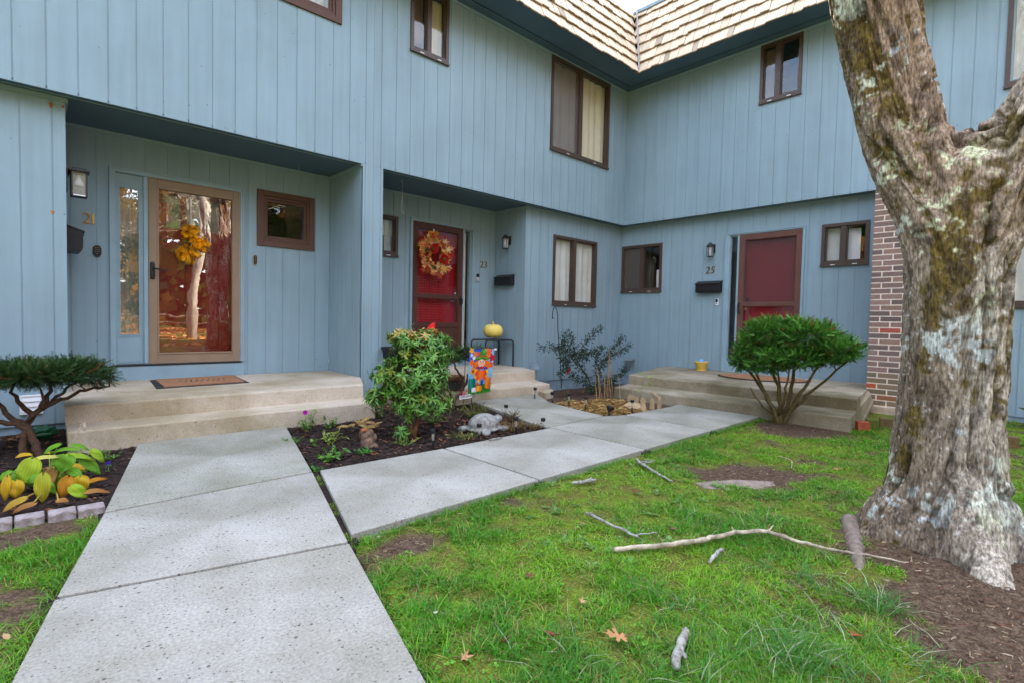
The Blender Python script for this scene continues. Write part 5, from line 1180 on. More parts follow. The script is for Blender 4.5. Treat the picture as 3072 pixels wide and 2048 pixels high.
yew('clipped yew of spreading bare stems with a rounded green crown before the screen door', (-2.29, -3.71, -.04),
    [((-2.30, -3.60, .92), (.36, .29, .19)), ((-2.30, -3.98, .91), (.36, .30, .18)), ((-2.34, -4.26, .80), (.28, .23, .13)), ((-2.42, -3.43, .77), (.26, .17, .16)), ((-2.46, -3.72, .70), (.26, .26, .12)), ((-2.2, -4.1, .74), (.3, .25, .12)), ((-2.3, -3.80, 1.02), (.2, .16, .1)), ((-2.36, -3.36, .63), (.24, .15, .14)), ((-2.48, -3.64, .60), (.22, .24, .10)), ((-2.42, -3.95, .69), (.26, .24, .11))],
    [(S_((-2.29, -3.70, -.08), (-2.30, -3.66, .10), (-2.31, -3.56, .27), (-2.33, -3.44, .45), (-2.34, -3.30, .60)), .026, .009),
     (S_((-2.30, -3.72, -.08), (-2.36, -3.68, .12), (-2.40, -3.60, .30), (-2.42, -3.50, .52), (-2.42, -3.46, .72)), .024, .009),
     (S_((-2.29, -3.72, -.08), (-2.31, -3.72, .16), (-2.33, -3.70, .36), (-2.32, -3.63, .58), (-2.32, -3.60, .8)), .026, .010),
     (S_((-2.28, -3.73, -.08), (-2.26, -3.78, .16), (-2.24, -3.81, .36), (-2.22, -3.82, .60), (-2.24, -3.85, .82)), .028, .010),
     (S_((-2.28, -3.74, -.08), (-2.32, -3.84, .14), (-2.36, -3.93, .32), (-2.38, -4.04, .50), (-2.38, -4.14, .70)), .026, .009),
     (S_((-2.28, -3.74, .02), (-2.24, -3.87, .18), (-2.20, -4.0, .34), (-2.18, -4.16, .52), (-2.2, -4.33, .70)), .022, .008),
     (S_((-2.30, -3.72, .05), (-2.42, -3.80, .2), (-2.50, -3.84, .38), (-2.54, -3.88, .58)), .018, .008),
     (S_((-2.28, -3.72, .05), (-2.18, -3.68, .2), (-2.10, -3.62, .40), (-2.08, -3.58, .66)), .018, .008),
     (S_((-2.30, -3.70, .03), (-2.36, -3.60, .12), (-2.40, -3.52, .20), (-2.45, -3.46, .34)), .013, .006)],
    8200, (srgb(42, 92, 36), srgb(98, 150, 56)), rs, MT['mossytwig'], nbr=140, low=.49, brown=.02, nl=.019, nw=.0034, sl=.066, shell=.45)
yew('low spreading dark yew behind the garden flag with a crooked trunk', (-4.60, -.94, -.03),
    [((-4.56, -.86, .60), (.32, .15, .085)), ((-4.26, -.86, .635), (.26, .13, .06)), ((-4.78, -.90, .62), (.2, .15, .09)), ((-4.66, -.90, .56), (.2, .12, .08))],
    [(S_((-4.60, -.94, -.08), (-4.58, -.95, .06), (-4.50, -.96, .13), (-4.47, -.97, .26), (-4.52, -.98, .36), (-4.60, -1.0, .45), (-4.66, -1.0, .56)), .024, .009),
     (S_((-4.49, -.96, .16), (-4.42, -.96, .26), (-4.40, -.97, .36), (-4.34, -.98, .42), (-4.24, -.98, .46), (-4.2, -.98, .6)), .018, .008),
     (S_((-4.60, -.94, .02), (-4.66, -.96, .16), (-4.74, -.98, .26), (-4.78, -1.0, .42), (-4.8, -1.0, .56)), .018, .008)],
    1100, (srgb(38, 62, 34), srgb(66, 98, 48)), rs, MT['twig'], nbr=40, low=.47, name='spreading_yew')
def whorl(mb, tw, p, d, rs, n, L_, W_, ca, cb, up=.5, droop=.3):
    d = d.normalized()
    for k in range(n):
        a = 6.2832*k/n+rs.uniform(-.3, .3); o = d.orthogonal().normalized(); o = (o*math.cos(a)+d.cross(o)*math.sin(a))
        g = (o+d*rs.uniform(up-.35, up+.35)).normalized(); leaf3(mb, p+d*rs.uniform(-.02, .012), g, (d+Vector((0, 0, .4))).normalized(), L_*rs.uniform(.7, 1.2), W_*rs.uniform(.8, 1.15), mixc(rs, ca, cb), .3, rs.uniform(droop-.15, droop+.25))
# pieris beside the column
rs = random.Random(5); pr_ = empty('leafy_shrub', (-5.775, -1.965, -.03), 'bushy broadleaf evergreen shrub with glossy whorled leaves by the blue column', 'shrub'); m = MB(); tw = MB(); bs = Vector((-5.775, -1.965, -.03))
lobes = [((-5.66, -1.88, .72), (.30, .28, .20), 95), ((-5.74, -1.93, .52), (.32, .28, .20), 105), ((-5.66, -1.93, .28), (.28, .24, .17), 90), ((-6.02, -1.84, .53), (.12, .10, .09), 14), ((-6.05, -1.86, .345), (.12, .10, .09), 16), ((-5.92, -1.88, .42), (.16, .14, .14), 26), ((-5.48, -1.86, .82), (.12, .14, .08), 18), ((-5.88, -1.9, .84), (.12, .14, .07), 18), ((-5.93, -2.05, .06), (.06, .06, .05), 4)]
hubs = [bs+Vector((0, 0, .0)), Vector((-5.74, -1.94, .2)), Vector((-5.70, -1.92, .4)), Vector((-5.68, -1.9, .6)), Vector((-5.82, -1.93, .32)), Vector((-5.60, -1.9, .5))]
tw.tube([bs-Vector((0, 0, .05)), bs+Vector((.01, 0, .06)), Vector((-5.70, -1.93, .18)), Vector((-5.62, -1.9, .38)), Vector((-5.58, -1.9, .62))], [.022, .020, .018, .014, .008], 8)
tw.tube([bs-Vector((-.01, 0, .05)), bs+Vector((-.02, .01, .08)), Vector((-5.80, -1.94, .25)), Vector((-5.84, -1.92, .45)), Vector((-5.82, -1.9, .7))], [.018, .017, .014, .011, .007], 8)
tw.tube([Vector((-5.80, -1.94, .22)), Vector((-5.92, -1.9, .30)), Vector((-6.03, -1.86, .34))], [.010, .008, .005], 6); tw.tube([Vector((-5.83, -1.93, .4)), Vector((-5.94, -1.88, .48)), Vector((-6.03, -1.84, .52))], [.009, .007, .004], 6)
for c, r, n in lobes:
    for k in range(int(n*1.8)):
        d = rdir(rs, -.75); q = rs.uniform(.55, 1.05); p = Vector(c)+Vector((d.x*r[0], d.y*r[1], d.z*r[2]))*q
        g = (d+Vector((0, 0, .35))+rdir(rs)*.3).normalized(); top = p.z > .84 and q > .6
        ca, cb = (srgb(56, 114, 32), srgb(124, 174, 72))
        if top and rs.random() < .6: ca, cb = srgb(150, 156, 60), srgb(206, 150, 84)
        elif rs.random() < .06: ca, cb = srgb(120, 140, 40), srgb(150, 150, 50)
        whorl(m, tw, p, g, rs, rs.randint(6, 9), (.060 if not top else .054), .019, ca, cb, .35, .25)
        h_ = min(hubs, key=lambda h: (h-p).length); tw.tube(bez(p-g*.05, p, .01, rs, 2), .0022, 4)
        if rs.random() < .35: tw.tube(wiggle(bez(h_, p, .04, rs, 4), .005, rs), [.005, .004, .0035, .003, .002], 5)
m.build('leaves', MT['glossleaf'], pr_); tw.build('stems', pmat('reddish_bark', srgb(104, 72, 48), .85, .2, 30, .6, 90), pr_, smooth=True)
# sparse dark holly against the wall
rs = random.Random(14); hl = empty('holly_shrub', (-1.40, -.50, -.14), 'sparse dark holly with long bare branches in the inner corner', 'shrub'); m = MB(); tw = MB()
hb_ = Vector((-1.40, -.50, -.17))
br = [[(-1.40, -.50, -.17), (-1.55, -.48, .12), (-1.80, -.46, .36), (-2.05, -.45, .55), (-2.30, -.45, .62), (-2.62, -.46, .62)], [(-1.55, -.48, .12), (-1.85, -.46, .45), (-1.95, -.44, .62), (-1.9, -.42, .80)], [(-1.80, -.46, .36), (-1.65, -.44, .62), (-1.42, -.43, .78), (-1.15, -.42, .92)], [(-2.05, -.45, .55), (-2.12, -.44, .68), (-2.08, -.44, .82)],
      [(-1.40, -.5, -.17), (-1.30, -.5, .10), (-1.20, -.5, .30), (-1.02, -.48, .48), (-.80, -.47, .62), (-.56, -.46, .76)], [(-1.20, -.5, .30), (-.95, -.5, .44), (-.70, -.5, .52), (-.44, -.5, .60)], [(-1.30, -.5, .1), (-1.38, -.52, .30), (-1.35, -.5, .48), (-1.22, -.5, .60)], [(-1.40, -.5, -.1), (-1.1, -.55, .02), (-.85, -.55, .06), (-.62, -.5, .14), (-.48, -.5, .22)],
      [(-1.42, -.5, -.1), (-1.7, -.6, .03), (-1.95, -.62, .10), (-2.15, -.62, .2)], [(-2.28, -.45, .62), (-2.2, -.5, .45), (-2.08, -.5, .36)], [(-1.65, -.45, .55), (-1.5, -.48, .5), (-1.3, -.48, .56)], [(-1.4, -.5, .0), (-1.2, -.6, .06), (-1.0, -.6, .02)], [(-1.9, -.46, .5), (-1.75, -.5, .5), (-1.62, -.5, .42)], [(-2.05, -.45, .45), (-2.1, -.5, .3), (-2.22, -.5, .22)]]
for bi, b in enumerate(br):
    pts = [Vector(p) for p in b]; fine = []
    for i in range(len(pts)-1): fine += [pts[i].lerp(pts[i+1], t/4) for t in range(4)]
    fine.append(pts[-1]); fine = wiggle(fine, .012, rs); n = len(fine); r0 = .014 if bi in (0, 4) else .008
    tw.tube(fine, [r0*(1-i/(n-1))+.002*i/(n-1) for i in range(n)], 6)
    for i, p in enumerate(fine):
        if i < n*.30 and bi in (0, 4): continue
        for k in range(24):
            d = rdir(rs); q = p+d*rs.uniform(.0, .075); g = (d+(fine[min(i+1, n-1)]-fine[max(0, i-1)]).normalized()*.6).normalized()
            leaf3(m, q, g, (rdir(rs)+Vector((0, 0, 1))).normalized(), rs.uniform(.026, .046), rs.uniform(.015, .024), mixc(rs, srgb(26, 48, 34), srgb(52, 80, 54)), .35, .1, 2)
m.build('leaves', MT['glossleaf'], hl); tw.build('branches', pmat('greenish_bark', srgb(88, 84, 62), .85, .2, 30, .5, 90), hl, smooth=True)
m = MB(); rs = random.Random(2); c0 = Vector((-1.96, -.42, .235))
for k in range(10):
    a = 6.2832*k/10; leaf3(m, c0+Vector((rs.uniform(-.02, .02), 0, rs.uniform(-.01, .02))), Vector((math.cos(a), -.3, math.sin(a)-.3)), Vector((0, -1, .2)), rs.uniform(.05, .085), .026, mixc(rs, srgb(196, 20, 30), srgb(226, 50, 60)), .4, .3)
m.tube([c0, c0+Vector((.01, .01, .05))], .006, 6, srgb(196, 20, 30)[:3]); tag(m.build('red_bow', MT['petal'], None, origin=tuple(c0)), 'red ribbon bow tied low in the dark holly', 'bow')
# pale dry stalks in the straw
rs = random.Random(9); ds = empty('dry_stalks', (-2.35, -1.45, -.06), 'tall pale dry plant stalks standing in the straw before the holly', 'dry plant'); m = MB()
for (x0, y0, x1, y1, z1) in ((-2.62, -1.50, -2.60, -1.45, .30), (-2.56, -1.52, -2.60, -1.48, .40), (-2.38, -1.42, -2.52, -1.40, .42), (-2.28, -1.44, -2.26, -1.42, .64), (-2.24, -1.46, -2.22, -1.40, .58), (-2.12, -1.42, -2.22, -1.42, .50), (-2.34, -1.48, -2.46, -1.50, .30), (-2.30, -1.40, -2.34, -1.38, .36)):
    m.tube(wiggle(bez((x0, y0, -.08), (x1, y1, z1), .03, rs, 6), .006, rs), [.006, .0055, .005, .0045, .004, .003, .002], 6)
m.build('stalks', pmat('straw_stalk', srgb(170, 140, 98), .8, .15, 20), ds, smooth=True)
for x, y, h in ((-2.93, -2.10, .42), (-2.80, -2.22, .30)):
    m = MB(); m.tube(wiggle(bez((x, y, -.04), (x-.04, y+.02, h), .02, rs, 6), .004, rs), [.0035, .003, .003, .0025, .002, .002, .0015], 5); m.tube([(x-.03, y+.015, h*.75), (x-.035, y+.018, h*.85)], [.003, .008], 6)
    tag(m.build('dry_stalk', MT['palewood'], None, origin=(x, y, -.04)), 'thin dry seed stalk rising beside the curved picket edging, %s' % ('the taller' if h > .4 else 'the shorter'), 'dry plant')
# little yellow-green sapling on the weathered step
rs = random.Random(4); m = MB()
for (x, y, z) in ((-2.52, -2.12, .36), (-2.48, -2.20, .34), (-2.55, -2.16, .28), (-2.50, -2.22, .27), (-2.57, -2.12, .22), (-2.53, -2.10, .17), (-2.47, -2.18, .22), (-2.58, -2.16, .15)):
    for q in range(2): leaf3(m, Vector((x, y, z)), rdir(rs, -.3), Vector((0, -.6, .8)), .045, .036, mixc(rs, srgb(120, 160, 50), srgb(180, 196, 80)), .2, .2)
m.tube(bez((-2.56, -2.12, -.03), (-2.50, -2.17, .36), .03, rs, 6), .0022, 5, srgb(120, 130, 70)[:3]); tag(m.build('seedling', MT['leaf'], None, origin=(-2.56, -2.12, -.03)), 'thin yellow green seedling growing inside the curved picket edging', 'plant')
# ------------------------------------------------------------------ hosta
HOSTA = [((-8.231,-2.0,.182),(-8.268,-2.0,.058),.121,'gy'),((-8.088,-1.95,.177),(-8.108,-1.95,.097),.127,'g'),((-8.001,-1.85,.122),(-7.919,-1.85,.03),.076,'g'),((-8.029,-1.8,.183),(-8.15,-1.8,.196),.046,'g'),((-8.044,-1.75,.202),(-7.968,-1.75,.169),.041,'g'),((-7.951,-1.75,.151),(-7.895,-1.75,.075),.058,'l'),((-8.065,-1.85,.163),(-7.943,-1.85,.128),.055,'l'),((-8.136,-1.95,.185),(-8.251,-1.95,.189),.048,'p'),((-8.239,-1.95,.218),(-8.298,-1.95,.216),.028,'y'),((-8.112,-1.8,.224),(-8.183,-1.8,.187),.02,'g'),((-8.189,-2.1,.113),(-8.198,-2.1,-.024),.087,'ky'),((-8.085,-2.1,.084),(-8.115,-2.1,-.014),.08,'o'),((-8.028,-2.05,.066),(-8.025,-2.05,-.022),.096,'y'),((-8.07,-2.15,.045),(-8.006,-2.15,-.02),.075,'l'),((-8.169,-2.05,.06),(-8.139,-2.05,.004),.037,'g'),((-8.297,-2.1,.104),(-8.295,-2.1,.022),.085,'y'),((-8.329,-2.1,.13),(-8.341,-2.1,.014),.04,'y'),((-8.265,-2.2,.037),(-8.351,-2.2,-.005),.053,'yb'),((-8.23,-2.25,.02),(-8.313,-2.25,.0),.035,'t'),((-8.32,-2.0,.146),(-8.363,-2.0,.109),.05,'g'),((-7.991,-1.95,.015),(-7.904,-1.95,.03),.03,'o'),((-8.016,-2.15,.01),(-7.905,-2.15,.0),.038,'t'),((-8.134,-2.25,.012),(-8.09,-2.25,.006),.022,'t'),((-8.21,-2.05,.114),(-8.241,-2.05,.083),.042,'g')]
HC = dict(g=((128, 178, 40), (92, 148, 40)), gy=((196, 206, 50), (130, 176, 44)), l=((176, 200, 48), (128, 172, 40)), p=((222, 208, 120), (190, 190, 84)), y=((220, 186, 44), (196, 150, 36)), ky=((150, 186, 46), (216, 190, 60)), o=((212, 152, 34), (176, 110, 30)), yb=((206, 178, 56), (170, 128, 54)), t=((186, 136, 72), (150, 98, 50)))
ho = empty('hosta', (-8.135, -1.86, -.03), 'large leaved hosta turning yellow and brown behind the scalloped edging stones', 'plant'); m = MB(); st = MB(); rs = random.Random(3); hb0 = Vector((-8.135, -1.84, -.03))
def heart(mb, p0, p1, W_, ca, cb, rs, nrm, nu=14, nv=12):
    """broad ribbed hosta blade from its notch p0 to its tip p1"""
    d = p1-p0; L_ = d.length; d.normalize(); s_ = d.cross(nrm).normalized(); n_ = s_.cross(d); cup = rs.uniform(-.06, .10); k0 = rs.uniform(0, 6); P = []
    for j in range(nv+1):
        t = j/nv; w = W_*.5*min(1, 2.02*(t+.004)**.5*max(0, 1-t)**.85)+.0008; row = []
        for i in range(nu+1):
            u = -1+2*i/nu; back = -.14*L_*abs(u)**1.6*(1-t)**2
            z = -cup*W_*(u*u)*.9+.030*L_*math.sin(u*6*math.pi*.5)*.16+.06*L_*math.sin(math.pi*t)-.05*L_*t*t+.05*W_*math.sin(3.1*u+k0)*t+.03*W_*math.sin(9*t+u*3)-.22*L_*max(0, t-.45)**2
            row.append(p0+d*(L_*t+back)+s_*(u*w)+n_*z)
        P.append(row)
    for j in range(nv):
        for i in range(nu):
            rib = .5+.5*math.cos((i+.5)*math.pi*1.0); t = j/nv; k = (abs(i+.5-nu/2)/(nu/2))
            q = min(1, max(0, .25+.5*t*(1 if cb is not None else 0)+.25*rib)); c = tuple((ca[x]*(1-q)+cb[x]*q)*(1+.13*((i % 2)-.5)+.10*rs.uniform(-1, 1)*(t > .4)) for x in range(3)); k2 = max(0, (t+.25*k*k-.72))*2.0*(ca[0] > .35); k2 = min(.8, k2); c = tuple(c[x]*(1-k2)+(.27, .12, .03)[x]*k2 for x in range(3)); mb.face([P[j][i], P[j][i+1], P[j+1][i+1], P[j+1][i]], c)
for p0, p1, w_, c in HOSTA:
    p0, p1 = Vector(p0), Vector(p1); ca, cb = [srgb(*q)[:3] for q in HC[c]]
    heart(m, p0+(p0-p1)*.05, p1+Vector((0, -.02, 0)), max(w_*1.0, .05), ca, cb, rs, (Vector((rs.uniform(-.3, .3), -1.0 if w_ > .055 else -.35, .65 if w_ > .055 else 1))).normalized())
    st.tube(bez(hb0+Vector((rs.uniform(-.03, .03), rs.uniform(-.03, .03), 0)), p0, .03, rs, 6), [.006, .006, .0055, .005, .0045, .004, .003], 6, srgb(150, 178, 70)[:3] if c in 'gglgyky' else srgb(200, 170, 84)[:3])
for k in range(18):
    a = rs.uniform(0, 6.28); r0 = rs.uniform(.05, .15); p0 = hb0+Vector((r0*math.cos(a), r0*math.sin(a)+.02, rs.uniform(.06, .19))); p1 = p0+Vector((math.cos(a)*.085, math.sin(a)*.085-.01, rs.uniform(-.09, .0)))
    ca, cb = [srgb(*q)[:3] for q in HC[rs.choice(['g', 'g', 'gy', 'l', 'y', 't', 'yb'])]]; heart(m, p0, p1, rs.uniform(.05, .085), ca, cb, rs, Vector((rs.uniform(-.5, .5), -.5, 1)).normalized(), 8, 10)
    st.tube(bez(hb0, p0, .03, rs, 5), [.005, .005, .0045, .004, .003, .0025], 5, srgb(150, 170, 70)[:3])
m.build('leaves', leafmat('hosta_leaf', .55, .22, .3, .14), ho, smooth=True); st.build('leaf_stalks', MT['leaf'], ho, smooth=True)
m = MB(); m.tube([(-8.07, -1.78, -.02), (-8.05, -1.75, .2), (-8.0, -1.75, .33), (-7.99, -1.75, .336)], [.003, .0028, .002, .002], 6); m.ball((-7.989, -1.75, .305), .011, 8, 8, sc=(.8, .8, 2.6)); m.build('spent_flower_stalk', MT['palewood'], ho)
# ------------------------------------------------------------------ small plants of the beds
def herb(x, y, label, n, h, sp_, L_, W_, ca, cb, seed, name='bedding_plant', flower=None, stems=6, cat='plant'):
    rs = random.Random(seed); z0 = float(bed_z(np.array([x]), np.array([y]))[0]); r = empty(name, (x, y, z0), label, cat); m = MB(); t = MB()
    tips = []
    for k in range(stems):
        a = rs.uniform(0, 6.28); e = Vector((x+sp_*rs.uniform(.2, 1)*math.cos(a), y+sp_*rs.uniform(.2, 1)*math.sin(a), z0+h*rs.uniform(.45, 1))); g = bez((x+rs.uniform(-.02, .02), y+rs.uniform(-.02, .02), z0-.01), e, .02, rs, 5); t.tube(g, .0018, 4, mixc(rs, ca, cb)); tips.append(g)
    for k in range(n):
        g = rs.choice(tips); p = g[rs.randint(1, 5)]; d = rdir(rs, -.2); leaf3(m, p, d, Vector((rs.uniform(-.4, .4), rs.uniform(-.4, .4), 1)), L_*rs.uniform(.6, 1.2), W_*rs.uniform(.7, 1.2), mixc(rs, ca, cb), .2, .25)
    m.build('leaves', MT['leaf'], r); t.build('stems', MT['leaf'], r)
    if flower:
        f = MB(); p = Vector(flower[0]); M3 = wall_rot(-.35, -1, 0)
        for k in range(5): a = 6.2832*k/5; flat_leaf(f, [(-.2, 0), (.2, 0), (.5, .6), (.3, .95), (-.3, .95), (-.5, .6)], p, flower[2], 0, curl=.3, col=flower[1], mat3=M3 @ Matrix.Rotation(a, 3, 'Z'))
        f.build('flower', MT['petal'], r); t2 = MB(); t2.tube([Vector((x, y, z0)), p+Vector((0, .01, 0))], .0018, 4, cb); t2.build('flower_stem', MT['leaf'], r)
gA, gB = srgb(70, 124, 44)[:3], srgb(120, 164, 70)[:3]
herb(-6.39, -1.16, 'small green plant with one magenta flower in front of the wide step', 70, .12, .09, .034, .016, gA, gB, 1, flower=((-6.405, -1.16, .145), srgb(206, 30, 200)[:3], .022), stems=9)
herb(-6.18, -1.14, 'leafy green plant right of the magenta flower by the step', 60, .10, .09, .036, .022, gA, gB, 2, stems=8)
herb(-6.28, -1.02, 'taller sprig of green leaves close against the wide step', 26, .17, .05, .034, .022, gA, gB, 3, stems=4)
herb(-6.40, -1.66, 'wilted pale green plant sprawling left of the tree stump', 80, .085, .16, .046, .022, srgb(120, 146, 60)[:3], srgb(170, 186, 100)[:3], 4, stems=14)
herb(-6.655, -1.52, 'low clump of small round leaves at the path edge near the step', 70, .05, .10, .020, .018, gA, gB, 5, stems=10)
herb(-6.57, -1.74, 'single young plant with a rosette of pointed leaves in bare mulch', 12, .07, .05, .036, .022, gA, gB, 6, stems=4)
herb(-6.66, -2.22, 'broad low clump of mint like leaves at the front corner of the bed', 90, .085, .16, .042, .028, gA, gB, 7, stems=16)
herb(-6.37, -2.24, 'low creeping clover like clump near the front edge of the bed', 90, .045, .13, .018, .017, srgb(60, 130, 44)[:3], srgb(104, 172, 70)[:3], 8, stems=14)
herb(-6.82, -2.44, 'tiny round leaved weed where the two paths meet', 26, .03, .06, .018, .016, srgb(60, 130, 44)[:3], srgb(104, 172, 70)[:3], 9, stems=8, name='weed')
herb(-5.98, -2.16, 'sparse pale weed lying between stump and leafy shrub', 40, .05, .16, .026, .014, srgb(110, 140, 60)[:3], srgb(150, 176, 90)[:3], 10, stems=12, name='weed')
herb(-7.84, -1.28, 'fine leaved weed at the porch foot beside the path', 50, .07, .10, .034, .010, gA, gB, 11, stems=10, name='weed')
herb(-7.98, -1.22, 'small weed against the porch corner behind the hosta', 40, .09, .07, .026, .012, gA, gB, 12, stems=8, name='weed')
herb(-7.86, -1.60, 'little violet flower with a few leaves beside the hosta', 6, .05, .03, .02, .014, gA, gB, 13, flower=((-7.862, -1.61, .03), srgb(90, 60, 200)[:3], .014), stems=3, name='violet')
herb(-4.75, -1.50, 'tangled yellow green weeds between flag and turtle', 150, .16, .24, .030, .014, srgb(92, 110, 44)[:3], srgb(140, 136, 66)[:3], 14, stems=40, name='weed')
herb(-5.28, -1.55, 'low ground cover weeds at the right foot of the leafy shrub', 130, .10, .22, .032, .020, srgb(60, 96, 40)[:3], srgb(120, 136, 60)[:3], 15, stems=22, name='weed')
herb(-4.92, -2.30, 'dry reddish grass clump in front of the turtle head', 120, .10, .20, .045, .006, srgb(120, 92, 56)[:3], srgb(160, 140, 84)[:3], 16, stems=40, name='dry_plant')
herb(-4.55, -1.90, 'brown seedy weed clump behind the turtle head at the bed edge', 110, .13, .14, .022, .014, srgb(96, 66, 50)[:3], srgb(130, 110, 60)[:3], 17, stems=26, name='dry_plant')
herb(-4.70, -2.36, 'brownish low weeds at the right corner of the turtle bed', 90, .08, .13, .026, .012, srgb(110, 74, 54)[:3], srgb(140, 130, 70)[:3], 18, stems=22, name='dry_plant')
herb(-5.45, -2.28, 'sparse weeds between two solar lights before the turtle', 90, .07, .20, .028, .014, srgb(80, 112, 48)[:3], srgb(150, 140, 76)[:3], 19, stems=26, name='weed')
herb(-5.55, -.95, 'rambling leafy weed in the gap behind the wide step', 70, .16, .18, .034, .020, srgb(60, 92, 44)[:3], srgb(110, 130, 62)[:3], 23, stems=14, name='weed')
herb(-2.95, -1.28, 'small green weed left of the straw at the middle step', 30, .05, .09, .03, .02, gA, gB, 24, stems=8, name='weed')
herb(-2.36, -.80, 'small green sprig growing under the red ribbon', 26, .22, .08, .04, .02, srgb(50, 90, 50)[:3], srgb(80, 120, 70)[:3], 25, stems=4)
herb(-.35, -5.62, 'evergreen seedling with large leaves beyond the tree trunk', 26, .34, .22, .14, .06, srgb(40, 66, 40)[:3], srgb(90, 96, 60)[:3], 20, stems=7, name='broadleaf_plant')
# withered yellow hosta behind the stump, and the stump
wh = empty('withered_hosta', (-5.95, -1.42, -.03), 'withered yellow hosta leaves behind the tree stump', 'plant'); m = MB(); rs = random.Random(17)
for k in range(16):
    a = rs.uniform(0, 6.28); p = Vector((-6.0+rs.uniform(-.13, .15), -1.45+rs.uniform(-.12, .1), .0)); e = p+Vector((.10*math.cos(a), .10*math.sin(a), rs.uniform(.0, .06))); heart(m, p+Vector((0, 0, rs.uniform(.02, .07))), e, .05, srgb(196, 168, 104)[:3], srgb(160, 124, 76)[:3], rs, Vector((rs.uniform(-.5, .5), rs.uniform(-.8, .2), 1)).normalized(), 6, 7)
m.build('leaves', MT['dryleaf'], wh, smooth=True)
su = fused('tree_stump', [(Vector((-6.23, -2.0, .0)), .055, (1, 1, 1.0), 0), (Vector((-6.245, -1.99, .05)), .042, (1, 1, 1.1), 0), (Vector((-6.265, -1.98, .085)), .030, (1, 1, 1.1), 0), (Vector((-6.20, -1.98, .06)), .030, (1, 1, 1.4), 0), (Vector((-6.22, -2.01, -.04)), .075, (1, 1, .5), 0), (Vector((-6.175, -1.98, .03)), .028, (1, 1, 1.4), 0)], .006, pmat('stump_bark', srgb(82, 60, 50), .95, .2, 30, 1, 90, col2=srgb(132, 108, 92)), (-6.23, -2.0, -.03), .012, 26)
tag(su, 'short knobbly cut tree stump in dark mulch left of the leafy shrub', 'stump')
m = MB(); m.prism(ell(-6.268, -2.005, .024, .018, .3, 14), .105, .118); m.build('cut_face', pmat('orange_cut_wood', srgb(186, 108, 66), .8, .15, 40), su)

# ================================================================== THE FORKED TREE
def bark_mat():
    m = pmat('bark', WHITE, .95, .0, 105, 1, 80, spec=.1, vcol=True, stretch=(1, 1, .3), detail=8); t = m.node_tree
    rp = [q for q in t.nodes if q.type == 'VALTORGB'][0]; rp.color_ramp.elements[0].position = .36; rp.color_ramp.elements[1].position = .64
    rp.color_ramp.elements[0].color = (.42, .40, .37, 1); rp.color_ramp.elements[1].color = (1.42, 1.42, 1.4, 1)
    b = [q for q in t.nodes if q.type == 'BUMP'][0]; b.inputs['Distance'].default_value = .014
    return m
rs = random.Random(77); tr = empty('forked_tree', (-5.06, -5.47, -.03), 'big old forked tree with furrowed lichen spotted bark beside the lawn', 'tree')
main = [(-5.07, -5.46, -.12, .30), (-5.07, -5.46, .06, .275), (-5.06, -5.462, .25, .232), (-5.055, -5.465, .48, .213), (-5.05, -5.468, .72, .202), (-5.05, -5.468, 1.0, .200), (-5.05, -5.465, 1.28, .202), (-5.05, -5.44, 1.45, .200), (-5.05, -5.385, 1.62, .190), (-5.05, -5.30, 1.80, .182), (-5.05, -5.225, 2.0, .178), (-5.05, -5.178, 2.2, .176), (-5.06, -5.132, 2.42, .182), (-5.07, -5.10, 2.62, .194), (-5.08, -5.075, 2.8, .198), (-5.1, -5.03, 3.1, .185), (-5.12, -4.95, 3.5, .165)]
right = [(-5.05, -5.47, 1.2, .17), (-5.05, -5.52, 1.42, .178), (-5.05, -5.62, 1.68, .180), (-5.04, -5.75, 1.94, .178), (-5.03, -5.89, 2.22, .174), (-5.01, -6.07, 2.54, .166), (-5.0, -6.34, 2.94, .155), (-4.98, -6.6, 3.36, .14)]
roots = [[(-5.10, -5.44, .34, .14), (-5.18, -5.33, .10, .13), (-5.22, -5.24, -.02, .10), (-5.28, -5.16, -.10, .06)], [(-5.13, -5.50, .36, .14), (-5.26, -5.58, .10, .12), (-5.36, -5.66, -.01, .085), (-5.50, -5.74, -.09, .05)], [(-5.13, -5.47, .40, .13), (-5.24, -5.46, .10, .10), (-5.32, -5.46, -.03, .07), (-5.40, -5.46, -.12, .04)],
         [(-5.06, -5.54, .34, .14), (-5.06, -5.66, .10, .12), (-5.03, -5.76, -.01, .09), (-5.0, -5.88, -.09, .05)], [(-5.0, -5.45, .32, .14), (-4.86, -5.42, .08, .12), (-4.72, -5.40, -.05, .07)], [(-5.08, -5.40, .30, .13), (-5.04, -5.26, .08, .11), (-5.0, -5.16, -.02, .08), (-4.94, -5.05, -.1, .05)]]
def spline(pts, n=5):
    P = np.array(pts); t = np.arange(len(P)); tt = np.linspace(0, len(P)-1, (len(P)-1)*n+1); out = []
    for x in tt:
        i = min(int(x), len(P)-2); f = x-i; p0, p1, p2, p3 = P[max(i-1, 0)], P[i], P[i+1], P[min(i+2, len(P)-1)]
        out.append(.5*((2*p1)+(-p0+p2)*f+(2*p0-5*p1+4*p2-p3)*f*f+(-p0+3*p1-3*p2+p3)*f**3))
    return np.array(out)
m = MB()
for c in [main, right]+roots:
    q = spline(c); m.tube([tuple(p[:3]) for p in q], list(q[:, 3]), 28)
m.tube([(-5.05, -5.40, 1.55), (-5.05, -5.52, 1.72), (-5.05, -5.62, 1.80)], [.15, .17, .15], 20); m.tube([(-5.05, -5.33, 1.74), (-5.05, -5.48, 1.83), (-5.05, -5.66, 1.88)], [.10, .10, .10], 16)
trunk = m.build('trunk', None or MT['twig'], None)
md = trunk.modifiers.new('r', 'REMESH'); md.mode = 'VOXEL'; md.voxel_size = .0062
sm_ = trunk.modifiers.new('s', 'SMOOTH'); sm_.iterations = 8; sm_.factor = .5
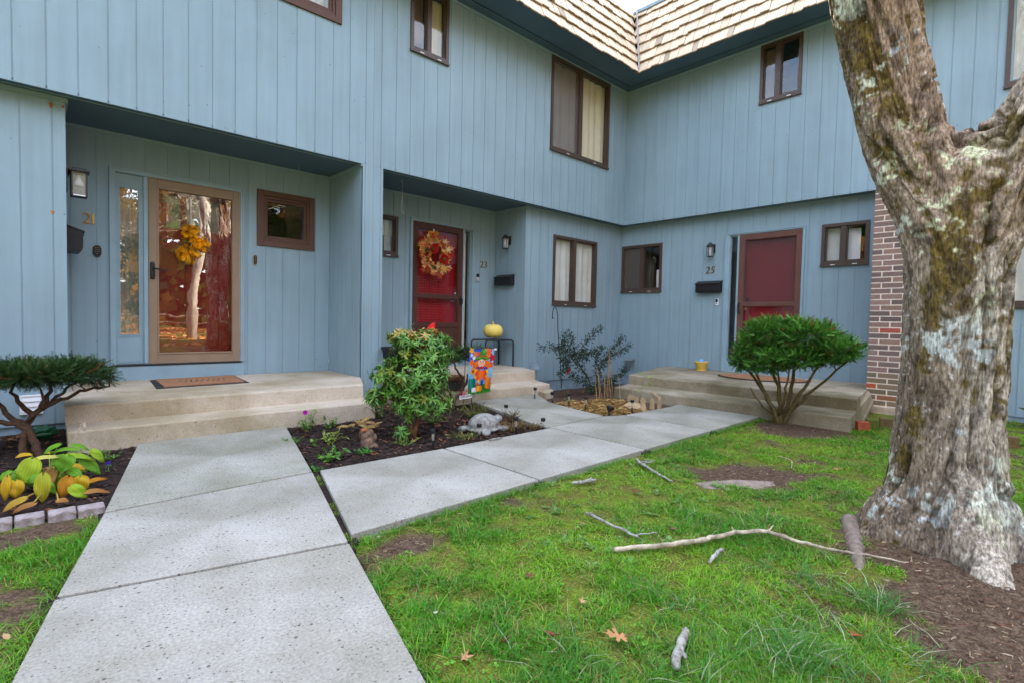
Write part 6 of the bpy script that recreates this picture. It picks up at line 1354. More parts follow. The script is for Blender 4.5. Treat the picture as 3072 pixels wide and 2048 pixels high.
me = bpy.data.meshes.new_from_object(trunk.evaluated_get(bpy.context.evaluated_depsgraph_get())); me.name = 'trunk'; bpy.data.objects.remove(trunk)
nV = len(me.vertices); co = np.zeros(nV*3); me.vertices.foreach_get('co', co); co = co.reshape(-1, 3); nr = np.zeros(nV*3); me.vertices.foreach_get('normal', nr); nr = nr.reshape(-1, 3)
# follow the limb: shear the noise domain so the furrows run along each branch
leanL = np.interp(co[:, 2], [1.3, 1.6, 2.0, 2.8], [0, .10, .25, .40]); leanR = np.interp(co[:, 2], [1.3, 1.6, 2.0, 2.5, 3.3], [0, -.10, -.32, -.66, -1.2])
bz = np.clip((co[:, 2]-.9)/.8, 0, 1); sel = np.clip((co[:, 1]+5.47)/.30+.5, 0, 1)*bz+(1-bz)*.5; un = co.copy(); un[:, 1] -= leanL*sel+leanR*(1-sel)
un[:, 1] += .10*np.sin(un[:, 2]*1.4)*np.clip((1.7-un[:, 2])/.6, 0, 1); un[:, 0] += .05*np.sin(un[:, 2]*2.3)
wp = np.stack([fbm(un*(4, 4, 1.6)+9, 3), fbm(un*(4, 4, 1.6)+31, 3), 0*co[:, 0]], 1)*.04
q = (un+wp)
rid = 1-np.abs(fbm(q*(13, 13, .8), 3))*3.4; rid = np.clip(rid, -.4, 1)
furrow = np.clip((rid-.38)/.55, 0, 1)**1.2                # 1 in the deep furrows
plates = fbm(q*(28, 28, 4)+3, 3); fine_n = fbm(co*(70, 70, 22), 3); cross = np.clip((fbm(un*(8, 8, 11)+77, 3)-.12)*5, 0, 1)
h = -.042*furrow+.008*plates+.007*fine_n+.004*fbm(un*(4.5, 4.5, 1.2)+50, 2)
fade = np.clip((co[:, 2]+.10)/.5, .3, 1); co2 = co+nr*(h*fade)[:, None]
me.vertices.foreach_set('co', (co2-np.array((-5.06, -5.47, -.03))).ravel()); me.polygons.foreach_set('use_smooth', [True]*len(me.polygons))
# the bark's colours: grey-tan plates, brown inner bark, olive moss on the damp left side and as painted shade in the furrows, crusts of pale lichen
def lr(*c): return np.array(srgb(*c)[:3])
n1 = fbm(un*(7, 7, 2.2)+12, 4)[:, None]; pale = np.clip((-5.46-co[:, 1])*6+.3*fbm(un*(5, 5, 1.5)+210, 3), 0, 1)[:, None]; base = (lr(140, 126, 112)*(1-pale)+lr(184, 174, 162)*pale)*(1+.45*n1)
wn = np.clip(fbm(un*(3, 3, 1.2)+40, 3)*3+.1, 0, 1)[:, None]; base = base*(1-wn*.5)+lr(170, 140, 118)*wn*.5
g2 = fbm(co*60, 2)[:, None]; base = base*(1+.45*g2)
inner = np.clip((fbm(un*(12, 12, 2.5)+66, 3)-.05)*4, 0, 1)[:, None]; base = base*(1-.4*inner)+lr(110, 90, 78)*.4*inner
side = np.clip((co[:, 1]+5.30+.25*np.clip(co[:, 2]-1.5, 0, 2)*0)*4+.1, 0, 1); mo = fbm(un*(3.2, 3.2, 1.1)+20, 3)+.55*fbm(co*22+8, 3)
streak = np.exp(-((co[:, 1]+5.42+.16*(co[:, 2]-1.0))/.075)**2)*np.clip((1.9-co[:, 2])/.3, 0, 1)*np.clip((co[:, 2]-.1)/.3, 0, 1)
moss = np.clip((mo*1.15+.20*side+.62*streak+.26*furrow-.33)*5, 0, 1)[:, None]; mg = np.clip(fbm(co*50+5, 2)+.5, 0, 1)[:, None]  # real moss patches, plus a furrow term that paints shade into the cracks
moss_shade_col = lr(62, 50, 22)*(1-mg)+lr(118, 100, 34)*mg; base = base*(1-.85*moss)+moss_shade_col*.85*moss
li = fbm(co*4.2+100, 3)*1.1+.55*fbm(co*19+3, 3)+.5*fbm(co*48, 2); lic = np.clip((li-.27)*9, 0, 1)[:, None]; lt = np.clip(fbm(co*2.2+70, 2)*3+.5, 0, 1)[:, None]
lcol = lr(206, 208, 176)*(1-lt)+lr(196, 202, 204)*lt; base = base*(1-lic*.9)+lcol*.9*lic
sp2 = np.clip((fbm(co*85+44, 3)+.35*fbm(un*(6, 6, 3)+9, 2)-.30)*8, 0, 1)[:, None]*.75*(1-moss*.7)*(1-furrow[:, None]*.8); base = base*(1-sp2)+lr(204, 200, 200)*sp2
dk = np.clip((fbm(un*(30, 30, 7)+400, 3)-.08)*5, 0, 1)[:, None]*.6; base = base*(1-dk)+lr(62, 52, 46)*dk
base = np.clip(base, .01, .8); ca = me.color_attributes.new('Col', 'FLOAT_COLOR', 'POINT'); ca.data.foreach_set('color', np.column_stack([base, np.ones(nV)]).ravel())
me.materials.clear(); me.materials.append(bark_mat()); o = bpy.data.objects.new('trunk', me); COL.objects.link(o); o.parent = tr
limbm = pmat('upper_bark', srgb(112, 100, 90), .9, .25, 12, .9, 60, col2=srgb(170, 160, 146))
def limb(p, d, L_, r, depth, rs, mb):
    n = 6; pts, rad = [Vector(p)], [r]; d = d.normalized()
    for i in range(n):
        d = (d+Vector((rs.uniform(-.22, .22), rs.uniform(-.22, .22), rs.uniform(-.05, .16)))).normalized(); pts.append(pts[-1]+d*L_/n); rad.append(r*(1-.6*(i+1)/n))
    mb.tube(pts, rad, 8 if depth < 2 else 5)
    if depth >= 4: return
    for i in range(2, n+1):
        for k in range(1 if depth < 2 else 2):
            e = (d*.7+rdir(rs, -.4)).normalized(); limb(pts[i], e, L_*rs.uniform(.5, .75), rad[i]*.62, depth+1, rs, mb)
for p, d, L_, r in (((-5.12, -4.95, 3.4), (-.1, .35, 1), 2.6, .16), ((-4.98, -6.6, 3.2), (.1, -.6, 1), 2.4, .135)):
    m = MB(); limb(p, Vector(d), L_, r, 1, rs, m); m.build('limb', limbm, tr, smooth=True)
m = MB(); q = spline([(-5.06, -5.10, -.06, .05), (-5.16, -5.11, .012, .045), (-5.31, -5.16, -.002, .044), (-5.46, -5.21, .0, .038), (-5.60, -5.255, -.012, .030), (-5.74, -5.30, -.06, .02)]); m.tube([tuple(p[:3]) for p in q], [r*.85*(1+.10*math.sin(i*1.7)+.07*math.sin(i*3.9)) for i, r in enumerate(q[:, 3])], 14)
m.build('surface_root', pmat('worn_root', srgb(96, 82, 74), .95, .2, 26, 1, 60, col2=srgb(146, 130, 120), detail=8), tr, smooth=True)

# ================================================================== LAWN
rs = np.random.RandomState(5)
LAWN = [(-7.15, -3.62), (-2.24, -3.52), (-2.24, -4.40), (-1.6, -4.36), (-.62, -4.64), (.15, -4.64), (.15, -7.4), (-8.1, -7.4), (-7.21, -3.70)]
LAWN2 = [(-10.2, -2.5), (-7.98, -2.5), (-8.22, -3.46), (-8.9, -6.4), (-10.2, -6.4)]
def blades(P, length, width, cols, lean, rs, bend=.5, name='grass', mat=None, label=None, zfix=None):
    n = len(P); x, y = P[:, 0], P[:, 1]; z = ground_z(x, y)-.004 if zfix is None else zfix+0*x; a = rs.uniform(0, 6.2832, n); l_ = length; ln = lean
    dx, dy = np.cos(a), np.sin(a); sx, sy = -dy, dx; w = width
    k = [0, .5, 1]; V = np.zeros((n, 5, 3))
    def pt(t): 
        o = ln*l_*(t**1.5+bend*t*t); return x+dx*o, y+dy*o, z+l_*t*(1-.35*ln*t)
    for i, (t, f) in enumerate(((0, 1), (.5, .85))):
        px, py, pz = pt(t); V[:, 2*i, 0] = px-sx*w*f; V[:, 2*i, 1] = py-sy*w*f; V[:, 2*i, 2] = pz; V[:, 2*i+1, 0] = px+sx*w*f; V[:, 2*i+1, 1] = py+sy*w*f; V[:, 2*i+1, 2] = pz
    px, py, pz = pt(1); V[:, 4, 0], V[:, 4, 1], V[:, 4, 2] = px, py, pz
    b = (np.arange(n)*5)[:, None]; li = np.concatenate([b+np.array([0, 1, 3, 2]), b+np.array([2, 3, 4])], 1).ravel()
    me = bpy.data.meshes.new(name); me.vertices.add(n*5); me.vertices.foreach_set('co', V.ravel()); me.loops.add(n*7); me.loops.foreach_set('vertex_index', li.astype(np.int32))
    me.polygons.add(n*2); ls = np.empty(n*2, np.int32); ls[0::2] = np.arange(n)*7; ls[1::2] = np.arange(n)*7+4; me.polygons.foreach_set('loop_start', ls)
    me.update(calc_edges=True); ca = me.color_attributes.new('Col', 'FLOAT_COLOR', 'POINT'); ca.data.foreach_set('color', np.repeat(np.column_stack([cols, np.ones(n)]), 5, 0).ravel())
    me.materials.append(mat or MT['leaf']); o = bpy.data.objects.new(name, me); COL.objects.link(o); tag(o, label, 'grass', kind='stuff'); return o
def grass_points(n, rs):
    out = []; tot = 0
    while tot < n:
        k = n*2; P = np.column_stack([rs.uniform(-10.2, .15, k), rs.uniform(-7.2, -2.45, k)]); ok = in_poly(P, LAWN) | in_poly(P, LAWN2)
        d = np.hypot(P[:, 0]+8.26, P[:, 1]+5.86); den = np.clip(2.2/np.maximum(d, .7), .16, 1.3)/1.3
        cl = fbm(np.column_stack([P, 0*P[:, 0]])*4.5+2, 3); c2 = fbm(np.column_stack([P, 0*P[:, 0]])*13+6, 2)
        den = den*(1-dirt_amount(P[:, 0], P[:, 1]))**1.5*np.clip(.45+1.6*cl+1.5*c2, .03, 1.3)/1.3
        den *= (np.hypot((P[:, 0]+5.07)/1, (P[:, 1]+5.47)/1) > .36)
        P = P[ok & (rs.rand(k) < den)]; out.append(P); tot += len(P)
    return np.concatenate(out)[:n]
P = grass_points(250000, rs); n = len(P); d = np.hypot(P[:, 0]+8.26, P[:, 1]+5.86); patch = fbm(np.column_stack([P, 0*P[:, 0]])*2.1+30, 3); p2 = fbm(np.column_stack([P, 0*P[:, 0]])*7+80, 2)
L0 = rs.uniform(.014, .040, n)*(1+.9*np.clip(patch+.4*p2, -.5, .9)); L0 *= 1+.5*(rs.rand(n) < .05)
t = np.clip(.5+1.2*patch+rs.normal(0, .28, n), 0, 1)[:, None]; C_ = lr(70, 146, 18)*t+lr(140, 190, 38)*(1-t)
bl = (np.clip(fbm(np.column_stack([P, 0*P[:, 0]])*3+120, 2)*2.5, 0, 1)*(rs.rand(n) < .5))[:, None]; C_ = C_*(1-bl*.6)+lr(60, 118, 50)*bl*.6
dry = (rs.rand(n) < .14)[:, None]; C_ = np.where(dry, lr(176, 158, 96)*rs.uniform(.6, 1.1, (n, 1)), C_); C_ = C_*rs.uniform(.75, 1.25, (n, 1))
blades(P, L0, np.clip(rs.uniform(.0009, .0019, n)*(1+.13*d), .0009, .004), C_, rs.uniform(.25, 1.5, n), rs, .5, 'grass', leafmat('grass_blade', .45, .35, .35), 'short patchy green lawn grass')
# coarse blue-green and bleached blades in tufts
tc_ = rs.uniform((-7.3, -6.2), (-5.6, -4.6), (46, 2)); tc_ = np.concatenate([tc_, rs.uniform((-6.9, -5.6), (-5.9, -5.1), (46, 2)), rs.uniform((-5.9, -4.9), (-4.9, -4.3), (8, 2))]); tc_ = tc_[in_poly(tc_, LAWN)]; tc_ = tc_[dirt_amount(tc_[:, 0], tc_[:, 1]) < .6]
P = np.concatenate([c+rs.normal(0, .045, (26, 2)) for c in tc_]); n = len(P); pale = (rs.rand(n) < .16)[:, None]
C_ = np.where(pale, lr(186, 196, 160)*rs.uniform(.6, 1, (n, 1)), lr(64, 126, 40)*rs.uniform(.7, 1.4, (n, 1))); blades(P, rs.uniform(.035, .085, n), rs.uniform(.0010, .0019, n), C_, rs.uniform(.4, 1.5, n), rs, .8, 'grass', MT['leaf'], 'longer tufts of coarse bluish and bleached grass in the lawn')
# moss cushions, clover and plantain rosettes hugging the ground
def groundleaves(n, size, ca, cb, sel, rs, name, label, lift=.012, cat='ground cover', round_=True):
    P = rs.uniform((-10.1, -7), (.1, -2.46), (n*14, 2)); P = P[in_poly(P, LAWN) | in_poly(P, LAWN2)]; s_ = sel(P); d = np.hypot(P[:, 0]+8.26, P[:, 1]+5.86); P = P[(rs.rand(len(P)) < s_*np.clip(2.5/d, .2, 1)) & (dirt_amount(P[:, 0], P[:, 1]) < .55)][:n]; mb = MB()
    z = ground_z(P[:, 0], P[:, 1])
    for (x, y), zz in zip(P, z):
        k = 3 if round_ else 5; c0 = rs.uniform(0, 6.3); sc = size*rs.uniform(.6, 1.25); t = rs.rand(); col = tuple((np.array(ca[:3])*(1-t)+np.array(cb[:3])*t)*rs.uniform(.8, 1.25)); h_ = lift*rs.uniform(.4, 1.5)
        for j in range(k):
            a = c0+6.2832*j/k+rs.uniform(-.2, .2); u = Vector((math.cos(a), math.sin(a), rs.uniform(-.15, .35))); s_ = Vector((-u.y, u.x, 0)); b = Vector((x, y, zz+h_)); 
            w_ = .62 if round_ else .34
            mb.face([b+u*sc*.1, b+u*sc*.5+s_*sc*w_*.8, b+u*sc*1.0+s_*sc*w_*.55, b+u*sc*1.12, b+u*sc*1.0-s_*sc*w_*.55, b+u*sc*.5-s_*sc*w_*.8], col)
    tag(mb.build(name, MT['leaf']), label, cat, kind='stuff')
pn = lambda f, o: (lambda P: np.clip(fbm(np.column_stack([P, 0*P[:, 0]])*f+o, 3)*3-.15, 0, 1))
cl_sel = lambda P: np.clip(pn(1.6, 200)(P)*.5+np.exp(-((P[:, 0]+4.55)/.55)**2-((P[:, 1]+4.72)/.22)**2)*1.5+np.exp(-((P[:, 1]+3.66)/.12)**2)*.4, 0, 1)
groundleaves(3600, .0085, srgb(70, 128, 30), srgb(120, 176, 56), cl_sel, rs, 'clover', 'patches of small clover in the lawn')
groundleaves(260, .032, srgb(84, 132, 60), srgb(120, 160, 84), pn(1.1, 300), rs, 'lawn_weeds', 'broad leaved weed rosettes in the lawn', .008, round_=False)
P = rs.uniform((-10.1, -7), (.1, -2.46), (260000, 2)); P = P[in_poly(P, LAWN) | in_poly(P, LAWN2)]; mo = fbm(np.column_stack([P, 0*P[:, 0]])*2.4+500, 3)*2.6; d = np.hypot(P[:, 0]+8.26, P[:, 1]+5.86)
P = P[(rs.rand(len(P)) < np.clip(mo, 0, 1)*np.clip(2.2/d, .15, 1)) & (dirt_amount(P[:, 0], P[:, 1]) < .8)][:52000]; n = len(P); t = rs.rand(n, 1)
blades(P, rs.uniform(.006, .013, n), rs.uniform(.0018, .0034, n), (lr(100, 132, 20)*t+lr(146, 166, 36)*(1-t)), rs.uniform(.2, 1.2, n), rs, .4, 'moss', MT['needle'], 'yellow green moss between the grass')
# grass creeping over the slab edges, moss and grass in the open joint
E_ = []
for a, b, nrm, n in (((-7.17, -3.615), (-2.24, -3.50), (0, -1), 3000), ((-7.205, -3.70), (-7.75, -5.85), (1, -.25), 1500), ((-7.985, -2.62), (-8.72, -5.85), (-1, .25), 1700)):
    t = rs.rand(n, 1); q = np.array(a)*(1-t)+np.array(b)*t; E_.append(q+np.array(nrm)*(rs.rand(n, 1)**1.5*.05+.004))
P = np.concatenate(E_); P = P[fbm(np.column_stack([P, 0*P[:, 0]])*3.3+900, 3) > -.10]; n = len(P); t = rs.rand(n, 1)
blades(P, rs.uniform(.02, .055, n), rs.uniform(.001, .002, n), (lr(60, 128, 20)*t+lr(126, 172, 44)*(1-t))*rs.uniform(.75, 1.2, (n, 1)), rs.uniform(.3, 1.3, n), rs, .5, 'grass', MT['leaf'], 'grass fringe creeping over the path edges')
for poly in ([(-6.99, -2.49), (-6.82, -2.49), (-7.14, -3.66), (-7.30, -3.66)], [(-5.90, -2.5), (-5.80, -2.5), (-5.81, -3.6), (-5.91, -3.6)], [(-4.64, -2.44), (-4.53, -2.44), (-4.55, -3.57), (-4.66, -3.57)], [(-3.45, -2.5), (-3.36, -2.5), (-3.37, -3.54), (-3.46, -3.54)], [(-7.99, -2.52), (-6.88, -2.46), (-6.88, -2.56), (-7.99, -2.62)], [(-8.21, -3.40), (-7.19, -3.63), (-7.19, -3.73), (-8.21, -3.51)]):
    mb = MB(); mb.prism(poly, -.29, -.022 if poly[0][0] == -6.99 else -.016); tag(mb.build('soil', mulchmat, None, origin=(poly[0][0], poly[0][1], -.1)), kind='structure')
n = 900; t = rs.rand(n, 1); P = np.array((-6.868, -2.53))*(1-t)+np.array((-7.172, -3.63))*t+rs.uniform(-.012, .012, (n, 2)); P = P[fbm(np.column_stack([P, 0*P[:, 0]])*6+33, 3) > .0]; n = len(P); t = rs.rand(n, 1)
blades(P, rs.uniform(.008, .022, n), rs.uniform(.001, .002, n), lr(84, 116, 24)*t+lr(126, 150, 40)*(1-t), rs.uniform(.2, 1, n), rs, .5, 'moss', MT['needle'], 'moss and grass growing in the open joint between the paths', zfix=-.024)
mb = MB(); r3 = random.Random(71); P = scatter(LAWN, 46, rs).tolist()+scatter(LAWN2, 14, rs).tolist()
for x, y in P:
    flat_leaf(mb, r3.choice([MAPLE, OVATE, OVATE]), (x, y, float(ground_z(np.array([x]), np.array([y]))[0])+r3.uniform(.01, .03)), r3.uniform(.012, .030), r3.uniform(0, 6), (r3.uniform(-.4, .4), r3.uniform(-.4, .4)), r3.uniform(.2, .9), mixc(r3, srgb(130, 84, 58), srgb(206, 170, 124), .2))
tag(mb.build('leaf_litter', MT['dryleaf']), 'scattered small leaf scraps in the lawn', 'leaf litter', kind='stuff')
# bits of bark, straw and grit on bare soil
mb = MB(); P = rs.uniform((-7.3, -6.4), (-2, -3.6), (30000, 2)); P = P[in_poly(P, LAWN)]; P = P[rs.rand(len(P)) < (.05+.5*(dirt_amount(P[:, 0], P[:, 1]) > .5))*np.clip(2.2/np.hypot(P[:, 0]+8.26, P[:, 1]+5.86), .2, 1)][:3600]
for (x, y), z in zip(P, ground_z(P[:, 0], P[:, 1])):
    a = rs.uniform(0, 6.3); l_ = rs.uniform(.003, .014); w = rs.uniform(.0007, .0022); u, v = math.cos(a), math.sin(a); c = [lr(150, 124, 98), lr(96, 72, 58), lr(186, 168, 140), lr(120, 78, 58)][rs.randint(4)]*rs.uniform(.7, 1.2)
    mb.face([(x-u*l_+v*w, y-v*l_-u*w, z+.004), (x-u*l_-v*w, y-v*l_+u*w, z+.005), (x+u*l_-v*w, y+v*l_+u*w, z+.006+rs.uniform(0, .006)), (x+u*l_+v*w, y+v*l_-u*w, z+.005)], tuple(c))
tag(mb.build('litter', MT['dryleaf']), 'bark crumbs and dry straw on the bare soil', 'litter', kind='stuff')
# straw mulch of the inner-corner bed
mb = MB(); sp_ = [(-3.38, -1.5), (-2.6, -1.55), (-2.5, -1.9), (-2.75, -2.15), (-2.85, -2.42), (-3.25, -2.47), (-3.58, -2.38), (-3.52, -1.95)]; P = scatter(sp_, 800, rs)
for (x, y), z in zip(P, bed_z(P[:, 0], P[:, 1])):
    a = rs.uniform(0, 6.3); l_ = rs.uniform(.02, .10); w = rs.uniform(.002, .008); u, v = math.cos(a), math.sin(a); t = rs.rand(); c = (lr(206, 174, 108)*t+lr(150, 106, 60)*(1-t))*rs.uniform(.7, 1.15); h_ = rs.uniform(.005, .05)
    mb.face([(x-u*l_+v*w, y-v*l_-u*w, z+h_*.6), (x-u*l_-v*w, y-v*l_+u*w, z+h_*.7), (x-v*w, y+u*w, z+h_*1.1), (x+v*w, y-u*w, z+h_)], tuple(c)); mb.face([(x+v*w, y-u*w, z+h_), (x-v*w, y+u*w, z+h_*1.1), (x+u*l_-v*w*.6, y+v*l_+u*w*.6, z+h_*rs.uniform(.2, 1.2)), (x+u*l_+v*w*.6, y+v*l_-u*w*.6, z+h_*.5)], tuple(c))
tag(mb.build('straw', MT['dryleaf']), 'dry tan straw and leaf strips covering the inner corner bed', 'straw', kind='stuff')
# small brown leaf litter of the middle bed and of the bed edges
mb = MB(); r2 = random.Random(40)
for poly, n in (([(-5.5, -2.42), (-4.62, -2.46), (-4.48, -1.9), (-5.0, -1.3), (-5.5, -1.3)], 150), ([(-5.56, -.9), (-5.1, -.9), (-5.05, -.1), (-5.5, -.1)], 40), ([(-8.5, -.5), (-8.05, -.5), (-8.05, -.0), (-8.5, .1)], 60), ([(-6.75, -2.3), (-5.6, -2.4), (-5.7, -1.2), (-6.5, -1.0)], 34), ([(-8.6, -2.3), (-7.95, -2.3), (-7.8, -1.2), (-8.5, -1.2)], 26), ([(-2.3, -1.5), (-.4, -.4), (-.4, .1), (-2.2, .1)], 40)):
    for x, y in scatter(poly, n, rs):
        z = float(bed_z(np.array([x]), np.array([y]))[0]); flat_leaf(mb, r2.choice([MAPLE, OVATE, OAK, MAPLE]), (x, y, z+r2.uniform(.006, .025)), r2.uniform(.018, .042), r2.uniform(0, 6), (r2.uniform(-.5, .5), r2.uniform(-.5, .5)), r2.uniform(.1, .8), mixc(r2, srgb(126, 76, 52), srgb(176, 120, 84), .25))
tag(mb.build('leaf_litter', MT['dryleaf']), 'small curled brown leaves lying in the beds', 'leaf litter', kind='stuff')
def fallen(shape, x, y, size, yaw, c, label, curl=.35, tilt=(.1, .1), z=None, up=.02, name='fallen_leaf'):
    z = (float(ground_z(np.array([x]), np.array([y]))[0])+up) if z is None else z; m = MB(); flat_leaf(m, shape, (x, y, z), size, yaw, tilt, curl, srgb(*c)[:3])
    R = Matrix.Rotation(yaw, 3, 'Z'); p = Vector((x, y, z)); m.tube([p+R @ Vector((0, -.3*size, .0)), p+R @ Vector((.06*size, -.95*size, .1*size))], [.0016, .0012], 5, srgb(*[int(v*.7) for v in c])[:3])
    tag(m.build(name, MT['dryleaf'], None, origin=(x, y, z)), label, 'leaf', 'fallen leaves on the lawn')
fallen(OAK, -6.874, -4.905, .062, .9, (206, 152, 106), 'large tan lobed oak leaf lying flat on the lawn', .15, (.25, -.1), up=.035)
fallen(MAPLE, -7.15, -4.665, .034, 2.0, (126, 56, 46), 'curled dark red leaf, the left one of the two below the middle of the lawn', .9)
fallen(OVATE, -7.013, -4.739, .036, .5, (150, 70, 60), 'folded dull red leaf between the dark red leaf and the oak leaf', .8)
fallen(MAPLE, -6.24, -5.41, .045, 1.2, (176, 108, 62), 'orange brown leaf in long grass below the tree base', .5)
fallen(MAPLE, -7.299, -4.648, .036, 4.0, (196, 146, 110), 'small tan leaf in grass near the front of the path', .4)
fallen(OVATE, -7.224, -4.391, .028, 2.5, (216, 208, 190), 'small whitish leaf scrap beside the path edge', .5)
fallen(MAPLE, -5.547, -4.081, .040, .3, (150, 92, 74), 'pinkish brown leaf near the forked twig in mid lawn', .6)
fallen(MAPLE, -4.66, -4.91, .062, 1.0, (172, 108, 92), 'pinkish brown leaf on the clover left of the tree trunk', .4, up=.03)
fallen(MAPLE, -6.794, -4.418, .034, 5.0, (132, 88, 66), 'small brown leaf lying left in mid lawn', .6)
fallen(OVATE, -5.60, -4.93, .040, 1.9, (206, 142, 100), 'orange tan leaf beside the long fallen branch', .4)
fallen(OVATE, -5.898, -4.532, .044, 2.9, (140, 104, 84), 'brown curled leaf above the long fallen branch', .7)
fallen(MAPLE, -3.83, -4.47, .05, .7, (166, 104, 86), 'reddish brown leaf far back on the lawn near the brick corner', .4)
fallen(MAPLE, -3.97, -4.72, .045, 3.7, (196, 150, 116), 'tan leaf far back on the lawn in front of the brick wall', .5)
fallen(MAPLE, -6.36, -2.36, .045, 2.2, (206, 128, 84), 'orange tan leaf on the clover clump at the front of the bed', .5, z=.0)
fallen(OVATE, -7.64, -1.12, .04, 1.1, (186, 104, 64), 'orange leaf leaning at the porch foot beside the path', .6, z=-.005)
# fallen sticks
def stick(pts, rad, label, mat='greywood', twigs=(), cat='branch'):
    rs = random.Random(len(label)); P = [Vector((x, y, float(ground_z(np.array([x]), np.array([y]))[0])+dz)) for x, y, dz in pts]; q = spline([tuple(p)+(r,) for p, r in zip(P, rad)], 6); m = MB()
    m.tube([Vector(v[:3])+Vector((rs.uniform(-1, 1), rs.uniform(-1, 1), rs.uniform(-1, 1)))*.0032 for v in q], [v[3]*.86*rs.uniform(.84, 1.12)*(.75 if i in (0, len(q)-1) else 1) for i, v in enumerate(q)], 9)
    for a, b, r in twigs:
        A_ = q[min(len(q)-1, int(a*len(q)))][:3]; m.tube(wiggle(bez(A_, Vector(A_)+Vector(b), .01, rs, 4), .003, rs), [r, r*.9, r*.8, r*.7, r*.5], 6)
    tag(m.build('fallen_branch', MT[mat], None, smooth=True, origin=tuple(P[0])), label, cat, 'fallen sticks on the lawn')
stick([(-6.353, -4.503, .030), (-6.184, -4.60, .032), (-6.027, -4.685, .034), (-5.878, -4.737, .036), (-5.75, -4.80, .045), (-5.66, -4.90, .05), (-5.645, -5.02, .04), (-5.615, -5.14, .03), (-5.57, -5.28, .025), (-5.52, -5.42, .02)], [.013, .014, .0145, .014, .013, .012, .010, .008, .006, .003], 'long bent pale fallen branch pointing to the tree root', 'palewood', ((.42, (.03, .03, .012), .005), (.55, (.06, .0, .02), .004)))
stick([(-6.089, -4.133, .028), (-6.111, -4.305, .026), (-6.133, -4.49, .024)], [.010, .009, .007], 'straight grey stick in mid lawn above the long pale branch', 'greywood', ((.1, (.0, -.03, .02), .006), (.85, (.10, -.06, .01), .004)))
stick([(-4.903, -3.649, .025), (-5.0, -3.75, .03), (-5.077, -3.872, .032), (-5.196, -4.126, .02)], [.011, .012, .011, .006], 'forked grey twig at the far lawn edge near the path', 'greywood', ((.3, (.03, -.10, .03), .006), (.45, (.06, -.06, .03), .005)))
stick([(-6.677, -5.031, .034), (-6.776, -5.063, .034), (-6.87, -5.099, .03)], [.0155, .017, .0165], 'short thick lichen covered stick in front, nearest the camera', 'greywood', ((.6, (-.01, -.03, -.004), .010),))
stick([(-6.109, -4.83, .022), (-6.026, -4.819, .028), (-5.947, -4.812, .024)], [.008, .012, .010], 'stubby grey stick just below the long pale branch', 'greywood')
stick([(-5.744, -3.737, .02), (-5.642, -3.787, .026), (-5.56, -3.79, .02)], [.010, .014, .007], 'knobbly lichen stick at the edge of the cross path', 'greywood', ((.5, (.06, .02, .01), .008), (.3, (-.03, -.04, .01), .006)))
stick([(-3.9, -4.30, .02), (-3.98, -4.42, .02), (-4.2, -4.5, .02)], [.004, .004, .003], 'thin bleached twig far back on the lawn', 'palewood')
m = MB(); m.tube([(-5.42, -2.56, .012), (-5.34, -2.565, .014), (-5.26, -2.55, .010)], [.006, .008, .004], 7); tag(m.build('fallen_branch', MT['greywood'], None, smooth=True, origin=(-5.34, -2.56, .0)), 'little grey stick lying on the cross path below the turtle', 'branch', 'fallen sticks on the lawn')
m = MB(); m.prism([(-5.05, -4.20), (-4.80, -4.34), (-4.62, -4.52), (-4.70, -4.60), (-4.92, -4.48), (-5.10, -4.30)], -.09, -.02, top=[-.022, -.016, -.02, -.03, -.02, -.028]); tag(m.build('flat_stone', pmat('buried_stone', srgb(112, 98, 90), .9, .15, 16, .8, 70, col2=srgb(150, 134, 124)), None, origin=(-4.87, -4.4, -.04), bevel=.008), 'flat brown stone sunk in the bare patch of lawn', 'stone')

# ================================================================== THE YARD THE WINDOWS LOOK OUT ON
rs = random.Random(91); barkm = pmat('yard_bark', srgb(104, 88, 74), .9, .25, 8, .6, 20, col2=srgb(150, 132, 112)); birch = pmat('birch_bark', srgb(172, 160, 144), .8, .12, 6, .3, 30)
def yard_tree(x, y, h, r, label, leafy, ca, cb, bm, name='yard_tree'):
    t = empty(name, (x, y, -.06), label, 'tree', 'trees across the yard'); m = MB(); limbs = []
    pts = [(x+rs.uniform(-.2, .2)*i, y+rs.uniform(-.2, .2)*i, -.2+h*.8*i/5) for i in range(6)]; m.tube(pts, [r*1.3, r, r*.85, r*.7, r*.5, r*.3], 10); m.build('trunk', bm, t, smooth=True); m = MB()
    for k in range(9):
        i = rs.randint(2, 5); limb(pts[i], rdir(rs, -.1), h*.26, r*.34, 2, rs, m)
    m.build('branches', bm, t); f = MB()
    for k in range(leafy):
        d = rdir(rs); q = rs.random()**.5; c = Vector((x, y, h*.72))+Vector((d.x*h*.34, d.y*h*.34, d.z*h*.32))*q
        for j in range(3):
            e = rdir(rs)*.5; s_ = rs.uniform(.10, .24); u = rdir(rs); v = u.orthogonal(); f.face([c+e-u*s_, c+e+v*s_*.7, c+e+u*s_, c+e-v*s_*.7], mixc(rs, ca, cb))
    if leafy: f.build('crown', MT['leaf'], t)
ev = (srgb(40, 66, 30), srgb(84, 104, 44)); au = (srgb(170, 120, 50), srgb(206, 160, 84))
yard_tree(-2.95, -18.2, 13, .17, 'white birch out on the sunny yard', 120, *au, birch, 'birch_tree')
yard_tree(-1.2, -21, 14, .30, 'dark trunked tree right of the white birch in the yard', 300, *au, barkm)
yard_tree(-6.2, -23, 15, .32, 'tall autumn tree far down the yard', 400, *au, barkm); yard_tree(3.5, -25, 14, .3, 'green tree at the far right of the yard', 800, *ev, barkm)
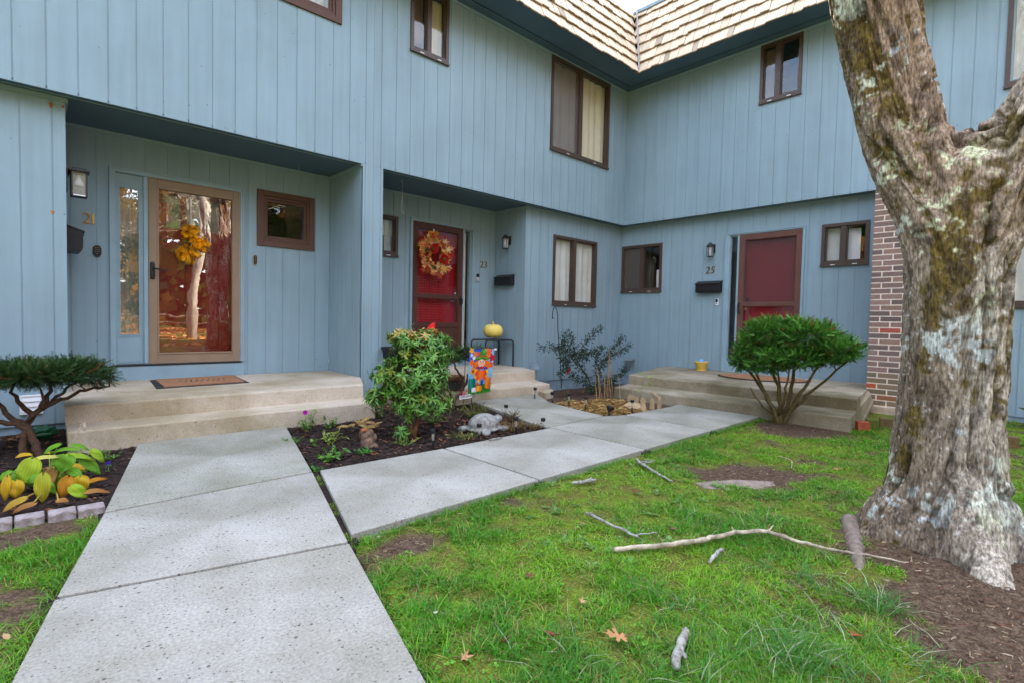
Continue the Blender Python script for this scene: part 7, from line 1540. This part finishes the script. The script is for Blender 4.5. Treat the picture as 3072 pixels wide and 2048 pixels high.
yard_tree(9.5, -20, 13, .28, 'bushy evergreen tree beyond the end house', 900, *ev, barkm); yard_tree(14, -26, 16, .3, 'tall evergreen tree far beyond the end house', 800, *ev, barkm)
yard_tree(-17, -16, 12, .25, 'autumn tree on the yard far to the left', 400, *au, barkm); yard_tree(-22, -4, 13, .3, 'evergreen tree left of the row of houses', 700, *ev, barkm)
fe = empty('split_rail_fence', (0, -27, 0), 'weathered split rail fence across the yard', 'fence')
for k in range(12):
    x = -18+3*k; m = MB(); m.box(x-.07, x+.07, -27.07, -26.93, -.2, 1.15); m.build('post', barkm, fe)
    for z in (.45, .9):
        m = MB(); m.tube([(x, -27, z), (x+3, -27, z+rs.uniform(-.04, .04))], .055, 6); m.build('rail', barkm, fe)
f = MB()
for k in range(17000):
    a = rs.uniform(-2.9, .15) if k % 5 else rs.uniform(-3.6, -2.9); R0 = rs.uniform(40, 58); c = Vector((-5+R0*math.cos(a), -3+R0*math.sin(a), rs.random()**1.25*(15+3*math.sin(a*9)+2*math.sin(a*23)))); s_ = rs.uniform(.4, 1.0); u = rdir(rs); v = u.orthogonal(); pal = ev if math.sin(a*13)+rs.uniform(-.6, .6) > -.25 else au
    f.face([c-u*s_, c+v*s_*.8, c+u*s_, c-v*s_*.8], mixc(rs, *pal))
g = MB()
for k in range(16000):
    x, y = rs.uniform(-12, 6), rs.uniform(-34, -12); q = math.sin(x*.7+y*.3)+math.sin(y*.9)+rs.uniform(-1, 1)
    if q < -.3: continue
    s_ = rs.uniform(.05, .12); u = Vector((math.cos(k), math.sin(k), rs.uniform(-.4, .4))); v = Vector((-u.y, u.x, rs.uniform(-.4, .4))); c = Vector((x, y, -.03)); g.face([c-u*s_, c+v*s_, c+u*s_, c-v*s_], mixc(rs, srgb(196, 120, 60), srgb(232, 170, 100)))
tag(g.build('yard_leaves', MT['dryleaf']), 'orange fallen leaves covering the sunny yard', 'leaves', kind='stuff')
tag(f.build('woodland', MT['leaf']), 'mixed autumn woodland at the far edge of the yard', 'woodland', kind='stuff')
